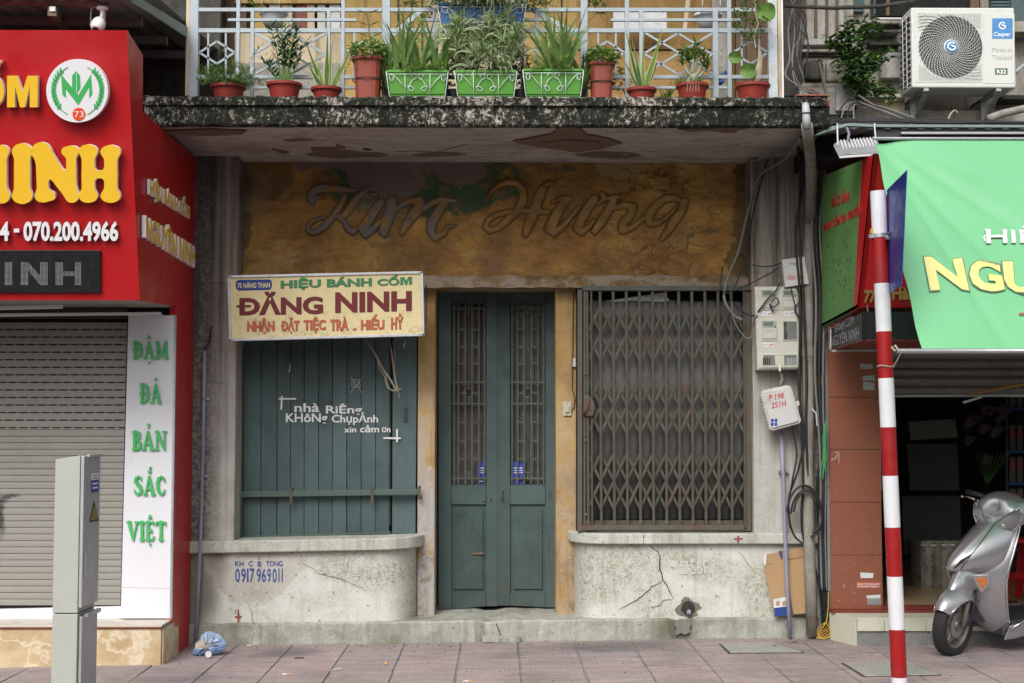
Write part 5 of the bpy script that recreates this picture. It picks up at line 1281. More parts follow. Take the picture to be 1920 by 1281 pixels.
# camera
cm = thing('security_camera', 'white dome security camera hanging under the corrugated canopy', 'camera', tuple(P(186, 30, -1.58)))
c0 = P(192, 14, -1.58)
MB().lathe([(.036, 0), (.036, -.012), (.02, -.02)][::-1], c0, 20).build('mount', M['cam_white'], cm, smooth=True)
MB().tube([c0, c0+Vector((0, 0, -.05)), c0+Vector((-.01, -.01, -.085))], .013, 10).build('neck', M['cam_white'], cm, smooth=True)
hb = P(185, 45, -1.6); dr_ = Vector((-.15, -.5, -.75)).normalized()
pts = [hb-dr_*.052+dr_*t for t in np.linspace(0, .104, 9)]; rad = [.012, .026, .036, .041, .043, .043, .041, .036, .030]
MB().tube(pts, rad, 16).build('housing', M['cam_white'], cm, smooth=True)
MB().tube([pts[-1]-dr_*.004, pts[-1]+dr_*.004], .022, 14).build('lens_face', M['plastic_dk'], cm)
MB().tube([P(196, 36, -1.56), P(197, 22, -1.55)], .005, 8).build('antenna', M['cam_white'], cm); MB().tube([P(181, 12, -1.5), P(171, 16, -1.5), P(170, 34, -1.5), P(170, 50, -1.5)], .004, 6).build('wire', M['cam_white'], cm)
# ------------------------------------------------------------ grey street cabinet
cb = thing('street_cabinet', 'tall narrow grey cable cabinet standing on the pavement in front of the shutter', 'cabinet', (P(125, 1000, -2.3).x, -2.2, 0))
Yc = -2.3; q0, q1 = P(103, 864, Yc), P(149, 855, Yc); xl, xrr = P(99, 1100, Yc).x, P(148, 1000, Yc).x
ztop = PZ(857, Yc, 125); zs = PZ(1151, Yc, 125)
dpt = .33
m = MB(); m.prism([(xl, Yc, zs+.003), (xrr, Yc, zs+.003), (xrr, Yc, PZ(854, Yc)), (xl, Yc, PZ(862, Yc))], (0, dpt, 0)); m.build('upper_body', M['cabinet'], cb, bevel=.004)
m = MB(); m.box(xl, xrr, Yc, Yc+dpt, -.05, zs-.002); m.build('lower_body', M['cabinet'], cb, bevel=.004)
m = MB(); m.box(xrr+.002, xrr+.022, Yc+.004, Yc+dpt-.004, zs+.03, ztop+.005); d_ = m.build('upper_door', M['cabinet_door'], cb, bevel=.005); MB().box(xrr+.022, xrr+.032, Yc+.03, Yc+.05, zs+.2, zs+.34).build('door_handle', M['alu'], d_, bevel=.003)
m = MB(); m.box(xrr+.002, xrr+.020, Yc+.02, Yc+dpt-.004, .03, zs-.02); d2 = m.build('lower_door', M['cabinet_door'], cb, bevel=.005)
MB().box(xrr+.02, xrr+.035, Yc+.06, Yc+dpt+.0, ztop-.003, ztop+.012).build('door_lip', M['cabinet_door'], d_, bevel=.003)
MB().box(xrr+.018, xrr+.04, Yc+.06, Yc+dpt+.0, zs-.03, zs-.008).build('door_lip', M['cabinet_door'], d2, bevel=.003)
xf = xrr+.0235
def side_q(y0, y1, z0, z1): return [(xf, y0, z1), (xf, y1, z1), (xf, y1, z0), (xf, y0, z0)]
zq = lambda y: PZ(y, Yc+.15, 165)
def cab(a, c, ya, yb_, mat, name, dep=.001): MB().prism(side_q(Yc+a, Yc+c, zq(yb_), zq(ya)), (-.001, 0, 0)).build(name, mat, d_)
xf = xrr+.0240; cab(.14, .29, 888, 900, M['white_print'], 'sticker'); letters('ĐIỆN LỰC HÀ NỘI', [Vector(p)+Vector((.001, 0, 0)) for p in side_q(Yc+.16, Yc+.27, zq(895), zq(891))], M['blue_print'], d_, name='sticker_print') if False else None
cab(.14, .29, 901, 924, M['blue_sticker'], 'sticker')
xf += .001
for ya, yb_ in ((891, 893), (895.5, 897.5)): cab(.16, .27, ya, yb_, M['ac_grey_print'], 'sticker_print')
for ya, yb_ in ((906, 909), (914, 917)): cab(.16, .27, ya, yb_, M['white_print'], 'sticker_print')
MB().prism([(xf, Yc+.20, zq(940)), (xf, Yc+.30, zq(979)), (xf, Yc+.12, zq(979))], (-.001, 0, 0)).build('warning_triangle', M['crack'], d_)
xf += .001; MB().prism([(xf, Yc+.205, zq(948)), (xf, Yc+.28, zq(976)), (xf, Yc+.14, zq(976))], (-.001, 0, 0)).build('warning_triangle', M['warn'], d_)
# thin conduit beside the old shop
cd = thing('wall_conduit', 'thin mauve conduit running down the wall beside the red side panel', 'conduit', tuple(P(368, 1195, -.02)))
MB().tube([P(384, 658, .0), P(381, 820, .0), P(378, 960, -.01), P(373, 1080, -.03), P(365.5, 1209, -.05)], .0125, 12).build('pipe', M['conduit'], cd, smooth=True)
MB().tube([P(384, 660, .0), P(386, 650, .0), P(393, 640, .0), P(394, 622, -.01), P(399, 612, -.02)], .0065, 8).build('cable_tail', M['cable'], cd, smooth=True)
for y, x in ((748, 382.5), (893, 379.5)):
    MB().tube([P(x, y, 0)+Vector((.0165*math.cos(a), .0165*math.sin(a)*-1, 0)) for a in np.linspace(-.3, math.pi+.3, 9)], .004, 6).build('clip', M['cable_grey'], cd); MB().rpx(x+3, y-2, x+10, y+2, .018, .008).build('clip', M['alu'], cd)
# ------------------------------------------------------------ hanging sign of number 75
hsg = thing('hanging_shop_sign', 'old cream metal sign with maroon, green and salmon lettering above the teal shutter', 'sign', tuple(P(612, 640, -.15)))
YSg = -.17
c4 = [P(427, 517, YSg), P(793, 509, YSg), P(796, 630, YSg), P(430, 640, YSg)]
MB().prism(c4, (0, .05, 0)).build('box', M['sign_alu'], hsg, bevel=.003)
def sgp(u, v, lift=0): return quad_map(c4, u, 1-v)+Vector((0, -lift, 0))
MB().prism([sgp(.012, .035, .003), sgp(.988, .035, .003), sgp(.988, .965, .003), sgp(.012, .965, .003)], (0, .004, 0)).build('face', M['sign_cream'], hsg)
for a, c in (((0, .018), (1, .018)), ((0, .982), (1, .982)), ((.006, 0), (.006, 1)), ((.994, 0), (.994, 1))):
    MB().bar(sgp(*a, .008), sgp(*c, .008), .018, .012).build('edge_trim', M['sign_alu'], hsg, bevel=.002)
m = MB()
for u in np.linspace(.02, .98, 6): m.lathe([(.0035, 0), (.003, -.003)], sgp(u, .018, .016), 6, 'y'); m.lathe([(.0035, 0), (.003, -.003)], sgp(u, .982, .016), 6, 'y')
stuff(m.build('screws', M['crack'], hsg))
# zoom(4.571) coordinates of the sign face -> photo
def sc_(x, y): return (400+x/4.571, 480+y/4.571)
def sgl(s, x0, yt0, yb0, x1, yt1, yb1, mat, bold=.03, name='lettering', shadow=True, **k):
    q = [P(*sc_(x0, yt0), YSg-.0035), P(*sc_(x1, yt1), YSg-.0035), P(*sc_(x1, yb1), YSg-.0035), P(*sc_(x0, yb0), YSg-.0035)]
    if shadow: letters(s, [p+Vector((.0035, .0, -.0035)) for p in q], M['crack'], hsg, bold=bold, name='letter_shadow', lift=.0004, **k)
    letters(s, q, mat, hsg, bold=bold, name=name, lift=.001, **k)
bp = []
for cx, s in ((220, -1), (478, 1)):
    for a in np.linspace(-90, 90, 9): bp.append((cx+s*26*math.cos(R(a))*1.05, (250 if s < 0 else 247)+s*46*math.sin(R(a))*-1*(-1 if s > 0 else 1)*(-1)))
bp = [(215, 298), (198, 285), (192, 262), (192, 235), (200, 214), (218, 206), (478, 201), (494, 208), (502, 228), (502, 262), (494, 285), (478, 293)]
MB().prism([P(*sc_(x, y), YSg-.0045) for x, y in bp], (0, .001, 0)).build('address_plate', M['sign_blue'], hsg)
q = [P(*sc_(208, 222), YSg-.005), P(*sc_(486, 217), YSg-.005), P(*sc_(486, 273), YSg-.005), P(*sc_(208, 277), YSg-.005)]
letters('75 HÀNG THAN', q, M['sign_cream'], hsg, bold=.025, name='lettering', lift=.001)
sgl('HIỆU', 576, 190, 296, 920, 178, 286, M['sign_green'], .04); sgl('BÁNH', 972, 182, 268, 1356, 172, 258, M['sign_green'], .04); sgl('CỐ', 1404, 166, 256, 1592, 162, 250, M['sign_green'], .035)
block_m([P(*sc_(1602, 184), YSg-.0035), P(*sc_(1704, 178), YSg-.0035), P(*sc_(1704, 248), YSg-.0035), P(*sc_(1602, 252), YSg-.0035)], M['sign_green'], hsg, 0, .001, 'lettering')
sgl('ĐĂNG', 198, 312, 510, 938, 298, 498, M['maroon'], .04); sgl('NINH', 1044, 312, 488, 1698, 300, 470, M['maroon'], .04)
for s, x0, x1, t, b_ in (('NHẬN', 288, 522, 530, 672), ('ĐẶT', 578, 738, 528, 668), ('TIỆC', 772, 962, 520, 662), ('TRÀ', 1000, 1156, 520, 644), ('_', 1194, 1226, 622, 638), ('HIẾU', 1264, 1464, 502, 636), ('HỶ', 1522, 1628, 494, 632)):
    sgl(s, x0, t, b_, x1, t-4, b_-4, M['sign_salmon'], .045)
for a, Y in ((455, .02), (760, .02)):
    MB().tube([P(a, 634 if a > 500 else 640, -.15), P(a, 642 if a > 500 else 648, -.1), P(a, 632, .30)], .008, 6).build('mounting_bracket', M['gate_rust'], hsg)
MB().tube([P(798, 535, -.14), P(800, 540, -.1), P(799, 575, -.08), P(799, 606, -.12)], .004, 5).build('tie_wire', M['crack'], hsg)
tw = thing('twine_bundle', 'loose strands of dirty twine dangling below the cream sign', 'twine', tuple(P(745, 735, .2)))
def strand(pts, w, Y, seed, name='strand', mat='twine'): 
    return MB().tube([P(a, c, Y+random.Random(seed+i).uniform(-.01, .01)) for i, (a, c) in enumerate(pts)], w, 6).build(name, M[mat], tw, smooth=True)
strand([(684, 636), (698, 655), (708, 672), (714, 685), (722, 698), (732, 712), (741, 728), (745, 735)], .007, .12, 1)
strand([(730, 636), (734, 660), (738, 690), (742, 715), (746, 732), (749, 746)], .006, .12, 2)
strand([(708, 676), (712, 692), (719, 702), (724, 712), (728, 726), (736, 734), (746, 730)], .003, .11, 3)
strand([(727, 700), (722, 712), (727, 728), (740, 733), (753, 729)], .003, .10, 4)
strand([(736, 640), (741, 668), (739, 690)], .0025, .11, 5)
for i in range(4): strand([(742, 728+i*1.2), (745, 732+i), (748, 728+i)], .002, .095, 6+i)
strand([(757, 636), (759, 645), (756, 652), (761, 648)], .003, -.1, 12)
strand([(543, 680), (544, 688), (542, 698)], .005, .325, 20, 'white_drip', 'chalk')
# ------------------------------------------------------------ right neighbour (number 77)
rs = thing('tiled_shop_building', 'open shop with brick-red tiled pillar, half-raised roller shutter and dark interior', 'building', (3.6, .3, 0))
YT_ = -.08
xa, xb = P(1556, 900, YT_).x, P(1652, 1100, YT_).x
XRR = 6.5
Z0 = PZ(1142, YT_, 1600)
MB().box(xa+.004, xb-.012, YT_+.012, .35, 0, 3.3).build('pillar_core', M['grout'], rs)
jy = [655, 745, 843, 942, 1041, 1142]
for i in range(len(jy)-1):
    z1, z0 = PZ(jy[i], YT_, 1600), PZ(jy[i+1], YT_, 1600)
    MB().box(xa, xb, YT_, YT_+.012, z0+.002, z1-.002).build('wall_tile', M['orange_tile'], rs, bevel=.0012)
    MB().box(xb-.0005, xb+.011, YT_+.002, .2, z0+.0012, z1-.0012).build('wall_tile', M['orange_tile'], rs)
MB().box(xa-.022, xa-.001, YT_+.01, .03, 0, 2.2).build('pillar_edge', M['grey_render'], rs)
MB().box(xb+.012, xb+.03, YT_+.06, .2, PZ(920, 0), PZ(655, 0)).build('shutter_guide', M['alu'], rs)
for q, mt in (((1614, 682, 1637, 692), 'alu'), ((1617, 705, 1640, 714), 'alu'), ((1618, 716, 1640, 732), 'alu'), ((1614, 1074, 1638, 1084), 'card_white'), ((1625, 1116, 1651, 1122), 'card_white')):
    r_ = random.Random(q[0]); MB().ppx([(q[0]+r_.uniform(-2, 2), q[1]+r_.uniform(-1, 1)), (q[2], q[1]+r_.uniform(-2, 2)), (q[2]+r_.uniform(-2, 2), q[3]), (q[0], q[3]+r_.uniform(-1, 1))], YT_-.002, .002).build('torn_sticker', M[mt], rs)
MB().rpx(1626, 1122, 1652, 1134, YT_-.0015, .0015).build('glue_mark', M['galv'], rs)
MB().rpx(1606, 1091, 1651, 1103, YT_-.0015, .0015).build('red_sticker', M['sign_salmon'], rs)
letters('KHOAN CẮT BÊ TÔNG KHOAN RÚT', onp(1608, 1092.5, 1650, 1096.5, YT_-.002), M['white_print'], rs, name='sticker_print'); letters('ĐT: 0912.736.799 - 0903.523.111', onp(1608, 1098, 1648, 1101.5, YT_-.002), M['white_print'], rs, name='sticker_print')
for pts in ([(1566, 848), (1574, 849)], [(1573, 849), (1573, 871)], [(1572, 851), (1566, 860), (1559, 863)], [(1559, 863), (1562, 859)]): crack(pts, rs, .0022, Y=YT_-.001, jit=.3, name='chalk_arrow', mat='chalk')
# platform with tiled nosing, its left end cut back
YQ = -.43
xc = PX(1607, YQ, 1200); xd = xa-.02
zt_ = PZ(1158.5, YQ, 1600)
def plat(o, z0, z1, mat, name): return MB().prism([(xd-.0, .0-.0, z0), (xd-.0+o*.5, YT_-.02-o, z0), (xc+o*0-.0, YQ-o, z0), (XRR, YQ-o, z0), (XRR, .1, z0)], (0, 0, z1-z0)).build(name, mat, rs)
plat(0, -.05, zt_-.012, M['grey_render'], 'platform'); plat(.006, zt_-.012, zt_, M['cream_tile'], 'platform_top')
tx = [xc, PX(1657, YQ, 1170), PX(1735, YQ, 1170)]
while tx[-1] < XRR: tx.append(tx[-1]+.45)
zb_ = PZ(1183, YQ, 1600)
for i in range(len(tx)-1): MB().box(tx[i]+.002, tx[i+1]-.002, YQ-.014, YQ-.001, zb_-(.0 if i else -.0), zt_-.013).build('nosing_tile', M['cream_tile'], rs)
a_, b_ = Vector((xc, YQ, 0)), Vector((xd+.01, YT_-.02, 0)); nn = Vector((-(a_.y-b_.y), (a_.x-b_.x), 0)).normalized(); nn = nn if nn.y < 0 else -nn
MB().prism([a_+nn*.012+Vector((0, 0, .03)), b_+nn*.012+Vector((0, 0, .02)), b_+nn*.012+Vector((0, 0, zt_-.013)), a_+nn*.012+Vector((0, 0, zt_-.013))], -nn*.01).build('nosing_tile', M['cream_tile'], rs)
MB().box(xd, XRR, YT_-.1, YT_+.0, zt_+.001, zt_+.018).build('red_edge', M['lip_red'], rs)
MB().box(xb, XRR, -.1, .0, zt_+.001, Z0+.02).build('threshold', M['lip_red'], rs)
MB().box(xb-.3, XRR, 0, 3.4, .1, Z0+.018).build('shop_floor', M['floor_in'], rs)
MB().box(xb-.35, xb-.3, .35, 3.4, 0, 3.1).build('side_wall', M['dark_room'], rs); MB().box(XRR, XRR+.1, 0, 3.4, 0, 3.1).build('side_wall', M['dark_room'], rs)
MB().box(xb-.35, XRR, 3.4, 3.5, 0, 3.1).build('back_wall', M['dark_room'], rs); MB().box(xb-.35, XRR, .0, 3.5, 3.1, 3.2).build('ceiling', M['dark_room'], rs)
# roller shutter, partly down
sh2 = thing('roller_shutter', 'old grimy roller shutter rolled most of the way up over the dark shop', 'roller shutter', (4, .06, 1.9))
Y2 = .06; yy = [600, 618, 636, 655, 673, 690, 705, 723, 741]
for i in range(len(yy)-1):
    z1, z0 = PZ(yy[i], Y2, 1780), PZ(yy[i+1], Y2, 1780); h = z1-z0
    sec = [(0, z0), (-.004, z0+h*.1), (-.018, z0+h*.25), (-.020, z0+h*.6), (-.014, z0+h*.8), (.004, z0+h*.9), (.004, z1), (.012, z1), (.012, z0)]
    MB().loft([[(X, Y2+dy, z) for dy, z in sec] for X in (xb+.02, XRR)]).build('slat', M['shutter2'], sh2)
MB().ppx([(1640, 741), (2300, 738), (2300, 743), (1640, 745)], Y2-.01, .03).build('bottom_edge', M['alu'], sh2)
MB().box(xb, XRR, .1, .2, PZ(600, 0), 3.2).build('lintel_wall', M['dark_room'], rs)
MB().ppx([(1560, 656), (1725, 654), (1725, 658), (1560, 660)], -.45, .03).build('canopy_rail', M['alu'], rs)
# things inside, dim
def inside(name, label, cat, loc, g=None): return thing(name, label, cat, loc, g)
def flat_box(px0, py0, px1, py1, Y, dep, mat, name, label, cat='box', tilt=0):
    t = inside(name, label, cat, tuple(P((px0+px1)/2, py1, Y)))
    MB().ppx([(px0, py0+tilt), (px1, py0), (px1+4, py1-tilt), (px0+6, py1)], Y, dep).build('carton', mat, t, bevel=.004); return t
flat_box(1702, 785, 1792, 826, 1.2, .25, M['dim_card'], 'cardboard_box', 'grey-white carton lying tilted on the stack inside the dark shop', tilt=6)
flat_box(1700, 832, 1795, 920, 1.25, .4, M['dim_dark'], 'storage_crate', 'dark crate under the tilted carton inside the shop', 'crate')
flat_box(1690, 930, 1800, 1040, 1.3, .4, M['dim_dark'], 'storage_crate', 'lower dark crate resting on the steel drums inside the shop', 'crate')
for i, (x, y, r) in enumerate(((1738, 1075, .13), (1775, 1078, .12))):
    t = inside('steel_drum', ('round steel drum on the shop floor, nearer the tiled pillar', 'round steel drum on the shop floor, nearer the scooter')[i], 'drum', tuple(P(x, 1100, 1.1)), 'steel drums inside the shop')
    c = P(x, 1098, 1.2); MB().lathe([(r, 0), (r, .33), (r*.97, .34), (r*.97, .35)], (c.x, 1.2, Z0+.02), 20).build('drum_body', M['steel_pot'], t, smooth=False); MB().lathe([(r*1.02, .35), (r*1.02, .37), (.02, .385)], (c.x, 1.2, Z0+.02), 20).build('drum_lid', M['steel_pot'], t)
fl = inside('flower_bunch', 'bunch of pale pink artificial flowers hanging in the dark shop', 'flowers', tuple(P(1850, 900, 1.1)))
r_ = random.Random(9)
for i in range(16):
    c = P(1818+r_.uniform(-12, 72), 765+r_.uniform(0, 105), 1.1+r_.uniform(0, .15)); m = MB()
    for k in range(9):
        a = k*2.4; q = Vector((math.cos(a), -.6, math.sin(a)))*(.012+.003*k); m.obox(c+q, (.034, .006, .03), (a, k*.4, a*.6))
    m.build('flower', M['bouquet'], fl)
m = MB()
for i in range(9): m.tube([P(1850, 910, 1.2), P(1830+i*8, 850, 1.15)], .004, 5)
m.build('stems', M['leaf_dark'], fl); fl.children[0]
sv = inside('shelf_rack', 'tall shelf with red and white packets at the back of the dark shop', 'shelf', tuple(P(1925, 1000, 1.6)))
for y in (765, 845, 905, 965, 1030): MB().ppx([(1890, y), (2010, y), (2010, y+5), (1890, y+5)], 1.6, .35).build('shelf_board', M['card_blue'], sv)
MB().rpx(1886, 700, 1890, 1090, 1.6, .35).build('upright', M['plastic_dk'], sv)
for j, y in enumerate((765, 845, 905, 965)):
    for i in range(7):
        pk = thing('packet', f'red and white packet on shelf board in the dark shop', 'packet', tuple(P(1896+i*14, y, 1.62)), 'packets on the shelf in the dark shop')
        MB().rpx(1893+i*14, y-48, 1904+i*14, y, 1.62, .08).build('wrapper', M['dim_card'], pk); MB().rpx(1895+i*14, y-40, 1901+i*14, y-24, 1.618, .004).build('label_print', M['red_print'], pk)
t = inside('bamboo_pole', 'bamboo pole lying slanted under the raised roller shutter', 'pole', tuple(P(1860, 740, .4)))
MB().tube([P(1815, 740, -.06), P(1930, 718, -.2), P(2010, 703, -.3)], [.008, .014, .016], 10).build('cane', M['bamboo'], t, smooth=True)
t = inside('plastic_strip', 'white plastic strip hanging below the shutter edge', 'strip', tuple(P(1820, 750, 0)))
MB().ppx([(1805, 753), (1840, 743), (1842, 746), (1808, 757)], .02, .006).build('strip_body', M['card_white'], t)
for i, (px, z_) in enumerate(((1905, 0), (1960, 0))):
    st = thing('plastic_stool', ('red plastic stool behind the scooter, closer to the pillar', 'red plastic stool behind the scooter saddle')[i], 'stool', tuple(P(px, 1125, .25)), 'red plastic stools inside the shop')
    c = P(px+6, 1120, .3); zf = Z0+.02
    MB().box(c.x-.15, c.x+.15, .15, .45, zf+.42, zf+.45).build('seat', M['red_plastic'], st, bevel=.01)
    for sx_ in (-1, 1):
        for sy_ in (-1, 1): MB().prism([(c.x+sx_*.13-.03, .3+sy_*.13-.02, zf+.42), (c.x+sx_*.13+.03, .3+sy_*.13-.02, zf+.42), (c.x+sx_*.17+.03, .3+sy_*.16-.02, zf), (c.x+sx_*.17-.03, .3+sy_*.16-.02, zf)], (0, .035, 0)).build('leg', M['red_plastic'], st, bevel=.004)
    MB().box(c.x-.14, c.x+.14, .15, .17, zf+.16, zf+.21).build('stretcher', M['red_plastic'], st, bevel=.004)
# sign box of number 77
X7 = 2.31
s7 = thing('green_sided_shop_sign', 'sign box with green lettered side and red front, half hidden by the green banner', 'sign', (2.6, -.8, 2.2))
a0, a1 = PXp(1541, 613, X7), PXp(1600, 581, X7)      # bottom back, bottom front (green)
t0, t1 = PXp(1541, 331, X7), PXp(1617, 300, X7)
MB().prism([a0, a1, t1, t0], (.03, 0, 0)).build('green_side', M['green_sheet'], s7)
f0, f1 = PXp(1609, 577, X7), PXp(1639, 288, X7)
MB().prism([a1+Vector((0, -.0005, 0)), f0, f1, t1+Vector((0, -.0005, 0))], (.03, 0, 0)).build('red_side', M['red'], s7)
XF = 4.6
MB().prism([f0, Vector((XF, f0.y, f0.z)), Vector((XF, f1.y, f1.z)), f1], (0, .03, 0)).build('red_front', M['red'], s7)
MB().prism([a0+Vector((0, 0, .002)), Vector((XF, a0.y, a0.z+.002)), Vector((XF, f0.y+.01, f0.z+.002)), f0+Vector((0, .01, .002))], (0, 0, .02)).build('red_underside', M['red_dark'], s7)
def q7(x0, t_0, b_0, x1, t_1, b_1): return [PXp(x0, t_0, X7), PXp(x1, t_1, X7), PXp(x1, b_1, X7), PXp(x0, b_0, X7)]
letters('ĐẶC SẢN', q7(1559, 366, 394, 1593, 353, 382), M['red_print'], s7, depth=.003, lift=.002, bold=.02, name='side_letter')
letters('BÁNH CỐM GIA TRUYỀN', q7(1545, 414, 434, 1616, 376, 402), M['red_print'], s7, depth=.003, lift=.002, bold=.02, name='side_letter')
m = MB(); r_ = random.Random(1)
for i in range(34):
    p = PXp(1552+r_.uniform(0, 46), 430+r_.uniform(0, 135), X7-.002); m.obox(p, (.002, .012, .018))
stuff(m.build('hole_marks', M['crack'], s7))
def fq7(x0, y0, x1, y1):
    r = []
    for (a, c) in ((x0, y0), (x1, y0), (x1, y1), (x0, y1)):
        n = Vector((0, -(f1.z-f0.z), (f1.y-f0.y))).normalized(); d = ray(a, c); o = Vector((0, CAMY, CAMZ)); r.append(o+d*((f0-o).dot(n)/d.dot(n)))
    return r
letters('77', fq7(1619, 543, 1640, 566), M['brass'], s7, depth=.015, lift=.006, bold=.035, name='brass_letter', shear=.06)
letters('Hàng Than', fq7(1671, 536, 1790, 567), M['brass'], s7, depth=.015, lift=.006, bold=.035, name='brass_letter')
MB().tube(fq7(1626, 572, 1628, 590)[0:2][:1]+[fq7(1627, 572, 1628, 592)[2]], .006, 6).build('hook', M['alu'], s7)
# LED running-text box beneath
l7 = thing('led_text_box', 'black light board hanging under the green-sided sign box, its dotted side lettering unlit', 'sign', (2.5, -.5, 2))
b0_, b1_, c0_, c1_ = PXp(1557, 617, X7+.02), PXp(1618, 585, X7+.02), PXp(1557, 655, X7+.02), PXp(1618, 637, X7+.02)
MB().prism([b0_, b1_, c1_, c0_], (.02, 0, 0)).build('led_side', M['led_black'], l7); MB().prism([b1_, Vector((XF, b1_.y, b1_.z)), Vector((XF, b1_.y, c1_.z)), c1_], (0, .02, 0)).build('led_front', M['led_black'], l7)
MB().prism([b1_-Vector((.002, 0, 0)), b1_+Vector((.0, -.012, 0)), c1_+Vector((0, -.012, 0)), c1_-Vector((.002, 0, 0))], (.012, 0, 0)).build('led_frame', M['led_black'], l7)
MB().prism([c0_, c1_, Vector((XF, c1_.y, c1_.z)), Vector((XF, c0_.y, c0_.z))], (0, 0, -.006)).build('led_bottom', M['lip_red'], l7)
MB().prism([b0_-Vector((.003, .02, 0)), b0_-Vector((.003, 0, 0)), c0_-Vector((.003, 0, 0)), c0_-Vector((.003, .02, 0))], (.003, 0, 0)).build('led_frame', M['card_white'], l7)
letters('BÁNH CỐM', [PXp(1566, 598, X7+.02), PXp(1601, 583, X7+.02), PXp(1601, 607, X7+.02), PXp(1566, 624, X7+.02)], M['led_dot'], l7, bold=-.012, name='led_lettering')
letters('NGUYÊN NINH', [PXp(1559, 626, X7+.02), PXp(1611, 607, X7+.02), PXp(1611, 635, X7+.02), PXp(1559, 650, X7+.02)], M['led_dot'], l7, bold=-.012, name='led_lettering')
# green banner sloping outwards
bn = thing('green_banner', 'light green canvas banner sloping out over the right shop, with white and yellow print', 'banner', (4, -1.9, 2))
def bpt(u, v):   # u along x from the left edge (m), v 0 top .. 1 bottom
    x = 2.302+u; y = -1.67-.90*v; z = 3.28-1.34*v
    return Vector((x, y, z))
def bnd(px, py):
    A_ = bpt(0, 0); n = Vector((0, -1.34, .90)).normalized(); d = ray(px, py); o = Vector((0, CAMY, CAMZ)); return o+d*((A_-o).dot(n)/d.dot(n))
BNn = Vector((0, -1.34, .90)).normalized()
def bdef(u, v):
    k = math.exp(-u*1.1); return .022*math.sin((v*2.2-u*1.6)*4+1)*k*math.sin(math.pi*v)+.03*math.sin(math.pi*v)*math.sin(u*1.3+.3)+.012*math.sin(u*9+v*3)*math.exp(-(1-v)*6)+.010*math.exp(-(((u-.95*v-.05)/.05)**2))*v+.026*math.exp(-(((u-.46*v-.02)/.03)**2))*v*(1.15-v)*2+.020*math.exp(-(((u-1.6*v-.05)/.05)**2))+.016*math.exp(-(((u-.9*v)/.04)**2))+.012*math.exp(-(((u-2.7*v-.1)/.08)**2))
def drape(o):
    inv = Vector((4, -1.9, 2))
    for q in o.data.vertices:
        p = q.co+inv; u = p.x-2.302; v = (3.28-p.z)/1.34; q.co = q.co-BNn*bdef(u, min(1, max(0, v)))
m = MB(); NU, NV = 110, 50; L_ = 3.2
for i in range(NU+1):
    for j in range(NV+1):
        u = L_*i/NU; v = j/NV; p = bpt(u, v)
        k = math.exp(-u*1.1); d_ = bdef(u, v)
        if i == 0: p.x += .006*math.sin(v*19)
        m.v.append(tuple(p+BNn*(-d_)))
m.f = [(i*(NV+1)+j, (i+1)*(NV+1)+j, (i+1)*(NV+1)+j+1, i*(NV+1)+j+1) for i in range(NU) for j in range(NV)]
m.build('canvas', M['banner'], bn, smooth=True)
def bq(x0, y0, x1, y1, lean=0): return [bnd(x0, y0), bnd(x1, y0), bnd(x1+lean, y1), bnd(x0+lean, y1)]
def bstroke(st, mat, lift, name): drape(strokes_on(st, 1.0, lambda u, v: bnd(u, -v)+BNn*.006, BNn, .001, mat, bn, name))
def blet(s, q, mat, bold, lift=.022, name='print', **k): drape(letters(s, q, mat, bn, bold=bold, lift=lift-.016, name=name, **k))
# NGU...: outlined heavy italics-free capitals
for ch, x0, x1, ln in (('N', 1729, 1806, 14), ('G', 1812, 1880, 7), ('U', 1880, 1960, 4), ('Y', 1962, 2040, 0)):
    yy0, yy1 = 482, (546 if ch == 'N' else 549)
    blet(ch, bq(x0, yy0, x1, yy1, ln), M['dark_print'], .05, .024, 'print_outline'); blet(ch, bq(x0+2, yy0+2, x1-2, yy1-2, ln), M['cream_print'], .04, .027, 'print_letter')
for s, x0, x1, ya, yb_ in (('HIỆU', 1851, 1990, 416, 457),):
    blet(s, bq(x0-1, ya+1, x1+1, yb_+1, 2), M['dark_print'], .012, .024, 'print_outline'); blet(s, bq(x0, ya, x1, yb_, 2), M['white_print'], .012, .028, 'print_letter')
bstroke([([(1851, -444), (1848, -438), (1853, -432), (1858, -436)], 1.3), ([(1850, -424), (1858, -425)], 1.3)], M['white_print'], .022, 'print_letter')
MB().prism(bq(1911, 587, 1960, 590), BNn*.001).build('print_letter', M['red_print'], bn)
e0, e1 = bpt(-.02, 1.0), bpt(L_, 1.0)
MB().tube([e0+Vector((-.12, 0, .0)), e1], .014, 10).build('bottom_bar', M['galv'], bn, smooth=True)
MB().tube([bpt(-.01, 0)+Vector((0, .0, .01)), bpt(L_, 0)+Vector((0, 0, .01))], .01, 8).build('top_bar', M['galv'], bn)
MB().tube([e0+Vector((-.11, -.0, 0)), e0+Vector((-.13, .0, .03)), e0+Vector((-.15, 0, .02)), e0+Vector((-.13, 0, .0))], .006, 6).build('tie', M['switch'], bn)
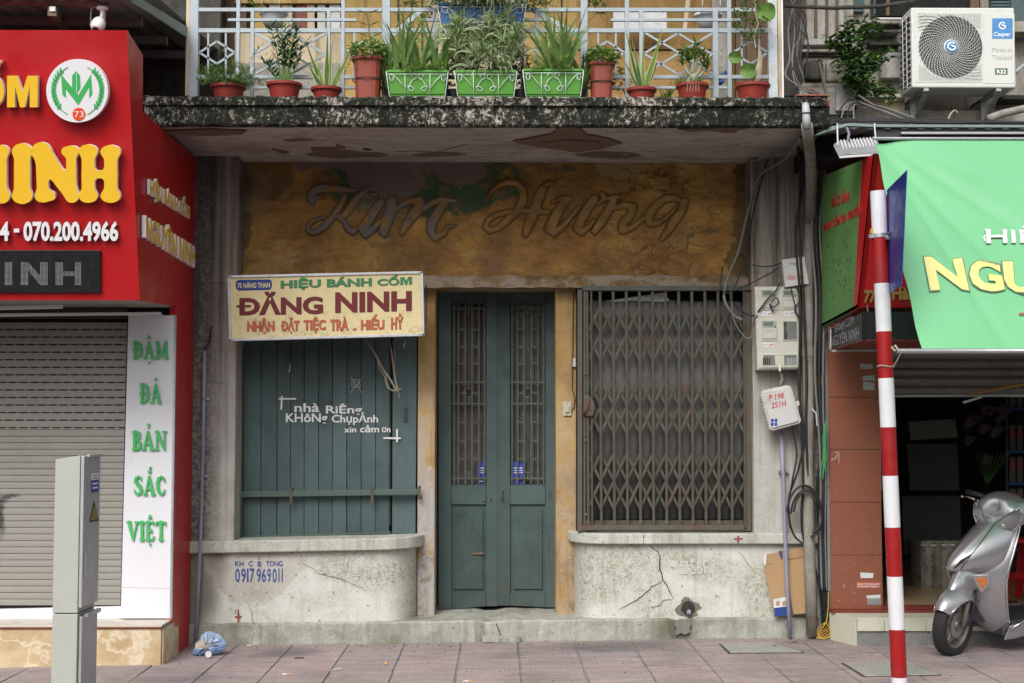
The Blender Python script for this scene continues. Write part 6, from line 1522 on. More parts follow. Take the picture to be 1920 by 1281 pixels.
# roof edge, fluorescent housing and floodlight
rf = thing('tile_eave', 'dark metal eave above the green banner with debris and cables lying on it', 'roof', (4, -.9, 3.5))
ya_ = -1.0
zr = PZ(240, ya_, 1700)
sxs = np.arange(2.15, XRR, .016); rings = []
for i, x in enumerate(sxs):
    h = .012*math.sin(i*.9); rings.append([(x, ya_, zr+h), (x, .5, zr+.17+h), (x, .5, zr+.18+h), (x, ya_, zr+.012+h)])
MB().loft(rings).build('corrugated_sheet', M['roof_sheet'], rf, smooth=True)
MB().prism([P(1560, 237, ya_-.01), P(1590, 231, ya_-.01), P(1640, 233, ya_-.01), P(2300, 236, ya_-.01), P(2300, 240, ya_-.01), P(1640, 238, ya_-.01), P(1590, 236, ya_-.01), P(1535, 252, ya_-.01), P(1527, 254, ya_-.01)], (0, .03, 0)).build('eave_trim', M['roof_green'], rf)
MB().rpx(1640, 240, 2300, 258, ya_+.02, .04).build('eave_board', M['plastic_dk'], rf)
MB().rpx(1690, 247, 2300, 252, ya_-.02, .03).build('tube_light_housing', M['galv'], rf, bevel=.003)
MB().box(2.16, XRR, -.6, .4, zr-.12, zr-.0).build('roof_void', M['black'], rf)
fd = thing('floodlight', 'old ribbed white floodlight hanging below the eave beside the drainpipe', 'floodlight', tuple(P(1608, 275, -1.3)))
Yf_ = -1.35
base = [P(1562, 270, Yf_), P(1655, 272, Yf_), P(1658, 289, Yf_-.12), P(1575, 296, Yf_-.12)]
base = [P(1563, 270, Yf_+.05), P(1648, 268, Yf_+.05), P(1656, 286, Yf_-.12), P(1574, 292, Yf_-.12)]
top_ = [P(1573, 264, Yf_+.06), P(1640, 258, Yf_+.06), P(1648, 274, Yf_-.06), P(1578, 279, Yf_-.06)]
MB().add([*base, *top_], [(3, 2, 1, 0), (4, 5, 6, 7), (0, 1, 5, 4), (1, 2, 6, 5), (2, 3, 7, 6), (3, 0, 4, 7)]).build('housing', M['galv'], fd, bevel=.004)
MB().prism([p+Vector((0, 0, -.004)) for p in base], (0, 0, -.014)).build('front_frame', M['box_grey'], fd, bevel=.003)
for i in range(11):
    t = (i+.5)/11; a = top_[0].lerp(top_[1], t); c = top_[3].lerp(top_[2], t); MB().bar(a+Vector((0, 0, .003)), c+Vector((0, 0, .003)), .004, .008).build('fin', M['acrylic'], fd)
for x0, xt in ((1571, 1570), (1642, 1640)): MB().tube([P(x0, 272 if x0 < 1600 else 260, Yf_), P(xt, 240, -1.1), P(xt, 232, -1.0)], .005, 6).build('bracket_arm', M['wire_white'], fd)
MB().tube([P(1590, 262, Yf_), P(1592, 250, -1.2), P(1588, 240, -1.0)], .008, 6).build('cable_tail', M['conduit'], fd)
# red and white post with blue plate
pp = thing('striped_post', 'red and white banded steel post leaning slightly in front of the right shop', 'post', (2.31, -2.06, 0))
top3, bot3 = P(1646, 359, -2.06), P(1687, 1298, -2.06)
axis = (bot3-top3); rad_ = .0445
by = [359, 448, 535, 626, 714, 806, 897, 993, 1084, 1182, 1270, 1310]
for i in range(len(by)-1):
    t0_ = (by[i]-359)/(1298-359); t1_ = (by[i+1]-359)/(1298-359); a = top3+axis*t0_; c = top3+axis*t1_
    MB().tube([a, c], rad_, 28, cap=(i == 0)).build('painted_band', M['white_paint'] if i % 2 == 0 else M['red_paint'], pp, smooth=False)
for o in kids(pp):
    o.data.shade_smooth(); md = o.modifiers.new('e', 'EDGE_SPLIT')
MB().tube([top3, top3-axis.normalized()*-.006], rad_*1.02, 24).build('cap', M['white_paint'], pp)
cl_ = top3+axis*((444-359)/939)
MB().tube([cl_-axis.normalized()*.012, cl_+axis.normalized()*.012], rad_*1.07, 24).build('clamp', M['galv'], pp)
MB().obox(cl_+Vector((-.052, -.01, -.005)), (.03, .03, .022)).build('clamp_bolt', M['galv'], pp, bevel=.002)
MB().obox(cl_+Vector((-.045, .0, .026)), (.022, .03, .03)).build('yellow_tab', M['cable_yellow'], pp, bevel=.004)
rp = top3+axis*((692-359)/939); MB().tube([rp+Vector((math.cos(a)*rad_*1.05, math.sin(a)*rad_*1.05, .004*math.sin(a*2))) for a in np.linspace(0, 2*math.pi, 17)[:-1]], .005, 6, closed=True).build('rope_tie', M['twine'], pp)
MB().tube([rp+Vector((.04, -.02, .0)), P(1690, 662, -1.98), e0+Vector((-.13, 0, .0))], .0035, 6).build('rope', M['twine'], pp)
bp_ = thing('blue_plate_sign', 'dark blue road sign plate seen nearly edge-on, clamped to the striped post', 'sign', tuple(cl_))
Yn, Yfp = -2.75, -2.03
pl = [P(1700, 319, Yn), P(1690, 535, Yn), P(1667, 552, Yfp), P(1663, 356, Yfp)]
MB().prism(pl, (.004, 0, 0)).build('plate', M['blue_plate'], bp_, bevel=.001)
MB().bar(cl_+Vector((.04, -.03, 0)), P(1688, 424, -2.5), .022, .012).build('bracket_arm', M['blue_plate'], bp_, bevel=.002)
MB().bar(cl_+Vector((.04, -.02, -.004)), P(1666, 446, -2.15), .03, .02).build('bracket_arm', M['galv'], bp_, bevel=.002)
MB().obox(P(1688, 422, -2.5), (.012, .05, .045)).build('bracket_foot', M['blue_plate'], bp_, bevel=.002)
# ------------------------------------------------------------ upper storey of the old shop, behind the railing
YU = .55
def uw(x0, x1, y0, y1, mat, name='upper_wall', Y=YU, d=.05, par=None): return MB().rpx(x0, y0, x1, y1, Y, d).build(name, mat, par or house)
MB().box(-2.05, 2.15, YU+.12, YU+.25, 3.6, 6.5).build('upper_wall', M['upper_ochre'], house); MB().box(-2.25, 2.2, SF, YU+.3, 6.3, 6.45).build('unseen_upper_slab', M['soffit'], house)  # slab overhead is out of view, added to shade the upper wall
uw(372, 462, -60, 190, M['upper_wood'], 'upper_wood_door', YU+.02)
for x in (385, 402, 420, 440): uw(x, x+2, -60, 190, M['crack'], 'door_batten', YU+.012, .01)
uw(440, 640, 62, 190, M['upper_pale']); uw(440, 640, -60, 6, M['upper_yellow'])
uw(470, 640, 6, 62, M['curtain'], 'upper_window', YU+.05)
for x, mt in ((478, 'upper_yellow'), (505, 'card_white'), (528, 'upper_pale'), (556, 'red_faded'), (575, 'upper_pale'), (590, 'meter'), (618, 'card_white')): uw(x, x+20, 4, 62, M[mt], 'hanging_cloth', YU+.03, .01)
uw(640, 720, -60, 190, M['upper_yellow'], 'upper_door', YU)
uw(720, 800, -60, 190, M['upper_yellow'], 'upper_door', YU+.01); 
for x in (745, 770, 790, 1022, 1052): uw(x, x+2.5, -60, 190, M['crack'], 'door_batten', YU-.008, .01)
uw(800, 985, -60, 190, M['upper_pale']); uw(985, 1080, -60, 190, M['upper_yellow'], 'upper_door', YU)
uw(1080, 1335, -60, 92, M['upper_ochre']); uw(1080, 1365, 96, 190, M['upper_ochre'], Y=YU-.04)
uw(1335, 1365, -60, 190, M['old_wall'], 'stained_pilaster', YU-.1); uw(1380, 1470, -60, 190, M['upper_wood'], 'upper_wood_door', YU-.02)
for x in (1398, 1420, 1440): uw(x, x+1.6, -60, 190, M['crack'], 'door_batten', YU-.03, .008)
uw(440, 640, 118, 190, M['old_wall'], Y=YU-.02); uw(1150, 1250, 22, 55, M['card_white'], 'white_board', YU-.2, .02)
MB().bar(P(1283, 60, .3), P(1292, -20, .3), .03, .03).build('leaning_batten', M['upper_pale'], house)
# ------------------------------------------------------------ balcony railing
YR = -.80
rl = thing('balcony_railing', 'pale blue steel railing with diamond and lattice panels along the balcony edge', 'railing', tuple(P(900, 176, YR)))
ZB = 3.69
def rv(x0, x1, y0=-60, y1=None, mat='railing', name='upright', d=.03):
    a, c = P(x0, y0, YR), P(x1, y0, YR); z0 = ZB if y1 is None else P(x0, y1, YR).z
    MB().box(P(x0, 100, YR).x, P(x1, 100, YR).x, YR, YR+d, z0, a.z).build(name, M[mat], rl, bevel=.002)
def rh(x0, x1, y, h=6, name='rail', Y=YR+.004, d=.022, mat='railing'): MB().rpx(x0, y-h/2, x1, y+h/2, Y, d).build(name, M[mat], rl, bevel=.0015)
def rb(a, c, w=.014, name='lattice_bar'): MB().bar(P(*a, YR+.014), P(*c, YR+.014), w, .012).build(name, M['railing'], rl)
rv(355, 371, d=.06, name='corner_post'); rv(1441, 1458, d=.06, mat='rail_dirty', name='corner_post'); rv(1459, 1466, mat='upper_pale', name='wood_strip'); rv(1466, 1469, mat='acrylic', name='wood_strip')
rv(348, 355, mat='upper_pale', name='wood_strip')
for x0, x1 in ((442, 449), (639, 646), (1172, 1180), (1364, 1372)): rv(x0, x1)
for x0, x1 in ((469, 476), (1337, 1347)): rv(x0, x1, 16)
for x0, x1 in ((612, 619), (1199, 1207)): rv(x0, x1, 20)
rv(716, 731, d=.06, name='centre_post'); rv(1089, 1102, d=.06, name='centre_post')
for x0, x1 in ((811, 817), (835, 841), (976, 983), (1004, 1010)): rv(x0, x1, 16)
for x0, x1 in ((371, 716), (731, 1089), (1102, 1441)):
    rh(x0, x1, 18, 7); rh(x0, x1, 57, 8)
for x0, x1 in ((427, 668), (790, 1030), (1145, 1390)): rh(x0, x1, 37, 5, Y=YR-.004)
for x0, x1 in ((371, 716), (731, 1089), (1102, 1441)): rh(x0, x1, 144, 7); 
for x0, x1 in ((449, 716), (1102, 1364)): rh(x0, x1, 164, 5)
def diamond(cx, cy, w, h):
    for s, t in ((-1, 1), (1, 1)): pass
    P4 = [(cx-w, cy), (cx, cy-h), (cx+w, cy), (cx, cy+h)]
    for i in range(4): rb(P4[i], P4[(i+1) % 4])
for cx in (407, 681, 1138, 1407):
    diamond(cx, 99, 33, 21); 
    for s in (-1, 1): rb((cx+s*16.5, 61), (cx+s*16.5, 141), .012)
for x0, x1 in ((476, 612), (1207, 1337)):
    n = 2; w = (x1-x0)/n*.98
    for i in range(n):
        pass
    xm = [x0, (x0+x1)/2, x1]
    for i in range(2):
        c = (xm[i]+xm[i+1])/2
        rb((xm[i]-2+4*(i == 0), 62), (xm[i+1]+8*(i == 0)-4, 101)); rb((xm[i+1], 62), (xm[i], 101)); rb((xm[i], 101), (xm[i+1], 140)); rb((xm[i+1], 101), (xm[i], 140))
for x0, x1 in ((841, 976),): rb((x0, 105), (x0+40, 137)); rb((x1-40, 105), (x1, 137)); rb((x0, 137), (x0+40, 105))
rb((1000, 20), (1090, 70), .03, 'stay'); rb((731, 70), (790, 20), .03, 'stay')
# white hanging pots behind the rail
for i, (x, y, lab) in enumerate(((513, 36, 'white hanging pot behind the railing above the fleshy dark-leaved plant'), (1328, 40, 'white hanging pot behind the railing above the swollen-stemmed plant'))):
    t = thing('hanging_pot', lab, 'pot', tuple(P(x, y+14, YR+.16)), 'white pots hung behind the railing'); c = P(x, y+16, YR+.17)
    MB().lathe([(.055, 0), (.075, .05), (.085, .085), (.098, .09), (.10, .105), (.09, .105), (.085, .09), (.02, .085)], c, 24).build('pot_body', M['pot_white'], t, smooth=True)
    for s in (-1, 1): MB().tube([c+Vector((s*.06, -.08, .09)), c+Vector((s*.06, -.15, .13)), c+Vector((s*.06, -.17, .19)), c+Vector((s*.06, -.145, .20))], .004, 6).build('hook', M['wire_white'], t)
t = thing('blue_hose_nozzle', 'bright blue plastic tool end poking out behind the railing by the right pots', 'tool', tuple(P(1352, 150, -.6)))
MB().tube([P(1340, 155, -.55), P(1352, 144, -.6), P(1363, 135, -.62)], [.012, .014, .016], 10).build('handle', M['box_blue'], t, smooth=True); MB().tube([P(1348, 158, -.58), P(1356, 151, -.6)], .014, 10).build('head', M['box_blue'], t, smooth=True)
# ------------------------------------------------------------ moulded wall of the right neighbour's upper storey
ow = thing('old_moulded_building', 'weathered old facade with fluted panel and ledges above the right shop', 'building', (4, .9, 3.3))
YO = .62
def ob(x0, y0, x1, y1, Y=YO, d=.1, mat='old_wall', name='wall_block', bev=.004): return MB().rpx(x0, y0, x1, y1, Y, d).build(name, M[mat], ow, bevel=bev)
MB().box(P(1470, 100, YO+.1).x, 6.6, YO+.1, YO+.3, 3.0, 5.8).build('rear_wall', M['old_wall'], ow)
ob(1468, -60, 1504, 180, YO-.1, .2, 'old_dark', 'sooty_strip'); ob(1504, -60, 1584, 84, YO, .1, 'old_wall_pale', 'fluted_panel')
for x in (1507, 1527, 1548, 1567): ob(x, -60, x+5.5, 70, YO-.012, .012, 'upper_wood', 'flute', .001)
ob(1500, 92, 1590, 98, YO-.09, .19, 'old_wall', 'moulding', .008); ob(1500, 97, 1600, 106, YO-.05, .15, 'old_dark', 'moulding'); ob(1504, 106, 1594, 158, YO-.03, .1, 'old_wall', 'bracket_block', .02)
ob(1510, 112, 1545, 150, YO-.09, .1, 'old_dark', 'bracket_block', .03); ob(1550, 110, 1592, 154, YO-.08, .1, 'old_wall', 'bracket_block', .03)
ob(1490, 156, 1600, 164, YO-.12, .2, 'old_wall', 'moulding', .006); ob(1500, 164, 1600, 215, YO-.16, .2, 'old_wall_pale', 'pier_base'); ob(1568, 160, 1601, 208, YO-.2, .2, 'old_wall_pale', 'pier_base')
for x0, y0, x1, y1 in ((1493, 177, 1555, 180), (1528, 186, 1556, 199), (1515, 166, 1526, 174)): ob(x0, y0, x1, y1, SF+.02 if x0 != 1515 else YO-.17, .1, 'brick', 'brick', .003)
ob(1584, -60, 1600, 160, YO+.04, .1, 'old_wall', 'wall_strip')
ob(1625, 38, 1690, 45, YO-.12, .25, 'old_wall', 'sill', .01); ob(1618, 45, 1690, 52, YO-.08, .2, 'old_dark', 'sill'); ob(1620, 52, 1690, 60, YO-.05, .2, 'old_wall_pale', 'sill', .006); ob(1630, 80, 1690, 84, YO-.02, .2, 'old_dark', 'moulding')
ob(1600, 176, 1697, 183, YO-.15, .25, 'cream_tile', 'ledge', .004); ob(1604, 183, 1697, 189, YO-.10, .2, 'upper_pale', 'ledge', .004); ob(1606, 189, 1697, 208, YO-.06, .2, 'upper_pale', 'ledge')
ob(1560, 207, 2300, 232, YO-.12, .2, 'old_wall', 'base_course'); ob(1652, 98, 1688, 146, YO+.02, .1, 'old_wall_pale', 'plaster_patch')
for x0, x1 in ((1586, 1620), (1640, 1838), (1858, 1872)): ob(x0, -60, x1, 30 if x0 > 1600 else 22, YO+.05, .06, 'teal' if x0 != 1640 else 'black', 'window_leaf', 0)
ob(1638, -60, 1642, 34, YO, .1, 'teal', 'window_frame', 0); ob(1662, -60, 1668, 28, YO-.01, .03, 'upper_wood', 'window_bar', 0); ob(1820, -60, 1836, 16, YO-.01, .03, 'upper_wood', 'window_bar', 0)
for i in range(10): ob(1858, -40+i*6, 1896, -36+i*6, YO+.02, .05, 'teal', 'louvre', 0)
ob(1896, -60, 1920, 44, YO-.02, .05, 'teal', 'window_leaf'); ob(1640, 33, 1700, 36, YO-.02, .05, 'card_white', 'window_edge', 0)
ob(1895, 40, 2300, 60, YO-.1, .2, 'old_wall', 'sill', .006); ob(1880, 178, 2300, 186, YO-.1, .2, 'old_dark', 'moulding')
t = thing('iron_bar', 'long rusty iron bar fixed across the old facade above the fluted panel', 'bar', tuple(P(1600, 15, .3)))
MB().tube([P(1472, 11, .1), P(1560, 15, .2), P(1650, 12, .3), P(1770, -6, .4)], .016, 8).build('rod', M['old_dark'], t, smooth=True)
t = thing('rusty_stub', 'short rusty upright bar standing on the broken ledge beside the railing', 'bar', tuple(P(1540, 160, .3)))
MB().bar(P(1535, 112, .3), P(1549, 176, .3), .018, .018).build('rod', M['gate_rust'], t); MB().bar(P(1527, 112, .3), P(1543, 114, .3), .022, .018).build('cross_piece', M['gate_rust'], t)
# ------------------------------------------------------------ air conditioner
ac = thing('air_conditioner', 'white outdoor air conditioning unit on steel brackets high on the old facade', 'air conditioner', tuple(P(1800, 180, .3)))
YA = .14; AX0, AX1 = P(1709, 90, YA).x, P(1904, 90, YA).x; AZ0, AZ1 = PZ(165, YA, 1800), PZ(14, YA, 1800)
MB().box(AX0, AX1, YA, YA+.30, AZ0, AZ1).build('casing', M['ac_white'], ac, bevel=.014)
sc2 = lambda x, y: (1440+x/4, y/4)
def aq(x0, y0, x1, y1, lift=0): return [P(*sc2(x0, y0), YA-lift), P(*sc2(x1, y0), YA-lift), P(*sc2(x1, y1), YA-lift), P(*sc2(x0, y1), YA-lift)]
MB().prism(aq(1105, 92, 1615, 618, .003), (0, .006, 0)).build('grille_surround', M['ac_white'], ac, bevel=.012)
MB().prism(aq(1625, 105, 1850, 628, .003), (0, .006, 0)).build('front_panel', M['ac_white'], ac, bevel=.012)
cc = P(*sc2(1368, 355), YA); Rr = P(*sc2(1610, 355), YA).x-cc.x
MB().lathe([(Rr*.985, 0), (Rr*.985, -.001)], cc+Vector((0, -.0035, 0)), 48, 'y').build('grille_recess', M['ac_dark'], ac)
fb = MB()
for k in range(3):
    a0_ = k*2*math.pi/3; pts = [cc+Vector((math.cos(a0_+t*.5)*Rr*s_, .03, math.sin(a0_+t*.5)*Rr*s_)) for t, s_ in ((0, .25), (0, .92), (1, .98), (2, .92), (1.6, .25))]
    fb.prism([p+Vector((0, -.036, 0)) for p in pts], (0, .001, 0))
m = MB(); half = Rr*.985; hw, hh_ = (P(*sc2(1605, 355), YA).x-P(*sc2(1120, 355), YA).x)/2, (PZ(104/4, YA, 1782)-PZ(605/4, YA, 1782))/2
gcx, gcz = (P(*sc2(1605, 355), YA).x+P(*sc2(1120, 355), YA).x)/2, (PZ(104/4, YA, 1782)+PZ(605/4, YA, 1782))/2
NS = 44
def ribbon(pts, w, Y): 
    for i in range(len(pts)-1):
        a, c = pts[i], pts[i+1]; t = Vector((c[0]-a[0], 0, c[1]-a[1]))
        if t.length < 1e-6: continue
        n = Vector((-t.z, 0, t.x)).normalized()*w/2; A_, C_ = Vector((a[0], Y, a[1])), Vector((c[0], Y, c[1]))
        m.add([A_-n, C_-n, C_+n, A_+n], [(0, 1, 2, 3)])
        m.add([A_-n+Vector((0, .004, 0)), C_-n+Vector((0, .004, 0)), C_-n, A_-n], [(0, 1, 2, 3)])
for k in range(NS):
    pts = []
    for j in range(15):
        rr_ = .055+(1.45*hw-.055)*j/14; a = 2*math.pi*k/NS+1.1*(rr_/hw)
        x, z = cc.x+rr_*math.cos(a), cc.z+rr_*math.sin(a)
        if abs(x-gcx) > hw or abs(z-gcz) > hh_: break
        pts.append((x, z))
    if len(pts) > 1: ribbon(pts, .0027, YA-.010)
for q in range(13):
    rr_ = .066+q*.0138
    pts = [(cc.x+rr_*math.cos(a), cc.z+rr_*math.sin(a)) for a in np.linspace(0, 2*math.pi, 49)]
    ribbon(pts, .0015, YA-.008)
mlv = MB(); m_keep = m; m = mlv
for s in (-1, 1):
    for q in range(12):   # straight louvres in the corners
        for zz in (1, -1):
            z = gcz+zz*(hh_-q*.0095); x0_ = math.sqrt(max(0, Rr**2-(z-cc.z)**2)) if abs(z-cc.z) < Rr else 0
            if x0_ < hw: ribbon([(gcx+s*hw*.98, z), (gcx+s*max(x0_, .0), z-.004)], .0013, YA-.0045)
m = m_keep
stuff(m.build('grille_wires', M['ac_white'], ac, fixn=False)); stuff(mlv.build('corner_grooves', M['ac_line'], ac, fixn=False))
hub = MB().lathe([(.054, 0), (.054, -.008), (.045, -.013)], cc+Vector((0, -.008, 0)), 28, 'y').build('hub', M['ac_white'], ac)
MB().lathe([(.046, 0), (.046, -.0015)], cc+Vector((0, -.0215, 0)), 28, 'y').build('hub_emblem', M['ac_blue'], hub)
gl = lambda c, r, Y: ([( [(c.x+r*math.cos(a), c.z+r*math.sin(a)) for a in np.linspace(.9, 5.9, 18)], r*.19), ([(c.x+r*.15, c.z-.0*r), (c.x+r*.9, c.z-r*.05)], r*.18), ([(c.x-r*.35, c.z+r*.35), (c.x+r*.3, c.z+r*.25)], r*.12)])
strokes_on(gl(cc, .028, 0), .0016, lambda x, z: Vector((x, YA-.0315, z)), (0, -1, 0), .0008, M['white_print'], hub, 'hub_emblem')
bl = MB().prism(aq(1682, 138, 1835, 291, .0045), (0, .001, 0)).build('brand_label', M['ac_blue'], ac)
lc = P(*sc2(1757, 194), YA)
strokes_on(gl(lc, .024, 0), .0014, lambda x, z: Vector((x, YA-.0055, z)), (0, -1, 0), .0008, M['white_print'], bl, 'label_emblem')
letters('Casper', aq(1692, 240, 1820, 282, .0052), M['white_print'], bl, bold=.015, name='label_print', lift=.0004, shear=.06)
letters('Made in', aq(1682, 358, 1828, 392, .004), M['ac_grey_print'], ac, bold=-.012, name='casing_print', lift=.0005); letters('Thailand', aq(1680, 414, 1828, 450, .004), M['ac_grey_print'], ac, bold=-.012, name='casing_print', lift=.0005)
rl_ = MB().prism(aq(1703, 513, 1797, 560, .0045), (0, .001, 0)).build('gas_label', M['ac_green'], ac); letters('R32', aq(1716, 522, 1786, 553, .0052), M['white_print'], rl_, bold=.03, name='label_print', lift=.0004)
MB().box(AX0-.003, AX0-.0, YA+.03, YA+.27, AZ0+.03, AZ1-.05).build('side_opening', M['ac_dark'], ac)
for i in range(12): z = AZ0+.04+(AZ1-AZ0-.1)*i/11; MB().box(AX0-.008, AX0-.0035, YA+.02, YA+.28, z-.004, z+.004).build('side_louvre', M['ac_white'], ac)
for y in (.1, .2): MB().box(AX0-.010, AX0-.004, YA+y-.004, YA+y+.004, AZ0+.02, AZ1-.04).build('side_louvre', M['ac_white'], ac)
MB().box(AX1, AX1+.03, YA+.08, YA+.28, AZ0+.04, AZ0+.26).build('valve_cover', M['ac_white'], ac, bevel=.01)
for x in (1737, 1873):
    br = thing('steel_bracket', ('galvanised bracket under the left end of the air conditioner', 'galvanised bracket under the right end of the air conditioner')[x > 1800], 'bracket', tuple(P(x, 200, .3)), 'brackets carrying the air conditioner')
    X_ = P(x, 165, YA).x
    MB().box(X_-.02, X_+.02, YA+.0, YO+.1, AZ0-.025, AZ0-.003).build('arm', M['bracket'], br, bevel=.003)
    MB().bar((X_, YA+.03, AZ0-.03), (X_, YO+.0, AZ0-.30), .035, .012).build('strut', M['bracket'], br); MB().box(X_-.02, X_+.02, YO-.14, YO+.1, AZ0-.34, AZ0).build('wall_leg', M['bracket'], br)
t = thing('lagged_pipe', 'grey insulated pipe running up from the eave beside the air conditioner', 'pipe', tuple(P(1890, 205, .2)))
MB().tube([P(1855, 222, -.1), P(1880, 213, .0), P(1925, 203, .1), P(2000, 190, .2)], .028, 12).build('pipe_run', M['pipe'], t, smooth=True); MB().tube([P(1904, 136, .3), P(1915, 126, .35), P(1940, 110, .4)], .015, 10).build('pipe_run', M['pipe_white'], t, smooth=True)
# ------------------------------------------------------------ pipes, boxes and cables on the right pilaster
dp = thing('drainpipe', 'thick grey drainpipe with a pale elbow running from the slab down to the pavement', 'pipe', tuple(P(1518, 1195, -.10)))
ptsd = [(1521, 300), (1520, 420), (1514, 520), (1514, 640), (1516, 760), (1514, 880), (1516, 1000), (1520, 1100), (1523, 1192)]
Yd = lambda y: np.interp(y, [200, 300, 420, 1200], [-1.12, -.25, -.07, -.07])
MB().tube([P(x, y, -.07) for x, y in ptsd[1:]], .041, 18).build('pipe_length', M['pipe'], dp, smooth=True)
MB().tube([P(1513, 236, -1.10), P(1516, 262, -.9), P(1520, 300, -.55), P(1521, 350, -.25), P(1520, 420, -.07)], .038, 16).build('pipe_length', M['pipe'], dp, smooth=True)
MB().tube([P(1510, 196, -1.09), P(1511, 205, -1.11), P(1512, 222, -1.12), P(1513, 240, -1.10)], [.022, .026, .026, .03], 14).build('elbow', M['pipe_white'], dp, smooth=True)
MB().tube([P(1512, 212, -1.115), P(1512, 215, -1.115)], .029, 14).build('clip', M['cable'], dp)
for y in (660, 920): 
    x = np.interp(y, [p[1] for p in ptsd], [p[0] for p in ptsd]); MB().tube([P(x, y-9, -.07), P(x, y+9, -.07)], .046, 18).build('coupling', M['pipe'], dp, smooth=False)
c2 = thing('meter_conduit', 'mauve plastic conduit rising from the pavement to the P198 box', 'conduit', tuple(P(1480, 1188, -.05)))
MB().tube([P(1465, 808, -.03), P(1469, 900, -.035), P(1472, 1000, -.05), P(1476, 1100, -.07), P(1481.5, 1197, -.08)], .0145, 12).build('pipe', M['conduit'], c2, smooth=True)
for x, y in ((1470, 884), (1480, 1171)):
    m = MB(); m.rpx(x-9, y-2.5, x-4, y+2.5, -.01, .04); m.build('clip', M['galv'], c2); m = MB(); m.rpx(x+4, y-2.5, x+9, y+2.5, -.01, .04); m.build('clip', M['galv'], c2)
# meter cabinet
mc = thing('electric_meter_box', 'cream four-window electricity meter cabinet on the pilaster', 'meter box', tuple(P(1460, 690, -.1)))
YM = -.10
z2 = lambda x, y: (1360+x/3.56, 460+y/3.56)
def mq(pts, Y, dep, mat, name, par=None, bev=0): return MB().prism([P(*z2(x, y), Y) for x, y in pts], (0, dep, 0)).build(name, M[mat], par or mc, bevel=bev)
mq([(196, 275), (490, 275), (506, 828), (214, 834)], YM+.01, .12, 'meter', 'casing', bev=.006)
mq([(206, 284), (484, 284), (500, 822), (222, 826)], YM, .012, 'meter', 'cover', bev=.008)
wins = [((232, 290), (338, 290), (342, 432), (238, 434), 1), ((374, 290), (480, 290), (484, 430), (378, 432), 1), ((236, 496), (344, 496), (350, 638), (240, 640), 1), ((380, 500), (484, 500), (486, 636), (382, 640), 0), ((234, 722), (494, 718), (498, 812), (240, 816), 2)]
for w_ in wins:
    pts = w_[:4]; k_ = w_[4]; cx = sum(p[0] for p in pts)/4; cy = sum(p[1] for p in pts)/4
    mq(pts, YM-.006, .008, 'meter', 'window_frame', bev=.003)
    ins = [(cx+(x-cx)*.86, cy+(y-cy)*(.88 if k_ != 2 else .72)) for x, y in pts]
    g_ = mq(ins, YM-.0075, .003, 'meter_in' if k_ == 1 else 'meter_glass', 'window')
    if k_ == 1:
        x0, x1 = min(p[0] for p in ins), max(p[0] for p in ins); y0, y1 = min(p[1] for p in ins), max(p[1] for p in ins)
        mq([(x0+10, y0+6), (x1-24, y0+6), (x1-22, y0+34), (x0+12, y0+34)], YM-.0085, .001, 'lcd', 'display', g_); mq([(x0+4, y0+50), (x1-4, y0+48), (x1-4, y1-14), (x0+6, y1-12)], YM-.0085, .001, 'meter', 'data_plate', g_)
        for yy_ in (60, 70): mq([(x0+12, y0+yy_), (x1-14, y0+yy_), (x1-14, y0+yy_+3), (x0+12, y0+yy_+3)], YM-.0092, .0005, 'ac_grey_print', 'print_line', g_)
        MB().lathe([(.006, 0), (.006, -.004)], P(*z2(x1-9, y0+38), YM-.008), 10, 'y').build('sensor', M['crack'], g_)
    elif k_ == 0: mq([(392, 514), (412, 512), (404, 560), (416, 600), (412, 626), (394, 628)], YM-.008, .001, 'crack', 'cable_loop', g_)
    else:
        for a in (250, 263, 276, 290, 410, 424, 438, 452, 466): mq([(a, 752), (a+9, 752), (a+10, 798), (a+1, 798)], YM-.009, .002, 'meter_in' if a > 400 else 'crack', 'breaker', g_)
        mq([(330, 735), (392, 735), (394, 800), (334, 800)], YM-.0085, .001, 'meter', 'blank_plate', g_)
for x0, y0, s1, s2 in ((240, 442, 'điện lực', 'QUỐC'), (392, 442, 'điện lực', 'NGỌC'), (248, 650, 'điện lực', 'HƯƠNG')):
    st = mq([(x0, y0), (x0+76, y0), (x0+78, y0+26), (x0+2, y0+28)], YM-.0015, .001, 'card_white', 'name_sticker')
    letters(s2, [P(*z2(x0+44, y0+5), YM-.0018), P(*z2(x0+74, y0+4), YM-.0018), P(*z2(x0+74, y0+20), YM-.0018), P(*z2(x0+44, y0+21), YM-.0018)], M['red_print'], st, bold=.04, name='name_print', lift=.0004); letters(s1, [P(*z2(x0+6, y0+8), YM-.0018), P(*z2(x0+38, y0+7), YM-.0018), P(*z2(x0+38, y0+18), YM-.0018), P(*z2(x0+6, y0+20), YM-.0018)], M['blue_print'], st, bold=.0, name='name_print', lift=.0004)
MB().tube([P(*z2(364, 800), YM-.008), P(*z2(364, 842), YM-.012)], .008, 8).build('seal_latch', M['wire_white'], mc)
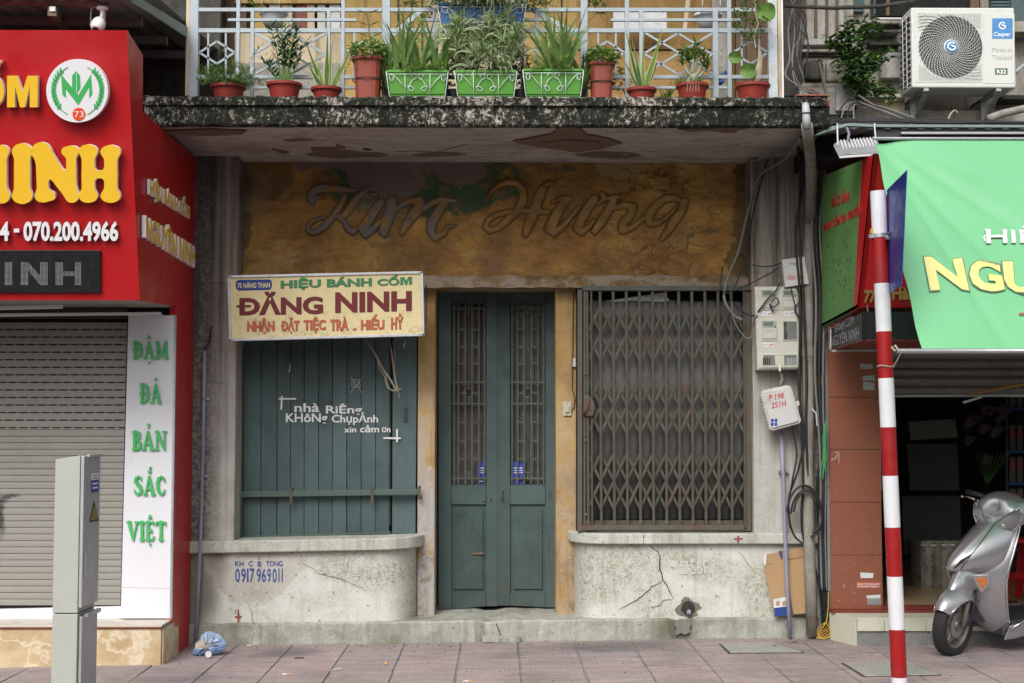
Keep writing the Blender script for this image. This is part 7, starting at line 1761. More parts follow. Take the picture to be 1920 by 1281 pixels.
# TV cable box
tb = thing('cable_tv_box', 'small tilted white cable box with red hotline number above the meter cabinet', 'junction box', tuple(P(1490, 510, -.12)))
def tq(pts, Y, dep, mat, name, par, bev=0): return MB().prism([P(*z2(x, y), Y) for x, y in pts], (0, dep, 0)).build(name, M[mat], par, bevel=bev)
bx = [(378, 96), (530, 74), (560, 258), (400, 282)]
tq(bx, -.13, .06, 'box_grey', 'housing', tb, .006); 
for i in range(12): 
    t = i/11; x, y = 380+20*t, 108+168*t; tq([(x-5, y-3), (x+3, y-3), (x+3, y+3), (x-5, y+3)], -.132, .03, 'box_grey', 'rib', tb)
def lq_(s, x0, y0, x1, y1, dy, mat, par, Y=-.1305, bold=.02, h=None): letters(s, [P(*z2(x0, y0), Y), P(*z2(x1, y0+dy), Y), P(*z2(x1+1, y1+dy), Y), P(*z2(x0+1, y1), Y)], M[mat], par, bold=bold, name='box_print', lift=.0005)
lq_('VTVcab', 426, 116, 484, 134, -3, 'blue_print', tb); lq_('Hotline', 410, 198, 452, 210, -3, 'red_print', tb, bold=0); lq_('19001515', 412, 210, 520, 234, -8, 'red_print', tb, bold=.01)
# P198 box
pb = thing('p198_utility_box', 'tilted grey-white wall box lettered P198 251H below the meter cabinet', 'junction box', tuple(P(1465, 800, -.13)))
ob_ = [(262, 968), (410, 934), (432, 940), (446, 956), (508, 1170), (500, 1190), (320, 1240), (302, 1232), (240, 1000), (244, 980)]
tq(ob_, -.14, .09, 'box_grey', 'housing', pb, .008)
ib = [(268, 978), (410, 946), (432, 960), (492, 1164), (484, 1178), (322, 1222), (308, 1216), (252, 1004), (254, 986)]
tq(ib, -.152, .014, 'box_grey', 'lid', pb, .006)
for i in range(15):
    t = i/14; x, y = 238+58*t, 1004+218*t; tq([(x-6, y-4), (x+6, y-4), (x+6, y+4), (x-6, y+4)], -.135, .05, 'box_grey', 'rib', pb)
tq([(474, 1042), (490, 1036), (500, 1062), (486, 1076), (476, 1070)], -.13, .03, 'box_grey', 'lug', pb, .003)
lq_('P 198', 292, 1000, 390, 1040, -18, 'red_print', pb, -.1525, .01); lq_('251H', 308, 1052, 404, 1092, -18, 'red_print', pb, -.1525, .01)
for y in (1160, 1186):
    for x in (304, 328): tq([(x, y), (x+18, y-3), (x+20, y+18), (x+2, y+21)], -.1535, .001, 'blue_print', 'small_mark', pb)
MB().tube([P(*z2(372, 850), -.05), P(*z2(380, 900), -.07), P(*z2(362, 940), -.1)], .012, 8).build('entry_pipe', M['cable_grey'], pb, smooth=True)
# cables: each run a thing of its own
CN = 0
def cable(pts, r=.006, mat='cable', label='', grp='black cables tangled on the right pilaster', smooth=True, jit=0):
    from mathutils import noise as _n
    P_ = [P(a, c, y) for a, c, y in pts]; Q = []
    for i in range(len(P_)-1):
        p0 = P_[max(0, i-1)]; p1 = P_[i]; p2 = P_[i+1]; p3 = P_[min(len(P_)-1, i+2)]
        for k in range(7):
            t = k/7; Q.append(.5*((2*p1)+(-p0+p2)*t+(2*p0-5*p1+4*p2-p3)*t*t+(-p0+3*p1-3*p2+p3)*t**3))
    Q.append(P_[-1]); o = MB().tube(Q, r, 7).build('cable', M[mat], None, smooth=True)
    tag(o, label, 'cable', grp); return o
cable([(1500, 262, -.9), (1470, 300, -.4), (1425, 330, 0), (1402, 400, .02), (1385, 470, .02), (1365, 520, .06), (1358, 560, .0), (1375, 590, 0), (1392, 600, 0)], .011, 'cable_grey', 'thick dusty cable curving from the slab corner down past the grille gate top')
cable([(1440, 300, -.02), (1425, 350, 0), (1412, 400, 0), (1398, 470, .02), (1385, 520, .0), (1370, 548, -.02), (1352, 540, -.02), (1355, 500, .02)], .006, 'cable', 'thin black cable looping at the gate corner under the ochre band')
cable([(1410, 497, -.03), (1440, 500, -.05), (1468, 492, -.1), (1480, 485, -.1)], .005, 'cable', 'black cable running level to the TV cable box')
cable([(1378, 545, -.02), (1410, 530, -.05), (1445, 512, -.08), (1462, 500, -.1)], .005, 'cable', 'black cable sagging from the gate corner to the TV cable box')
cable([(1368, 556, -.02), (1385, 580, -.03), (1412, 592, -.04), (1425, 580, -.12), (1440, 560, -.13), (1455, 545, -.13), (1462, 530, -.12)], .006, 'cable', 'black cable crossing the front of the upper meter windows')
cable([(1372, 560, -.02), (1376, 600, -.02), (1395, 630, -.02), (1408, 633, -.02), (1412, 610, -.03), (1420, 590, -.12)], .005, 'cable_grey', 'grey cable drooping beside the meter cabinet')
cable([(1445, 568, -.13), (1455, 558, -.14), (1460, 568, -.14), (1450, 576, -.14), (1443, 570, -.13), (1450, 585, -.12)], .005, 'cable', 'small black cable loop before the upper left meter window')
cable([(1492, 535, -.13), (1500, 560, -.12), (1490, 580, -.12), (1500, 600, -.12)], .004, 'cable', 'thin black wire hanging from the TV cable box')
cable([(1483, 540, -.13), (1490, 570, -.13), (1495, 590, -.12), (1508, 600, -.12)], .004, 'cable', 'second thin wire hanging from the TV cable box towards the pipe')
for i, (x0, x1, x2, x3, r, mt, lb) in enumerate(((1500, 1506, 1512, 1511, .010, 'cable', 'thick black cable leaning across the TV cable box onto the drainpipe'), (1532, 1530, 1528, 1535, .009, 'cable_grey', 'dusty grey cable hanging close behind the drainpipe'), (1540, 1538, 1536, 1540, .012, 'cable', 'thick black cable bundle beside the red tiled pillar'), (1546, 1545, 1543, 1544, .008, 'cable_grey', 'outermost grey cable next to the red tiled pillar'), (1510, 1500, 1499, 1502, .009, 'cable', 'black cable hanging in front of the drainpipe left side'))):
    cable([(x0-8, 250, -.6), (x0, 320, -.1), (x1-8, 430, -.13), (x1, 560, -.14), (x2, 700, -.13), (x3, 800, -.12), (x3+4, 900, -.10), (x3+3, 1000, -.08), (x3+6 if x3 > 1530 else 1540, 1110, -.06)], r, mt, lb)
cable([(1496, 690, -.1), (1500, 760, -.12), (1508, 820, -.12), (1497, 880, -.10), (1480, 930, -.08), (1480, 975, -.08), (1490, 1005, -.08), (1506, 1020, -.1)], .008, 'cable', 'black cable swinging out and back under the P198 box')
cable([(1485, 800, -.1), (1494, 850, -.1), (1486, 900, -.1), (1478, 950, -.09), (1482, 990, -.09)], .007, 'cable', 'black cable dropping from the P198 box to the coil')
for k, (dx, dy, rx, ry) in enumerate(((0, 0, 34, 68), (3, 3, 30, 62), (6, -2, 27, 55))):
    pts = [(1508+dx+rx*math.cos(a), 975+dy-ry*math.sin(a)*(.95 if math.sin(a) > 0 else .5), -.13-.01*k) for a in np.linspace(2.9, -1.2, 12)]
    cable(pts, .008, 'cable', ('outer turn of the black cable coil slung round the drainpipe', 'middle turn of the black cable coil slung round the drainpipe', 'inner turn of the black cable coil slung round the drainpipe')[k])
for k in range(6):
    cable([(1532+k*3, 640+20*k, -.04), (1538+k*2, 800, -.03), (1545-k*2.5, 900, -.04), (1550-k*3, 1000, -.04), (1553-k*3.5, 1060, -.05), (1548-k*1.5, 1120, -.05)], .006+.001*(k % 2), 'cable', 'black cable of the bunch descending into the corrugated duct')
cable([(1547, 640, -.06), (1543, 690, -.06), (1538, 730, -.06), (1536, 745, -.06), (1541, 760, -.06)], .005, 'cable_yellow', 'yellow wire hanging beside the top of the red tiled pillar')
for k in range(7):
    rk = random.Random(k*7+1); cable([(1474+rk.uniform(0, 20), -10, .2), (1478+rk.uniform(0, 34), rk.uniform(30, 60), .2), (1474+rk.uniform(0, 44), rk.uniform(85, 110), .15), (1474+rk.uniform(0, 40), 145, .0), (1485+rk.uniform(0, 50), 176, -.2)], .003+.0015*(k % 3), 'cable' if k % 2 else 'cable_grey', 'wire in the tangle behind the railing end post', 'wires tangled behind the railing end post')
for k in range(8):
    cable([(1500+k*4, 258-k, -.9), (1550, 236-k*2.0, -1.0), (1600, 224+k % 3*2, -.98), (1680, 228-k % 4*1.5, -.98), (1760, 231-k, -.98), (1850, 230-k % 3, -.98), (1990, 231, -.98)], .0075, 'cable', 'black cable lying in the bundle along the eave', 'black cables bundled along the eave')
for k in range(4):
    cable([(1560+k*14, 236, -.95), (1575+k*9, 206-k*3, -.8), (1595+k*9, 185+k*6, -.6), (1625+k*9, 200, -.8), (1690+k*12, 226, -.95)], .005, 'cable_grey' if k % 2 else 'cable', 'wire arching up over the eave below the leafy bush', 'wires arching over the eave')
cable([(1608, 178, .3), (1640, 198, -.2), (1690, 222, -.7), (1720, 226, -.9)], .007, 'cable_grey', 'pale wire slanting down from the wall bush to the eave', 'wires arching over the eave')
cable([(1775, 232, -.98), (1782, 215, -.95), (1790, 207, -.9), (1795, 212, -.9)], .006, 'twine', 'pale wire end curling up from the eave below the air conditioner', 'wires arching over the eave')
cable([(1360, 310, -.2), (1420, 300, -.3), (1470, 280, -.5), (1520, 258, -.9), (1570, 246, -1.0)], .004, 'cable_grey', 'thin pale wire sagging across the soffit towards the eave', 'wires crossing below the slab')
cable([(1250, 303, .0), (1320, 309, .1), (1400, 304, .0), (1470, 284, -.4), (1530, 258, -.9)], .003, 'cable_grey', 'second thin wire sagging along the top of the ochre band', 'wires crossing below the slab')
# corrugated duct, yellow coil, green string
du = thing('corrugated_duct', 'black corrugated duct standing where the cables enter the pavement', 'duct', tuple(P(1548, 1190, -.05)))
pts = []; rd = []
for i in range(62):
    t = i/61; y = 1108+84*t; pts.append(P(1546+4*t, y, -.05)); rd.append(.034+.005*math.cos(i*math.pi/1.5))
MB().tube(pts, rd, 16).build('ribbed_tube', M['cable'], du)
yc = thing('yellow_wire_coil', 'small loose coil of yellow wire on the paving beside the duct', 'wire', tuple(P(1547, 1195, -.12)))
for k in range(5):
    MB().tube([P(1545+3*k+(12+k*1.2)*math.cos(a+k*.5)+2*math.sin(a*2+k), 1183+(14-k)*math.sin(a)-1.5*k+1.5*math.cos(3*a+k), -.12+.012*k) for a in np.linspace(0, 2*math.pi, 22)[:-1]], .0032, 6, closed=True).build('loop', M['cable_yellow'], yc, smooth=True)
MB().tube([P(1553, 1110, -.1), P(1553, 1140, -.11), P(1550, 1165, -.12), P(1542, 1178, -.12)], .004, 6).build('tail', M['cable_yellow'], yc); MB().tube([P(1530, 1196, -.15), P(1545, 1198, -.17), P(1556, 1194, -.15)], .004, 6).build('tail', M['cable_yellow'], yc)
gs_ = thing('green_string', 'frayed green plastic string tied to the cables beside the tiled pillar', 'string', tuple(P(1545, 850, -.12)))
r_ = random.Random(6)
for k in range(9):
    x = 1546+r_.uniform(-4, 4); MB().tube([P(1549, 784, -.15), P(x, 820, -.15), P(x-4+k % 3*3, 860, -.15), P(x-6+r_.uniform(-2, 8), 885+r_.uniform(-20, 22), -.15)], .0035, 5).build('strand', M['green_string'], gs_)
MB().tube([P(1522, 766, -.15), P(1530, 775, -.16), P(1532, 798, -.16)], .004, 5).build('strand', M['pot_white'], gs_)
# cardboard
kb = thing('flattened_cardboard', 'flattened brown cardboard carton wedged behind the drainpipe', 'cardboard', tuple(P(1475, 1150, -.02)))
z3 = lambda x, y: (1360+x/2.6625, 800+y/2.6625)
def kq(pts, Y, mat, name, dep=.004): return MB().prism([P(*z3(x, y), Y+dy) for x, y, dy in pts], (0, dep, 0)).build(name, M[mat], kb)
kq([(192, 690, 0), (200, 640, .0), (288, 622, 0), (300, 660, 0), (318, 936, -.03), (246, 948, -.03)], -.02, 'card', 'carton_panel')
kq([(284, 620, .01), (394, 600, .01), (408, 932, -.02), (342, 938, -.02), (328, 900, 0)], -.025, 'card', 'carton_panel')
kq([(190, 638, 0), (206, 630, 0), (203, 690, 0), (192, 694, 0)], -.026, 'card_white', 'printed_flap', .003); kq([(266, 622, 0), (282, 620, 0), (286, 664, 0), (278, 660, 0)], -.027, 'card_blue', 'printed_flap', .003)
kq([(243, 906, 0), (306, 898, 0), (310, 942, 0), (246, 948, 0)], -.060, 'card_blue', 'printed_panel', .002); kq([(240, 862, 0), (304, 850, 0), (307, 898, 0), (243, 907, 0)], -.058, 'card_white', 'printed_panel', .002)
for x in (262, 294): kq([(x-10, 878, 0), (x, 868, 0), (x+9, 874, 0), (x+8, 892, 0), (x-6, 896, 0)], -.0605, 'card', 'torn_spot', .001)
kq([(203, 690, 0), (300, 664, 0), (300, 666, 0), (203, 693, 0)], -.0225, 'flake', 'fold_line', .001); kq([(300, 664, 0), (394, 646, 0), (394, 648, 0), (300, 667, 0)], -.0275, 'flake', 'fold_line', .001)
# ------------------------------------------------------------ leaves and plants
def blade(m, base, az, el, L_, w, bend=1.2, n=6, fold=.25, tip=True, twist=0, face=False):
    """ribbon leaf: starts at base towards (azimuth, elevation), bends over by 'bend' radians"""
    p = Vector(base); A_, B_, Cc = [], [], []
    for i in range(n+1):
        t = i/n; e = el-bend*t*t
        d = Vector((math.cos(az)*math.cos(e), math.sin(az)*math.cos(e), math.sin(e)))
        s = Vector((-math.sin(az+twist*t), math.cos(az+twist*t), 0))
        if face: s = d.cross(Vector((.25*math.sin(twist*3), -1, .1))).normalized()
        up = s.cross(d).normalized()
        ww = w*(.55+.45*math.sin(math.pi*min(1, t*1.6)))*(1-t**3.0 if tip else 1)*.5+.0004
        A_.append(p+s*ww+up*ww*fold); B_.append(p-up*0); Cc.append(p-s*ww+up*ww*fold)
        p = p+d*(L_/n)
    k = len(m.v); m.v += [tuple(q) for q in A_+B_+Cc]; N = n+1
    for i in range(n): m.f.append((k+i, k+i+1, k+N+i+1, k+N+i)); m.f.append((k+N+i, k+N+i+1, k+2*N+i+1, k+2*N+i))
    return p
def oval(m, base, az, el, L_, w, droop=.6):
    """small pointed leaf of four faces"""
    d = Vector((math.cos(az)*math.cos(el), math.sin(az)*math.cos(el), math.sin(el))); s = Vector((-math.sin(az), math.cos(az), 0)); up = s.cross(d)
    b = Vector(base); d2 = (d-Vector((0, 0, droop*.7))).normalized(); mid = b+d*L_*.45; tip = mid+d2*L_*.55
    m.add([b, mid+s*w/2+up*w*.12, tip, mid-s*w/2+up*w*.12, mid], [(0, 1, 4), (1, 2, 4), (2, 3, 4), (3, 0, 4)])
def round_pot(px, w, yt, yb, label, Y=-.93, mat='terra', rimh=5):
    c = P(px, yb, Y); W_ = w/2/286
    h = PZ(yt, Y)-ZB
    t = thing('potted_plant', label, 'potted plant', (c.x, Y, ZB), 'potted plants along the balcony edge')
    MB().lathe([(W_*.74, 0), (W_*.86, h*.6), (W_*.92, h-.022), (W_*1.02, h-.018), (W_*1.03, h), (W_*.95, h), (W_*.9, h-.015), (.01, h-.018)], (c.x, Y, ZB), 28).build('pot', M[mat], t, smooth=False)
    MB().lathe([(W_*.9, h-.03), (W_*.88, h-.012), (.01, h-.008)], (c.x, Y, ZB), 20).build('soil', M['soil'], t)
    t['_h'] = h; return t, Vector((c.x, Y, ZB+h-.01)), W_
def feathery(t, c, Wd, H, n, mat='leaf_feather', seed=1, dens=10, name='foliage'):
    r = random.Random(seed); m = MB(); st = MB()
    for i in range(n):
        az = r.uniform(0, 6.283); el = r.uniform(.35, 1.45); L_ = H*r.uniform(.6, 1.1)*(1 if el > .8 else .85)
        p = Vector(c)+Vector((math.cos(az), math.sin(az), 0))*r.uniform(0, Wd*.5); pts = [p]
        e = el
        for k in range(6):
            e -= r.uniform(.05, .28); p = p+Vector((math.cos(az)*math.cos(e), math.sin(az)*math.cos(e), math.sin(e)))*L_/6; pts.append(p)
            for q in range(dens):
                blade(m, p+Vector((r.uniform(-.006, .006), r.uniform(-.006, .006), r.uniform(-.008, .008))), r.uniform(0, 6.28), r.uniform(-.2, 1.2), r.uniform(.018, .038), .0034, .3, 2, 0)
        st.tube(pts, .0012, 3)
    o = stuff(m.build(name, M[mat], t, fixn=False)); stuff(st.build('stems', M[mat], t, fixn=False)); return o
def bushy(t, c, R_, n, mat, seed, L_=.035, w=.02, flat=.7, name='foliage', down=0):
    r = random.Random(seed); m = MB()
    for i in range(n):
        a = r.uniform(0, 6.283); u = r.uniform(-1, 1); q = r.uniform(.35, 1)**.5
        p = Vector(c)+Vector((math.cos(a)*math.sqrt(1-u*u), math.sin(a)*math.sqrt(1-u*u), u*flat+flat*.4))*R_*q
        oval(m, p, r.uniform(0, 6.28), r.uniform(-.3, .9), L_*r.uniform(.7, 1.2), w*r.uniform(.7, 1.2), r.uniform(.1, .7))
    return stuff(m.build(name, M[mat], t, fixn=False))
# 1 grassy plant, far left, with wiry fern climbing the railing
t, c, w = round_pot(428, 66, 163, 177, 'low red bowl of wispy grassy foliage, nearest the railing corner post beside the red sign')
feathery(t, c, w*1.3, .19, 80, seed=2); feathery(t, c+Vector((.1, .05, .1)), w*.6, .36, 9, 'leaf', seed=3, dens=7, name='climbing_fern')
# 2 ZZ plant
t, c, w = round_pot(533, 66, 159, 178, 'red bowl with an upright plant of thick glossy dark green leaflets')
r_ = random.Random(4); m = MB(); st = MB()
for k, (dx, L_, az, ln) in enumerate(((-.03, .40, 2.9, .18), (.0, .42, 1.5, .05), (.03, .40, .3, .12), (.05, .30, .0, .3), (-.01, .37, 4.5, .12), (.02, .34, 5.5, .2), (-.05, .16, 3.1, .5))):
    p = c+Vector((dx, 0, 0)); pts = []; 
    for i in range(15):
        s_ = i/14; q = p+Vector((math.cos(az)*ln*L_*s_*s_, math.sin(az)*ln*L_*s_*s_, L_*s_)); pts.append(q)
        if i > 4:
            for s in (-1, 1):
                oval(m, q, r_.uniform(-.5, .5)+(0 if s > 0 else math.pi)+.25*s, .75+r_.uniform(-.2, .3), .07, .036, .05)
                if i % 2: oval(m, q, r_.uniform(0, 6.28), .9, .05, .024, .1)
    st.tube(pts, [.008-.006*i/14 for i in range(15)], 6)
m.build('leaves', M['leaf_dark'], t, fixn=False); t_st = st.build('stems', M['leaf'], t)
stuff(kids(t)[-2])
# snake plants
def snake(px, w_, yt, yb, label, specs, seed):
    t, c, w = round_pot(px, w_, yt, yb, label)
    for (dx, az, el, L_, wd, bend) in specs:
        mo, mi = MB(), MB(); b = c+Vector((dx, 0, 0))
        blade(mo, b, az, el, L_, wd, bend, 9, .2, twist=az, face=True); blade(mi, b+Vector((0, -.005, 0)), az, el, L_*.96, wd*.60, bend, 9, .2, twist=az, face=True)
        o = mo.build('leaf', M['leaf_yellow'], t, smooth=True); mi.build('leaf_centre', M['leaf_dark'] if (seed+int(L_*100)) % 3 else M['leaf'], o, smooth=True)
    return t
snake(612, 58, 167, 180, 'red bowl with a yellow-edged snake plant leaning apart in front of the left lattice panel', [(-.01, 3.0, 1.15, .36, .042, -.15), (-.02, 3.2, 1.0, .22, .04, -.2), (.0, 1.5, 1.52, .42, .046, .02), (.012, .6, 1.5, .32, .03, 0), (.03, .1, 1.1, .32, .036, -.25), (.03, .0, 1.2, .2, .03, -.2), (-.02, 3.1, 1.35, .2, .03, 0)], 1)
snake(1203, 56, 167, 177, 'red bowl with a tall snake plant in front of the right-hand lattice edge', [(-.01, 3.1, 1.33, .45, .036, -.1), (.0, 3.0, 1.42, .36, .03, .1), (.015, .1, 1.25, .46, .042, -.12), (.02, .2, 1.1, .24, .03, -.2), (-.02, 3.2, 1.15, .24, .024, .1), (.01, 1.5, 1.5, .40, .03, 0)], 2)
# tall square-ish pots with lime trailing foliage
def tall_pot(px0, px1, yt, yb, label, seed, Y=-.93):
    c = P((px0+px1)/2, yb, Y); h = PZ(yt, Y)-ZB; W_ = (px1-px0)/2/286
    t = thing('potted_plant', label, 'potted plant', (c.x, Y, ZB), 'potted plants along the balcony edge')
    MB().lathe([(W_*.78, .0), (W_*.90, h*.88), (W_*.93, h-.02), (W_*1.04, h-.018), (W_*1.05, h), (W_*.94, h), (.01, h-.02)], (c.x, Y, ZB), 20, sq=.8).build('pot', M['terra2'], t)
    MB().tube([Vector((c.x, Y, ZB+h*.48))+Vector((math.cos(a)*W_*1.0, math.sin(a)*W_*1.0, 0)) for a in np.linspace(0, 6.28, 21)[:-1]], .004, 5, closed=True).build('holder_ring', M['crack'], t)
    bushy(t, (c.x, Y-.02, ZB+h+.015), W_*1.4, 650, 'leaf_lime', seed, .03, .024, .55)
    r = random.Random(seed); m = MB()
    for k in range(7):
        az = r.choice((-.9, -.6, -1.2, -.3, -2.2, -2.6)); p = Vector((c.x, Y, ZB+h))+Vector((math.cos(az), math.sin(az), 0))*W_*1.1
        for i in range(12):
            p = p+Vector((math.cos(az)*.006, math.sin(az)*.004, -.011)); oval(m, p, r.uniform(0, 6.28), r.uniform(-.4, .5), .016, .012, .2)
    stuff(m.build('trailing_shoots', M['leaf_lime'], t, fixn=False)); return t
t = tall_pot(661, 719, 112, 176, 'tall red-brown pot with lime creeping foliage, left of the green planters', 5)
m = MB(); c = t.location+Vector((-.0, .05, .24)); r_ = random.Random(1); pts = [c+Vector((math.sin(i*.5)*.012, 0, i*.04)) for i in range(10)]
for i in (2, 5, 7, 9):
    for s in (-1, 1): oval(m, pts[i], 0 if s > 0 else math.pi, .5, .09, .034, .3)
m.build('tall_shoot_leaves', M['leaf'], t, fixn=False); MB().tube(pts, .004, 5).build('tall_shoot', M['stem'], t)
tall_pot(1103, 1152, 120, 177, 'tall red-brown pot with lime foliage, right of the green planters', 6)
# green rectangular planters with white wire holders
YB_ = -.95
def planter(x0, x1, yt, label, mat='box_green', zb=ZB, wire=True, h=None, yb=176, Y=YB_):
    a, c = P(x0, yb, Y), P(x1, yb, Y); zt_ = PZ(yt, Y); h = zt_-zb; cx = (a.x+c.x)/2; hw_ = (c.x-a.x)/2; D = .075
    t = thing('planter_box', label, 'planter', (cx, Y, zb), 'planter boxes on the balcony edge')
    lo = [(cx-hw_*.9, Y-D*.85, zb+.008), (cx+hw_*.9, Y-D*.85, zb+.008), (cx+hw_*.9, Y+D*.85, zb+.008), (cx-hw_*.9, Y+D*.85, zb+.008)]
    hi = [(cx-hw_*.97, Y-D, zt_-.02), (cx+hw_*.97, Y-D, zt_-.02), (cx+hw_*.97, Y+D, zt_-.02), (cx-hw_*.97, Y+D, zt_-.02)]
    MB().loft([lo, hi]).build('trough', M[mat], t, bevel=.006)
    MB().box(cx-hw_, cx+hw_, Y-D-.008, Y+D+.008, zt_-.02, zt_).build('rim', M[mat], t, bevel=.004)
    MB().box(cx-hw_*.93, cx+hw_*.93, Y-D*.93, Y+D*.93, zt_-.005, zt_+.006).build('soil', M['soil'], t)
    MB().box(cx-hw_*.91, cx+hw_*.91, Y-D*.9-.006, Y+D*.85, zb+.026, zb+.030).build('foot_band', M[mat], t)
    if wire:
        Yw_ = Y-D-.012; H = h; W = MB()
        f = lambda u, v: Vector((cx+u*hw_, Yw_+(.012*(1-v)), zb+.002+v*(H-.012)))
        W.tube([f(-1.02, 1), f(-.97, .5), f(-.92, .08), f(-.88, .0), f(.88, .0), f(.92, .08), f(.97, .5), f(1.02, 1)], .0028, 5)
        W.tube([f(-1.02, .88), f(1.02, .88)], .0025, 5)
        for u in (-.40, .42): W.tube([f(u, .0), f(u, .9)], .0028, 5)
        for s in (-1, 1):
            W.tube([f(s*q[0]+.01, q[1]) for q in ((.42, .35), (.6, .62), (.78, .84), (.9, .86), (.93, .72), (.86, .62), (.79, .68), (.8, .8))], .0026, 5)
            W.tube([f(s*q[0]+.01, q[1]) for q in ((.03, .74), (.16, .66), (.24, .5), (.3, .38), (.26, .26), (.16, .24), (.12, .32), (.2, .42), (.34, .4))], .0026, 5)
            W.tube([f(s*q[0]+.01, q[1]) for q in ((.03, .74), (.05, .86), (.14, .9), (.2, .82), (.15, .74))], .0026, 5)
        stuff(W.build('wire_holder', M['wire_white'], t, smooth=True))
    return t, Vector((cx, Y, zt_)), hw_
def blades(t, c, hw_, n, Lr, wr, mat, seed, spread=.8, lean=None, name='blades', elr=(1.0, 1.5), bend=(0.3, 1.5), xs=None):
    r = random.Random(seed); m = MB()
    for i in range(n):
        x = r.uniform(-hw_*.8, hw_*.8) if xs is None else r.choice(xs)*hw_+r.uniform(-.02, .02)
        az = r.uniform(-.2, 6.4)
        blade(m, (c.x+x, c.y+r.uniform(-.03, .03), c.z-.01), az, r.uniform(*elr), r.uniform(*Lr), r.uniform(*wr), r.uniform(*bend), 8, .3, twist=r.uniform(-.6, .6), face=r.random() < .6)
    return m.build(name, M[mat], t, smooth=True, fixn=False)
t, c, h_ = planter(727, 840, 137, 'green planter box with tall arching strap leaves, leftmost of the green boxes')
stuff(blades(t, c, h_, 62, (.28, .54), (.018, .028), 'leaf_blade', 11, xs=(-.65, -.5, .05, .6), bend=(.1, 1.4))); feathery(t, c+Vector((.02, -.03, 0)), h_*.9, .12, 34, 'leaf_lime', 12, 8, 'low_fern'); stuff(blades(t, c, h_, 10, (.2, .36), (.02, .03), 'leaf', 13, xs=(-.9, .8), name='broad_blades'))
t, c, h_ = planter(854, 968, 137, 'green planter box half covered by a shaggy cream-striped spider plant, middle of the green boxes')
r_ = random.Random(14); m = MB(); m2 = MB()
for k in range(105):
    cx, cz, cy = c.x+r_.uniform(-h_*1.2, h_*1.2), c.z+r_.uniform(-.0, .36), c.y+r_.uniform(-.09, .10)
    if ((cx-c.x)/(h_*1.25))**2+((cz-c.z-.16)/.24)**2 > 1: continue
    for i in range(18):
        blade(m if r_.random() < .62 else m2, (cx, cy, cz), r_.uniform(0, 6.28), r_.uniform(.1, 1.4), r_.uniform(.09, .19), r_.uniform(.008, .013), r_.uniform(.6, 2.3), 6, .3, face=r_.random() < .4)
for i in range(60): blade(m, (c.x+r_.uniform(-.06, .12), c.y-.06, c.z+r_.uniform(0, .1)), -1.57+r_.uniform(-1.2, 1.2), r_.uniform(-.2, 1.), r_.uniform(.1, .2), .011, r_.uniform(1.5, 2.6), 6, .3)
stuff(m.build('striped_leaves', M['leaf_pale'], t, smooth=True, fixn=False)); stuff(m2.build('green_leaves', M['leaf_blade'], t, smooth=True, fixn=False))
t, c, h_ = planter(981, 1092, 134, 'green planter box with a dense fan of upright strap leaves, rightmost of the green boxes')
stuff(blades(t, c, h_, 80, (.26, .50), (.019, .029), 'leaf_blade', 15, xs=(0, .1, .35, .5), bend=(.05, 1.3), elr=(.95, 1.5))); feathery(t, c+Vector((.0, -.03, 0)), h_*1.0, .12, 34, 'leaf_lime', 16, 8, 'low_fern')
m = MB(); blade(m, (c.x-.03, c.y-.08, c.z+.05), -1.6, .8, .26, .026, 2.5, 8, .3); m.build('drooping_blade', M['leaf_yellow'], t, smooth=True); bushy(t, (c.x-h_*1.05, c.y, c.z+.03), .075, 160, 'leaf_dark', 3, .03, .012, .8, 'dark_sprig')
# blue planter behind, on the rail
t, c, h_ = planter(822, 985, 12, 'blue planter box hung on the rail behind, under a mass of long drooping striped leaves', 'box_blue', zb=PZ(62, -.86), wire=True, Y=-.86, yb=60)
r_ = random.Random(17); m = MB(); m2 = MB()
for i in range(620):
    blade(m if i % 3 else m2, (c.x+r_.uniform(-.13, .14)+.0, c.y+r_.uniform(-.13, -.02), c.z+r_.uniform(-.02, .14)), -1.57+r_.uniform(-1.7, 1.7), r_.uniform(.2, 1.3), r_.uniform(.16, .32), r_.uniform(.010, .016), r_.uniform(1.8, 3.0), 8, .3)
for i in range(260): blade(m2 if i % 2 else m, (c.x+r_.uniform(-h_, h_), c.y-.10, c.z+r_.uniform(-.03, .06)), -1.57+r_.uniform(-1.9, 1.9), r_.uniform(-.1, 1.3), r_.uniform(.09, .18), .010, r_.uniform(1, 2.6), 6, .3)
stuff(m.build('striped_leaves', M['leaf_pale'], t, smooth=True, fixn=False)); stuff(m2.build('green_leaves', M['leaf_blade'], t, smooth=True, fixn=False))
bushy(t, (c.x-h_*1.05, c.y, c.z+.06), .10, 210, 'leaf_dark', 7, .05, .014, .7, 'dark_sprig'); bushy(t, (c.x+h_*1.05, c.y, c.z+.03), .10, 210, 'leaf_dark', 8, .05, .014, .8, 'dark_sprig')
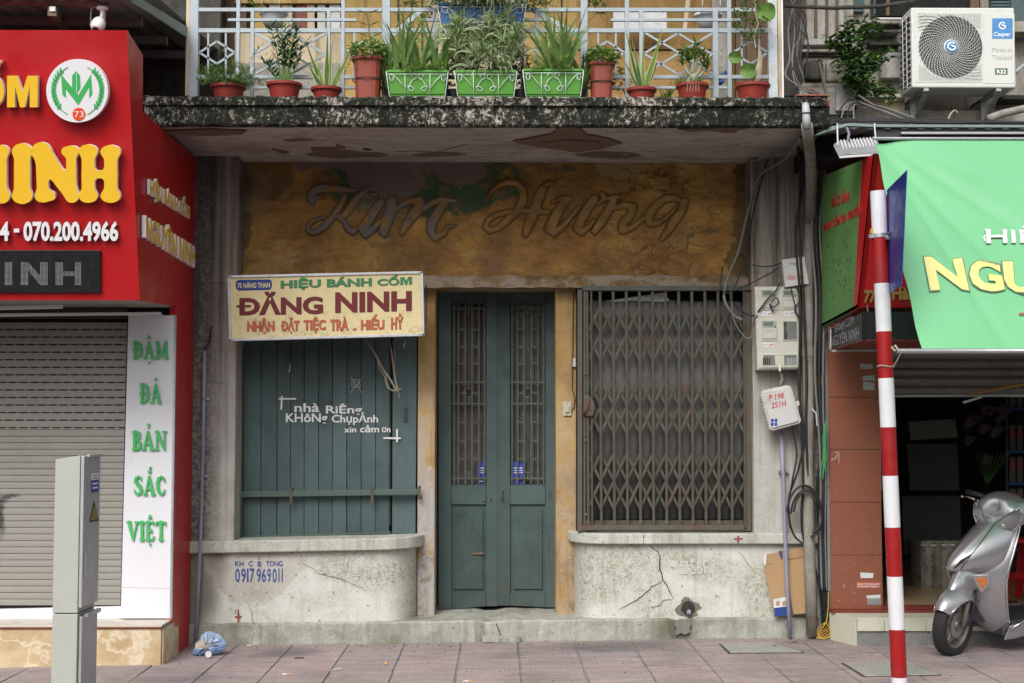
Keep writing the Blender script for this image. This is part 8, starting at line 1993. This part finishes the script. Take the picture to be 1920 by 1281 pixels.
for k_, (x_, y_, n_, mt) in enumerate(((735, 95, 46, 'leaf_blade'), (1085, 100, 40, 'leaf'), (850, 120, 50, 'leaf_dark'), (975, 125, 50, 'leaf_dark'), (800, 125, 30, 'leaf_dark'))):
    q_ = P(x_, y_, -.86); t = thing('trailing_plant', ('arching grassy plant', 'broad-leaved plant', 'dark sprigs', 'dark leafy sprigs', 'small dark bush')[k_]+' between railing and '+('left green planter', 'right green planter', 'the left side of the middle planter', 'the right side of the middle planter', 'the ferny end of the left planter')[k_], 'plant', (q_.x, -.86, ZB))
    if k_ < 2: stuff(blades(t, Vector((q_.x, -.86, ZB+.1)), .07, n_, (.2, .42), (.012, .02), mt, 90+k_, xs=(-.5, 0, .5), name='leaves', bend=(.6, 2.2)))
    else: bushy(t, (q_.x, -.86, ZB+.16), .085, n_*5, mt, 90+k_, .04, .014, 1.1, 'leaves')
    MB().lathe([(.03, 0), (.045, .09), (.04, .09), (.01, .08)], (q_.x, -.86, ZB), 14).build('pot', M['plastic_dk'], t)
# adenium
t, c, w = round_pot(1298, 62, 159, 177, 'red bowl with a swollen pale-stemmed desert rose and one yellow bloom')
MB().tube([c+Vector((0, 0, -.01)), c+Vector((0, 0, .02)), c+Vector((.005, 0, .05)), c+Vector((.01, 0, .09))], [.05, .05, .035, .02], 14).build('swollen_stem', M['trunk_pale'], t, smooth=True)
tips = []
for dx, dz, dy in ((-.06, .17, 0), (-.02, .20, .03), (.03, .21, -.02), (.07, .16, .0), (.10, .13, .02), (.0, .18, -.04)):
    q = c+Vector((dx, dy, dz)); tips.append(q); MB().tube([c+Vector((.005, 0, .06)), c+Vector((dx*.5, dy*.5, dz*.55)), q], [.016, .010, .006], 8).build('branch', M['trunk_pale'], t, smooth=True)
m = MB(); r_ = random.Random(19)
for q in tips:
    for i in range(26): 
        a = r_.uniform(0, 6.28); b_ = q+Vector((0, 0, r_.uniform(-.03, .07))); blade(m, b_, a, r_.uniform(.0, 1.1), r_.uniform(.05, .085), .018, .5, 4, .2)
stuff(m.build('leaf_rosettes', M['leaf'], t, fixn=False)); feathery(t, c, w*1.2, .07, 24, 'leaf_feather', 21, 6, 'grassy_undergrowth')
m = MB(); fb_ = c+Vector((-.095, -.03, .16))
for i in range(6): oval(m, fb_, i*1.05, .4, .028, .02, 0)
m.build('yellow_bloom', M['leaf_yellow'], t, fixn=False)
m = MB()
for k in range(5): m.tube([c+Vector((-.04+k*.016, -w*.9, -.0)), c+Vector((-.045+k*.018, -w*1.02, -.015)), c+Vector((-.05+k*.02, -w*1.0, -.06))], .0016, 4)
stuff(m.build('hanging_roots', M['root'], t))
# climber with big round leaves
t, c, w = round_pot(1411, 66, 159, 177, 'red bowl with a tangled climber of big round leaves beside the dirty end post')
pts = [c+Vector((.0, .03, 0)), c+Vector((.03, .05, .12)), c+Vector((.07, .06, .22)), c+Vector((.02, .06, .33)), c+Vector((-.01, .05, .45)), c+Vector((.03, .05, .6))]
MB().tube(pts, [.014, .012, .01, .008, .007, .006], 7).build('vine_stem', M['stem'], t, smooth=True)
m = MB()
for k in range(7): m.tube([c+Vector((-.02+.004*k, -.01, .0)), c+Vector((-.005+.01*k, -.01, .06)), c+Vector((.03+.006*k, .0, .13+.01*k)), c+Vector((.05, .04, .2+.02*k))], .0022, 4)
m.tube([c+Vector((.03, 0, .62)), c+Vector((.02, -.02, .5)), c+Vector((.04, -.02, .42)), c+Vector((.01, -.02, .33)), c+Vector((.02, -.02, .26))], .004, 5); stuff(m.build('aerial_roots', M['root'], t))
for dx, dz, s_, az in ((-.12, .19, .10, .2), (-.035, .10, .12, -.3), (.09, .50, .15, .0)):
    m = MB(); q = c+Vector((dx, -.03, dz)); ring = [q+Vector((s_*.5*math.cos(a)*(1-.12*math.cos(a*2)), .02*math.cos(a*2)-.012, s_*.42*math.sin(a)*(1+.15*math.cos(a+1.57)))) for a in np.linspace(0, 6.283, 17)[:-1]]
    m.add([q]+ring, [(0, i+1, (i+1) % 16+1) for i in range(16)]); m.build('round_leaf', M['leaf'], t, smooth=True, fixn=False)
bushy(t, c+Vector((.0, .04, .40)), .12, 170, 'leaf', 22, .045, .022, 1.3)
# plants seen behind the rail
t = thing('background_plant', 'dark bushy plant behind the railing right of the striped planters', 'plant', tuple(P(1150, 170, -.6))); bushy(t, P(1160, 160, -.6), .10, 300, 'leaf_dark', 31, .03, .016, .9); MB().lathe([(.04, 0), (.05, .06), (.04, .06), (.01, .05)], (P(1160, 160, -.6).x, -.6, ZB), 14).build('pot', M['plastic_dk'], t)
t = thing('background_plant', 'low spiky plant behind the right-hand lattice panel', 'plant', tuple(P(1245, 170, -.6))); c = Vector((P(1245, 170, -.55).x, -.55, ZB+.02)); stuff(blades(t, c, .06, 16, (.14, .24), (.02, .03), 'leaf', 33, xs=(0,), name='leaves')); MB().lathe([(.04, 0), (.05, .05), (.01, .05)], (c.x, c.y, ZB), 14).build('pot', M['plastic_dk'], t)
t = thing('climbing_plant', 'thin wiry creeper hanging over the top rail left of the centre post', 'plant', tuple(P(700, 20, -.7)))
for k, (x, y) in enumerate(((770, 10), (800, 30), (1020, 5), (1100, 10), (1125, 20), (480, 8))):
    bushy(t, P(x, y, -.65), .055, 60, 'leaf', 40+k, .035, .02, .9)
m = MB(); r_ = random.Random(77)
for k in range(26):
    x0, y0 = r_.choice(((760, 0), (800, 5), (1020, -5), (1110, -5), (1420, 20))); q = [P(x0+r_.uniform(-30, 30), y0+r_.uniform(-8, 8)+j*r_.uniform(8, 18), -.7+r_.uniform(-.03, .03)) for j in range(4)]; m.tube(q, .0018, 4)
stuff(m.build('wiry_stems', M['stem'], t))
t = thing('trailing_fern', 'fine trailing fern hanging through the lattice behind the desert rose', 'plant', tuple(P(1250, 80, -.7)))
r_ = random.Random(3); m = MB()
for x, y in ((1245, 35), (1228, 85), (1255, 90), (1265, 120), (1290, 95), (492, 45), (500, 90)):
    for i in range(26): oval(m, P(x+r_.uniform(-16, 16), y+r_.uniform(-14, 14), -.74+r_.uniform(-.04, .03)), r_.uniform(0, 6.28), r_.uniform(-.5, .5), .014, .009, .2)
stuff(m.build('fronds', M['leaf_feather'], t, fixn=False))
# wild fig bush rooted in the old facade
t = thing('wall_bush', 'leafy green bush rooted in the old facade left of the air conditioner', 'bush', tuple(P(1608, 176, .4)))
r_ = random.Random(50); m = MB(); ml_ = MB(); st = MB()
br_ = [[(1606, 175), (1604, 140), (1600, 100), (1592, 60), (1588, 42)], [(1604, 140), (1585, 95), (1570, 78), (1562, 74)], [(1606, 150), (1625, 120), (1640, 108), (1660, 100)], [(1604, 130), (1616, 90), (1625, 60), (1636, 40)], [(1606, 165), (1625, 168), (1650, 170), (1672, 178)], [(1602, 115), (1582, 110), (1578, 120)], [(1606, 160), (1590, 150), (1585, 130)], [(1606, 150), (1618, 140), (1632, 135)]]
for b_ in br_:
    pts = [P(x, y, .35-.05*i) for i, (x, y) in enumerate(b_)]; st.tube(pts, [.008-.0012*i for i in range(len(pts))], 5)
    for i in range(len(pts)-1):
        for k in range(52 if len(b_) > 3 else 32):
            q = pts[i].lerp(pts[i+1], r_.random())+Vector((r_.uniform(-.055, .055), r_.uniform(-.10, .05), r_.uniform(-.05, .05)))
            oval(m if r_.random() < .6 else ml_, q, r_.uniform(0, 6.28), r_.uniform(-.6, .5), r_.uniform(.055, .09), r_.uniform(.028, .040), r_.uniform(.3, 1.1))
stuff(m.build('leaves', M['leaf_dark'], t, fixn=False)); stuff(ml_.build('young_leaves', M['leaf'], t, fixn=False)); st.build('branches', M['stem'], t)
# ------------------------------------------------------------ scooter (local: +x forward, +y its left, z up; front axle at x = 0)
sc0 = P(1774, 1233, -.82)
scoot = thing('motor_scooter', 'silver motor scooter parked in front of the open right shop, front wheel turned outwards', 'scooter', (sc0.x, -.80, gz(sc0.x)))
scoot.rotation_euler = (R(-8), R(-1), R(180+23))
def SB(mb, name, mat, par=None, **k): return mb.build(name, M[mat], par or scoot, local=True, **k)
def ringu(z, f, e, w, n=13, th=None):
    """open u-shaped section: front at x=f, edges at x=e, half width w"""
    return [Vector((e+(f-e)*(1-abs(v)**2.3), v*w, z)) for v in np.linspace(-1, 1, n)]
def shell(rows, name, mat, sub=1, th=.006, par=None, n=13, smooth=True):
    m = MB(); m.loft([ringu(*r, n=n) for r in rows], closed=False, caps=False); return SB(m, name, mat, par, smooth=smooth, solid=th, sub=sub, fixn=False)
steer = thing('x', 'x', 'x') ; bpy.data.objects.remove(steer)
# wheel assembly, turned a little: parts share an empty? -> coordinates turned by hand
ST = R(21)
def turn(p, piv=(-.12, 0)): 
    p = Vector(p); x, y = p.x-piv[0], p.y-piv[1]; return Vector((piv[0]+x*math.cos(ST)-y*math.sin(ST), piv[1]+x*math.sin(ST)+y*math.cos(ST), p.z))
def tmb(mb): mb.v = [tuple(turn(v)) for v in mb.v]; return mb
RW = .212
def wheel(cx, par, tr_=True):
    m = MB(); prof = [(RW-.062, -.036), (RW-.03, -.048), (RW-.008, -.038), (RW, -.015), (RW, .015), (RW-.008, .038), (RW-.03, .048), (RW-.062, .036), (RW-.066, 0)]
    rings = []
    for k in range(48):
        a = 2*math.pi*k/48; rings.append([Vector((cx+r*math.cos(a), y, RW+r*math.sin(a))) for r, y in prof])
    rings.append(rings[0]); m.loft(rings, caps=False); f = tmb if tr_ else (lambda q: q)
    ty = SB(f(m), 'tyre', 'rubber', par, smooth=True, weld=True)
    m = MB()
    for k in range(40):
        a = 2*math.pi*k/40
        for s in (-1, 1):
            c = Vector((cx+(RW-.001)*math.cos(a), s*.02, RW+(RW-.001)*math.sin(a))); d = Vector((cx+(RW-.012)*math.cos(a+.07), s*.042, RW+(RW-.012)*math.sin(a+.07))); m.bar(c, d, .004, .003)
    SB(f(m), 'tread', 'crack', par)['kind'] = 'stuff'
    m = MB(); rings = []
    for k in range(41):
        a = 2*math.pi*k/40; rings.append([Vector((cx+r*math.cos(a), y, RW+r*math.sin(a))) for r, y in ((RW-.055, -.036), (RW-.062, -.037), (RW-.070, -.028), (RW-.072, .028), (RW-.062, .037), (RW-.055, .036))])
    m.loft(rings, caps=False); SB(f(m), 'rim', 'rim', par, smooth=True, weld=True)
    for k in range(5):
        a = 2*math.pi*k/5+.3; m = MB(); u = Vector((math.cos(a), 0, math.sin(a))); s = Vector((-math.sin(a), 0, math.cos(a))); c = Vector((cx, 0, RW))
        m.prism([c+u*.03+s*.024+Vector((0, -.02, 0)), c+u*(RW-.064)+s*.014+Vector((0, -.026, 0)), c+u*(RW-.064)-s*.014+Vector((0, -.026, 0)), c+u*.03-s*.024+Vector((0, -.02, 0))], (0, .044, 0)); SB(f(m), 'spoke', 'rim', par, bevel=.004)
    m = MB(); m.lathe([(.036, -.045), (.04, -.03), (.04, .03), (.036, .045)], (cx, 0, RW), 20, 'y'); SB(f(m), 'hub', 'rim', par)
    m = MB(); m.lathe([(.085, .028), (.085, .032)], (cx, 0, RW), 28, 'y'); SB(f(m), 'brake_disc', 'galv', par)
fw = bpy.data.objects.new('front_wheel', None); COL.objects.link(fw); fw.parent = scoot; wheel(0, fw)
rw = bpy.data.objects.new('rear_wheel', None); COL.objects.link(rw); rw.parent = scoot; wheel(-1.27, rw, False)
for s in (-1, 1):
    m = MB(); m.tube([(-.005, s*.066, RW), (-.05, s*.062, RW+.14), (-.09, s*.06, RW+.26)], [.017, .017, .02], 12); SB(tmb(m), 'fork_leg', 'rim', smooth=True)
m = MB(); m.obox((-.045, .075, RW+.04), (.06, .03, .07), (0, -.4, 0)); SB(tmb(m), 'brake_caliper', 'plastic_dk', bevel=.008)
m = MB(); m.tube([(-.03, .085, RW+.06), (-.06, .10, RW+.12), (-.10, .085, RW+.2), (-.13, .06, RW+.3)], .006, 7); SB(tmb(m), 'brake_hose', 'cable', smooth=True)
# front mudguard, wrapping the tyre
rows = []
for k, a in enumerate(np.linspace(R(30), R(128), 12)):
    w = .058+.034*math.sin(min(1, k/7)*math.pi/2); rr = RW+.028+.03*(k/11); lift = .0
    ring = []
    for v in np.linspace(-1, 1, 11):
        q = rr-(.055+.01*k*.4)*abs(v)**2.4; ring.append(Vector((q*math.cos(a)*1.0, v*w, RW+q*math.sin(a)+lift)))
    rows.append(ring)
m = MB(); m.loft(rows, closed=False, caps=False); fend = SB(tmb(m), 'mudguard', 'silver', smooth=True, solid=.004, sub=1, fixn=False)
# upper cowl of mudguard up to the nose
cowl = []
for z, f, e, w in ((.43, .095, -.16, .082), (.47, .075, -.17, .098), (.52, .03, -.18, .10), (.58, -.02, -.2, .095)):
    cowl.append(ringu(z, f, e, w, 11))
m = MB(); m.loft(cowl, closed=False, caps=False); SB(tmb(m), 'mudguard_cowl', 'silver', smooth=True, solid=.004, sub=1, fixn=False)
edge = [r[0] for r in rows][::-1]+[q for q in rows[0]]+[r[-1] for r in rows]
m = MB(); m.tube(edge, .0055, 7); SB(tmb(m), 'mudguard_trim', 'chrome', fend, smooth=True)
# nose panel
nose = [(.555, .03, -.24, .10), (.575, .045, -.25, .125), (.62, .03, -.27, .15), (.68, -.02, -.29, .162), (.76, -.10, -.325, .162), (.84, -.185, -.36, .145), (.90, -.25, -.385, .12), (.935, -.29, -.40, .095)]
ns = shell(nose, 'nose_panel', 'silver')
for s in (-1, 1):
    pts = [ringu(z, f+.004, e, w)[6+s*3]+Vector((.003, s*.003, 0)) for z, f, e, w in nose[1:]]
    m = MB(); m.tube(pts, .003, 5); SB(m, 'panel_seam', 'crack', ns)
    lo = ringu(*nose[1])[6+s*2]; hi_ = ringu(*nose[3])[6+s*3]
    m = MB(); m.tube([lo+Vector((.006, 0, .005)), (lo+hi_)/2+Vector((.016, 0, .004)), hi_+Vector((.004, 0, 0))], [.004, .012, .003], 8); SB(m, 'air_slot', 'crack', ns, smooth=True)
m = MB(); 
for y in (.012, .0, -.012): m.obox((-.178, y, .825), (.006, .006, .02), (0, .6, 0))
SB(m, 'nose_badge', 'crack', ns)['kind'] = 'stuff'
# leg shield outer panels (below and beside the nose), with chrome rim
leg = [(.13, -.36, -.44, .12), (.19, -.27, -.40, .145), (.28, -.19, -.345, .165), (.40, -.15, -.31, .175), (.52, -.13, -.29, .18), (.60, -.15, -.30, .18), (.70, -.21, -.33, .175), (.80, -.28, -.37, .155), (.90, -.36, -.42, .12), (.95, -.40, -.45, .10)]
lg = shell(leg, 'leg_shield', 'silver')
for s in (0, -1):
    m = MB(); m.tube([ringu(*r)[s]+Vector((-.004, 0, 0)) for r in leg], .0075, 8); SB(m, 'shield_trim', 'chrome', lg, smooth=True)
inner = [(z, e-.02-.04*math.sin(i/9*3.1), e-.008, w*.98) for i, (z, f, e, w) in enumerate(leg)]
m = MB(); m.loft([ringu(*r) for r in inner], closed=False, caps=False); SB(m, 'inner_shield', 'plastic_dk', smooth=True, solid=.006, fixn=False)
m = MB(); m.loft([[Vector((-.36, -w_, z)), Vector((-.36, w_, z)), Vector((-.14, w_*.4, z)), Vector((-.14, -w_*.4, z))] for z, w_ in ((.22, .09), (.5, .11))]); SB(m, 'inner_column', 'plastic_dk', bevel=.01)
for s in (-1, 1):   # indicators
    a, b_, c_, d_ = Vector((-.115, s*.145, .565)), Vector((-.135, s*.20, .56)), Vector((-.175, s*.205, .48)), Vector((-.13, s*.15, .45))
    n_ = Vector((.8, s*.6, 0)).normalized()*.02
    tri = [Vector((-.06, s*.115, .555))+n_, Vector((-.16, s*.165, .57))+n_*.8, Vector((-.18, s*.165, .50))+n_*.8, Vector((-.13, s*.14, .435))+n_*.8]
    m = MB(); m.prism(tri, -n_); SB(m, 'indicator_housing', 'reflector', bevel=.006)
    cc_ = sum((q for q in tri), Vector())/4; m = MB(); m.prism([cc_+(q-cc_)*.55+n_*.25 for q in tri], -n_*.3); SB(m, 'indicator_lens', 'orange_lens', bevel=.006)
# headset
def HX(mb): mb.v = [(x-.05, y*.92, z-.01) for x, y, z in [tuple(turn(v, (-.33, 0))) for v in mb.v]]; return mb
hd_ = [(-.235, .03, .955, .03), (-.225, .09, .945, .08), (-.24, .145, .95, .115), (-.30, .185, .955, .135), (-.37, .195, .965, .13), (-.44, .165, .975, .10), (-.48, .08, .98, .05)]
m = MB(); rings = []
for x, w, zc, h in hd_:
    rings.append([Vector((x+.02*abs(math.cos(a)), w*math.cos(a), zc+h*math.sin(a)*(1 if math.sin(a) > 0 else .95))) for a in np.linspace(0, 2*math.pi, 25)[:-1]])
m.loft(rings); HX(m); hs_ = SB(m, 'headset', 'silver', smooth=True, sub=1)
def T2_(mb): mb.v = [tuple(turn(v, (-.33, 0))) for v in mb.v]; return mb
# headlight: reflector bowl and lens, V shaped
def face_pt(y, z, lift=0):   # front surface of the headset
    yy = min(.999, abs(y)/.205); zz = min(.999, abs(z-.945)/.15); d = (1-yy**2.4)*(1-zz**2.2)
    return Vector((-.305+.085*max(0, d)**.6+lift, y, z))
out = [(-.178, .975), (-.158, 1.015), (-.125, .965), (-.06, .935), (0, .928), (.06, .935), (.125, .965), (.158, 1.015), (.178, .975), (.172, .91), (.135, .855), (.07, .82), (0, .808), (-.07, .82), (-.135, .855), (-.172, .91)]
m = MB(); c0_ = face_pt(0, .87, .0); m.add([c0_]+[face_pt(y, z, .012) for y, z in out], [(0, i+1, (i+1) % len(out)+1) for i in range(len(out))]); SB(HX(m), 'headlight_reflector', 'reflector', hs_, fixn=False)
m = MB(); m.tube([face_pt(y, z, .014) for y, z in out], .006, 7, closed=True); SB(HX(m), 'headlight_surround', 'chrome', hs_, smooth=True)
m = MB(); inn = [(y*.5, .87+(z-.87)*.5) for y, z in out]; N_ = len(out)
m.add([face_pt(0, .87, .05)]+[face_pt(y, z, .042) for y, z in inn]+[face_pt(y, z, .016) for y, z in out], [(0, i+1, (i+1) % N_+1) for i in range(N_)]+[(i+1, N_+i+1, N_+(i+1) % N_+1, (i+1) % N_+1) for i in range(N_)]); SB(HX(m), 'headlight_lens', 'lens', hs_, smooth=True, fixn=False, solid=.003)
for y in (-.06, .06):
    m = MB(); m.tube([face_pt(y, .875, .006), face_pt(y, .875, .022)], [.028, .018], 16); SB(HX(m), 'bulb_shroud', 'chrome', hs_, smooth=True)
for s in (-1, 1):
    m = MB(); m.tube([(-.40, s*.14, 1.01), (-.39, s*.22, 1.03), (-.43, s*.34, 1.03)], [.015, .016, .018], 12); SB(HX(m), 'grip', 'plastic_dk', smooth=True)
    m = MB(); m.tube([(-.36, s*.165, .985), (-.335, s*.21, 1.0), (-.345, s*.28, 1.01), (-.38, s*.345, 1.0)], [.008, .007, .006, .006], 8); m.tube([(-.378, s*.343, 1.0), (-.388, s*.353, .998)], [.010, .010], 10); SB(HX(m), 'brake_lever', 'chrome', smooth=True)
m = MB(); m.obox((-.27, -.13, 1.05), (.03, .004, .012), (0, .3, .6)); m.obox((-.235, -.165, 1.01), (.006, .01, .02)); SB(HX(m), 'headset_vents', 'crack', hs_)['kind'] = 'stuff'
# floorboard, seat, body (mostly outside the picture)
m = MB(); m.loft([[Vector((x, -w_, z)), Vector((x, w_, z)), Vector((x, w_*.9, z+h)), Vector((x, -w_*.9, z+h))] for x, w_, z, h in ((-.34, .15, .14, .04), (-.42, .17, .16, .09), (-.62, .17, .19, .07), (-.78, .15, .2, .07))]); SB(m, 'floorboard', 'plastic_dk', bevel=.01)
for s in (-1, 1):
    m = MB(); m.prism([(-.34, s*.15, .12), (-.36, s*.17, .22), (-.45, s*.185, .25), (-.75, s*.17, .27), (-.80, s*.16, .20), (-.42, s*.16, .13)], (0, s*.012, 0)); SB(m, 'side_skirt', 'silver', bevel=.005)
    m = MB(); m.tube([(-.36, s*.188, .20), (-.45, s*.198, .255), (-.75, s*.185, .275)], .006, 7); SB(m, 'skirt_trim', 'chrome', smooth=True)
m = MB(); rings = []
for x, w_, z0, z1 in ((-.72, .09, .28, .66), (-.80, .14, .26, .72), (-1.0, .17, .32, .74), (-1.25, .17, .42, .74), (-1.45, .13, .52, .74), (-1.58, .06, .60, .72)):
    rings.append([Vector((x, w_*math.cos(a), (z0+z1)/2+(z1-z0)/2*math.sin(a))) for a in np.linspace(0, 2*math.pi, 17)[:-1]])
m.loft(rings); SB(m, 'rear_body', 'silver', smooth=True, sub=1)
m = MB(); rings = []
for x, w_, zc, h in ((-.70, .06, .73, .02), (-.78, .11, .76, .04), (-1.0, .14, .77, .045), (-1.2, .14, .79, .05), (-1.42, .11, .81, .045), (-1.5, .05, .80, .02)):
    rings.append([Vector((x, w_*math.cos(a), zc+h*math.sin(a))) for a in np.linspace(0, 2*math.pi, 17)[:-1]])
m.loft(rings); SB(m, 'seat', 'plastic_dk', smooth=True)
m = MB(); m.obox((-1.15, -.10, .28), (.5, .08, .16), (0, .1, 0)); SB(m, 'engine_case', 'rim', bevel=.02)
m = MB(); m.tube([(-.95, .12, .2), (-1.2, .13, .24), (-1.5, .13, .30)], [.02, .05, .045], 14); SB(m, 'exhaust', 'plastic_dk', smooth=True)
m = MB(); m.obox((-1.56, 0, .66), (.03, .12, .06)); SB(m, 'tail_lamp', 'red_plastic', bevel=.01)
m = MB(); m.tube([(-.8, .08, .2), (-.85, .16, .02)], .012, 8); SB(m, 'side_stand', 'galv')
# ------------------------------------------------------------ litter
bg_ = thing('crumpled_plastic_bag', 'crumpled pale blue plastic bag holding a cup, lying by the conduit foot', 'plastic bag', (P(392, 1222, -.35).x, -.42, gz(P(392, 1222, -.35).x)))
r_ = random.Random(12); m = MB(); rings = []
ctr = bg_.location
Pb = lambda x, y, Y: P(x, y, Y)
prof = [(357, 1229), (365, 1208), (384, 1186), (394, 1185), (412, 1193), (423, 1208), (420, 1219), (404, 1230), (380, 1234), (362, 1234)]
base_ = [Vector((P(x, y, -.45).x, 0, max(gz(ctr.x)+.004, P(x, y, -.45).z))) for x, y in prof]
N_ = len(base_); cx_ = sum((p for p in base_), Vector())/N_
verts = []; F_ = []
L0 = []
for k, (s_, dy) in enumerate(((1, -.42), (.82, -.46), (.45, -.485), (.12, -.47))):
    row = []
    for i in range(40):
        t = i/40*N_; a, b2 = base_[int(t) % N_], base_[(int(t)+1) % N_]; q = a.lerp(b2, t % 1); q = cx_+(q-cx_)*s_
        q.y = dy+r_.uniform(-.03, .03)*(k > 0); q.z = max(gz(ctr.x)+.003, q.z+r_.uniform(-.012, .012)*(k > 0)); q.x += r_.uniform(-.008, .008); row.append(q)
    L0.append(row)
m.loft(L0); m.build('film', M['bag'], bg_, fixn=False)
m = MB(); m.loft([[Vector((q.x+.003, -.42+(.42+q.y)*-.6, q.z)) for q in L0[i]] for i in (0, 1, 2)], caps=False); m.build('film_back', M['bag'], bg_, fixn=False)
c = P(398, 1218, -.44); c.z = max(c.z, .02)
m = MB(); m.tube([Vector((P(371, 1222, -.44).x, -.44, gz(-2)+.05)), Vector((P(385, 1212, -.45).x, -.45, gz(-2)+.07)), Vector((P(402, 1200, -.42).x, -.42, gz(-2)+.1))], [.034, .044, .048], 16); m.build('paper_cup', M['cup'], bg_, smooth=False)
m = MB(); m.lathe([(.022, -.01), (.022, .004), (.012, .008)], (P(395, 1224, -.5).x, -.57, gz(-2)+.03), 14, 'y'); m.build('bottle_cap', M['pot_white'], bg_)
def onfloor(px, py):
    d = ray(px, py); t = CAMZ/-d.z
    for _ in range(6): t = (gz(t*d.x)+.002-CAMZ)/d.z
    return Vector((t*d.x, CAMY+t*d.y, gz(t*d.x)+.002))
for i, (x, y, a, lab) in enumerate(((538, 1266, 0, 'cigarette end with tan filter on the tiles below the stencilled number'), (470, 1212, .15, 'orange cigarette filter against the step near the plastic bag'), (681, 1202, .1, 'cigarette end lying against the step right of the low wall stencil'), (877, 1279, 0, 'cigarette filter at the bottom edge of the paving before the door'))):
    p = onfloor(x, y)+Vector((0, 0, .006)); t = thing('cigarette_end', lab, 'cigarette end', tuple(p)); d = Vector((math.cos(a), math.sin(a), 0))
    MB().tube([p-d*.028, p], .0038, 7).build('paper', M['cig_white'], t); MB().tube([p, p+d*.026], .0040, 7).build('filter', M['cig_tan'], t)
for i, (x0, y0, x1, y1, lab) in enumerate(((619, 1258, 640, 1254, 'thin white stick lying on the tiles before the left low wall'),)):
    a, b2 = onfloor(x0, y0), onfloor(x1, y1); t = thing('white_stick', lab, 'stick', tuple(a)); MB().tube([a+Vector((0, 0, .003)), b2+Vector((0, 0, .003))], .0025, 6).build('shaft', M['cig_white'], t)
p = onfloor(724, 1247); t = thing('brown_nut', 'small round brown nut on the tiles left of the door', 'nut', tuple(p)); MB().lathe([(.004, 0), (.010, .006), (.011, .012), (.006, .019), (.001, .021)], p, 12).build('shell', M['cig_tan'], t, smooth=True)
p = onfloor(878, 1201); t = thing('paper_scrap', 'small white paper scrap standing against the step before the door', 'paper scrap', tuple(p)); MB().prism([p, p+Vector((.026, 0, 0)), p+Vector((.018, .008, .03))], (0, .0015, 0)).build('scrap', M['card_white'], t)
p = onfloor(561, 1235); t = thing('dark_twig', 'short dark twig on the sooty tiles left of the door', 'twig', tuple(p)); MB().tube([p+Vector((-.03, 0, .004)), p+Vector((.03, .004, .005))], .005, 6).build('stem', M['crack'], t)
m = MB(); r_ = random.Random(33)
spots = [(1222, 1192), (1333, 1192), (1352, 1190), (1031, 1204), (674, 1213), (1468, 1194), (1480, 1206), (1490, 1205), (1498, 1206), (1484, 1204), (1515, 1201), (1520, 1217), (1416, 1230), (1455, 1214), (1335, 1232), (1170, 1263)]
for x, y in spots:
    for k in range(3 if 1470 < x < 1500 else 1):
        p = onfloor(x+r_.uniform(-4, 4), y)+Vector((0, 0, .006)); a = r_.uniform(0, 6.28)
        oval(m, p, a, .2, r_.uniform(.025, .05), r_.uniform(.012, .022), .3)
tag(m.build('dead_leaves', M['dead_leaf'], None, fixn=False), 'scattered dry brown leaves along the foot of the step', 'leaves'); bpy.data.objects['dead_leaves']['kind'] = 'stuff'
m = MB()
for i in range(420):
    x = r_.uniform(-2.2, 3.4); y = -abs(r_.gauss(0, .18))-.01 if i < 260 else r_.uniform(-1.8, 0); s = r_.uniform(.002, .006); m.obox((x, y, gz(x)+s*.3), (s*r_.uniform(1, 2), s, s*.6), (0, 0, r_.uniform(0, 3)))
tag(m.build('grit', M['soil'], None), 'grit and tiny debris along the joint of step and paving', 'grit'); bpy.data.objects['grit']['kind'] = 'stuff'
m = MB()
for i in range(90):
    x = r_.uniform(-2.2, 2.6); s = r_.uniform(.002, .005); m.obox((x, r_.uniform(-1.4, -.02), gz(x)+s*.3), (s*1.6, s, s*.5), (0, 0, r_.uniform(0, 3)))
tag(m.build('pale_crumbs', M['chalk'], None), 'pale crumbs scattered over the paving', 'crumbs'); bpy.data.objects['pale_crumbs']['kind'] = 'stuff'
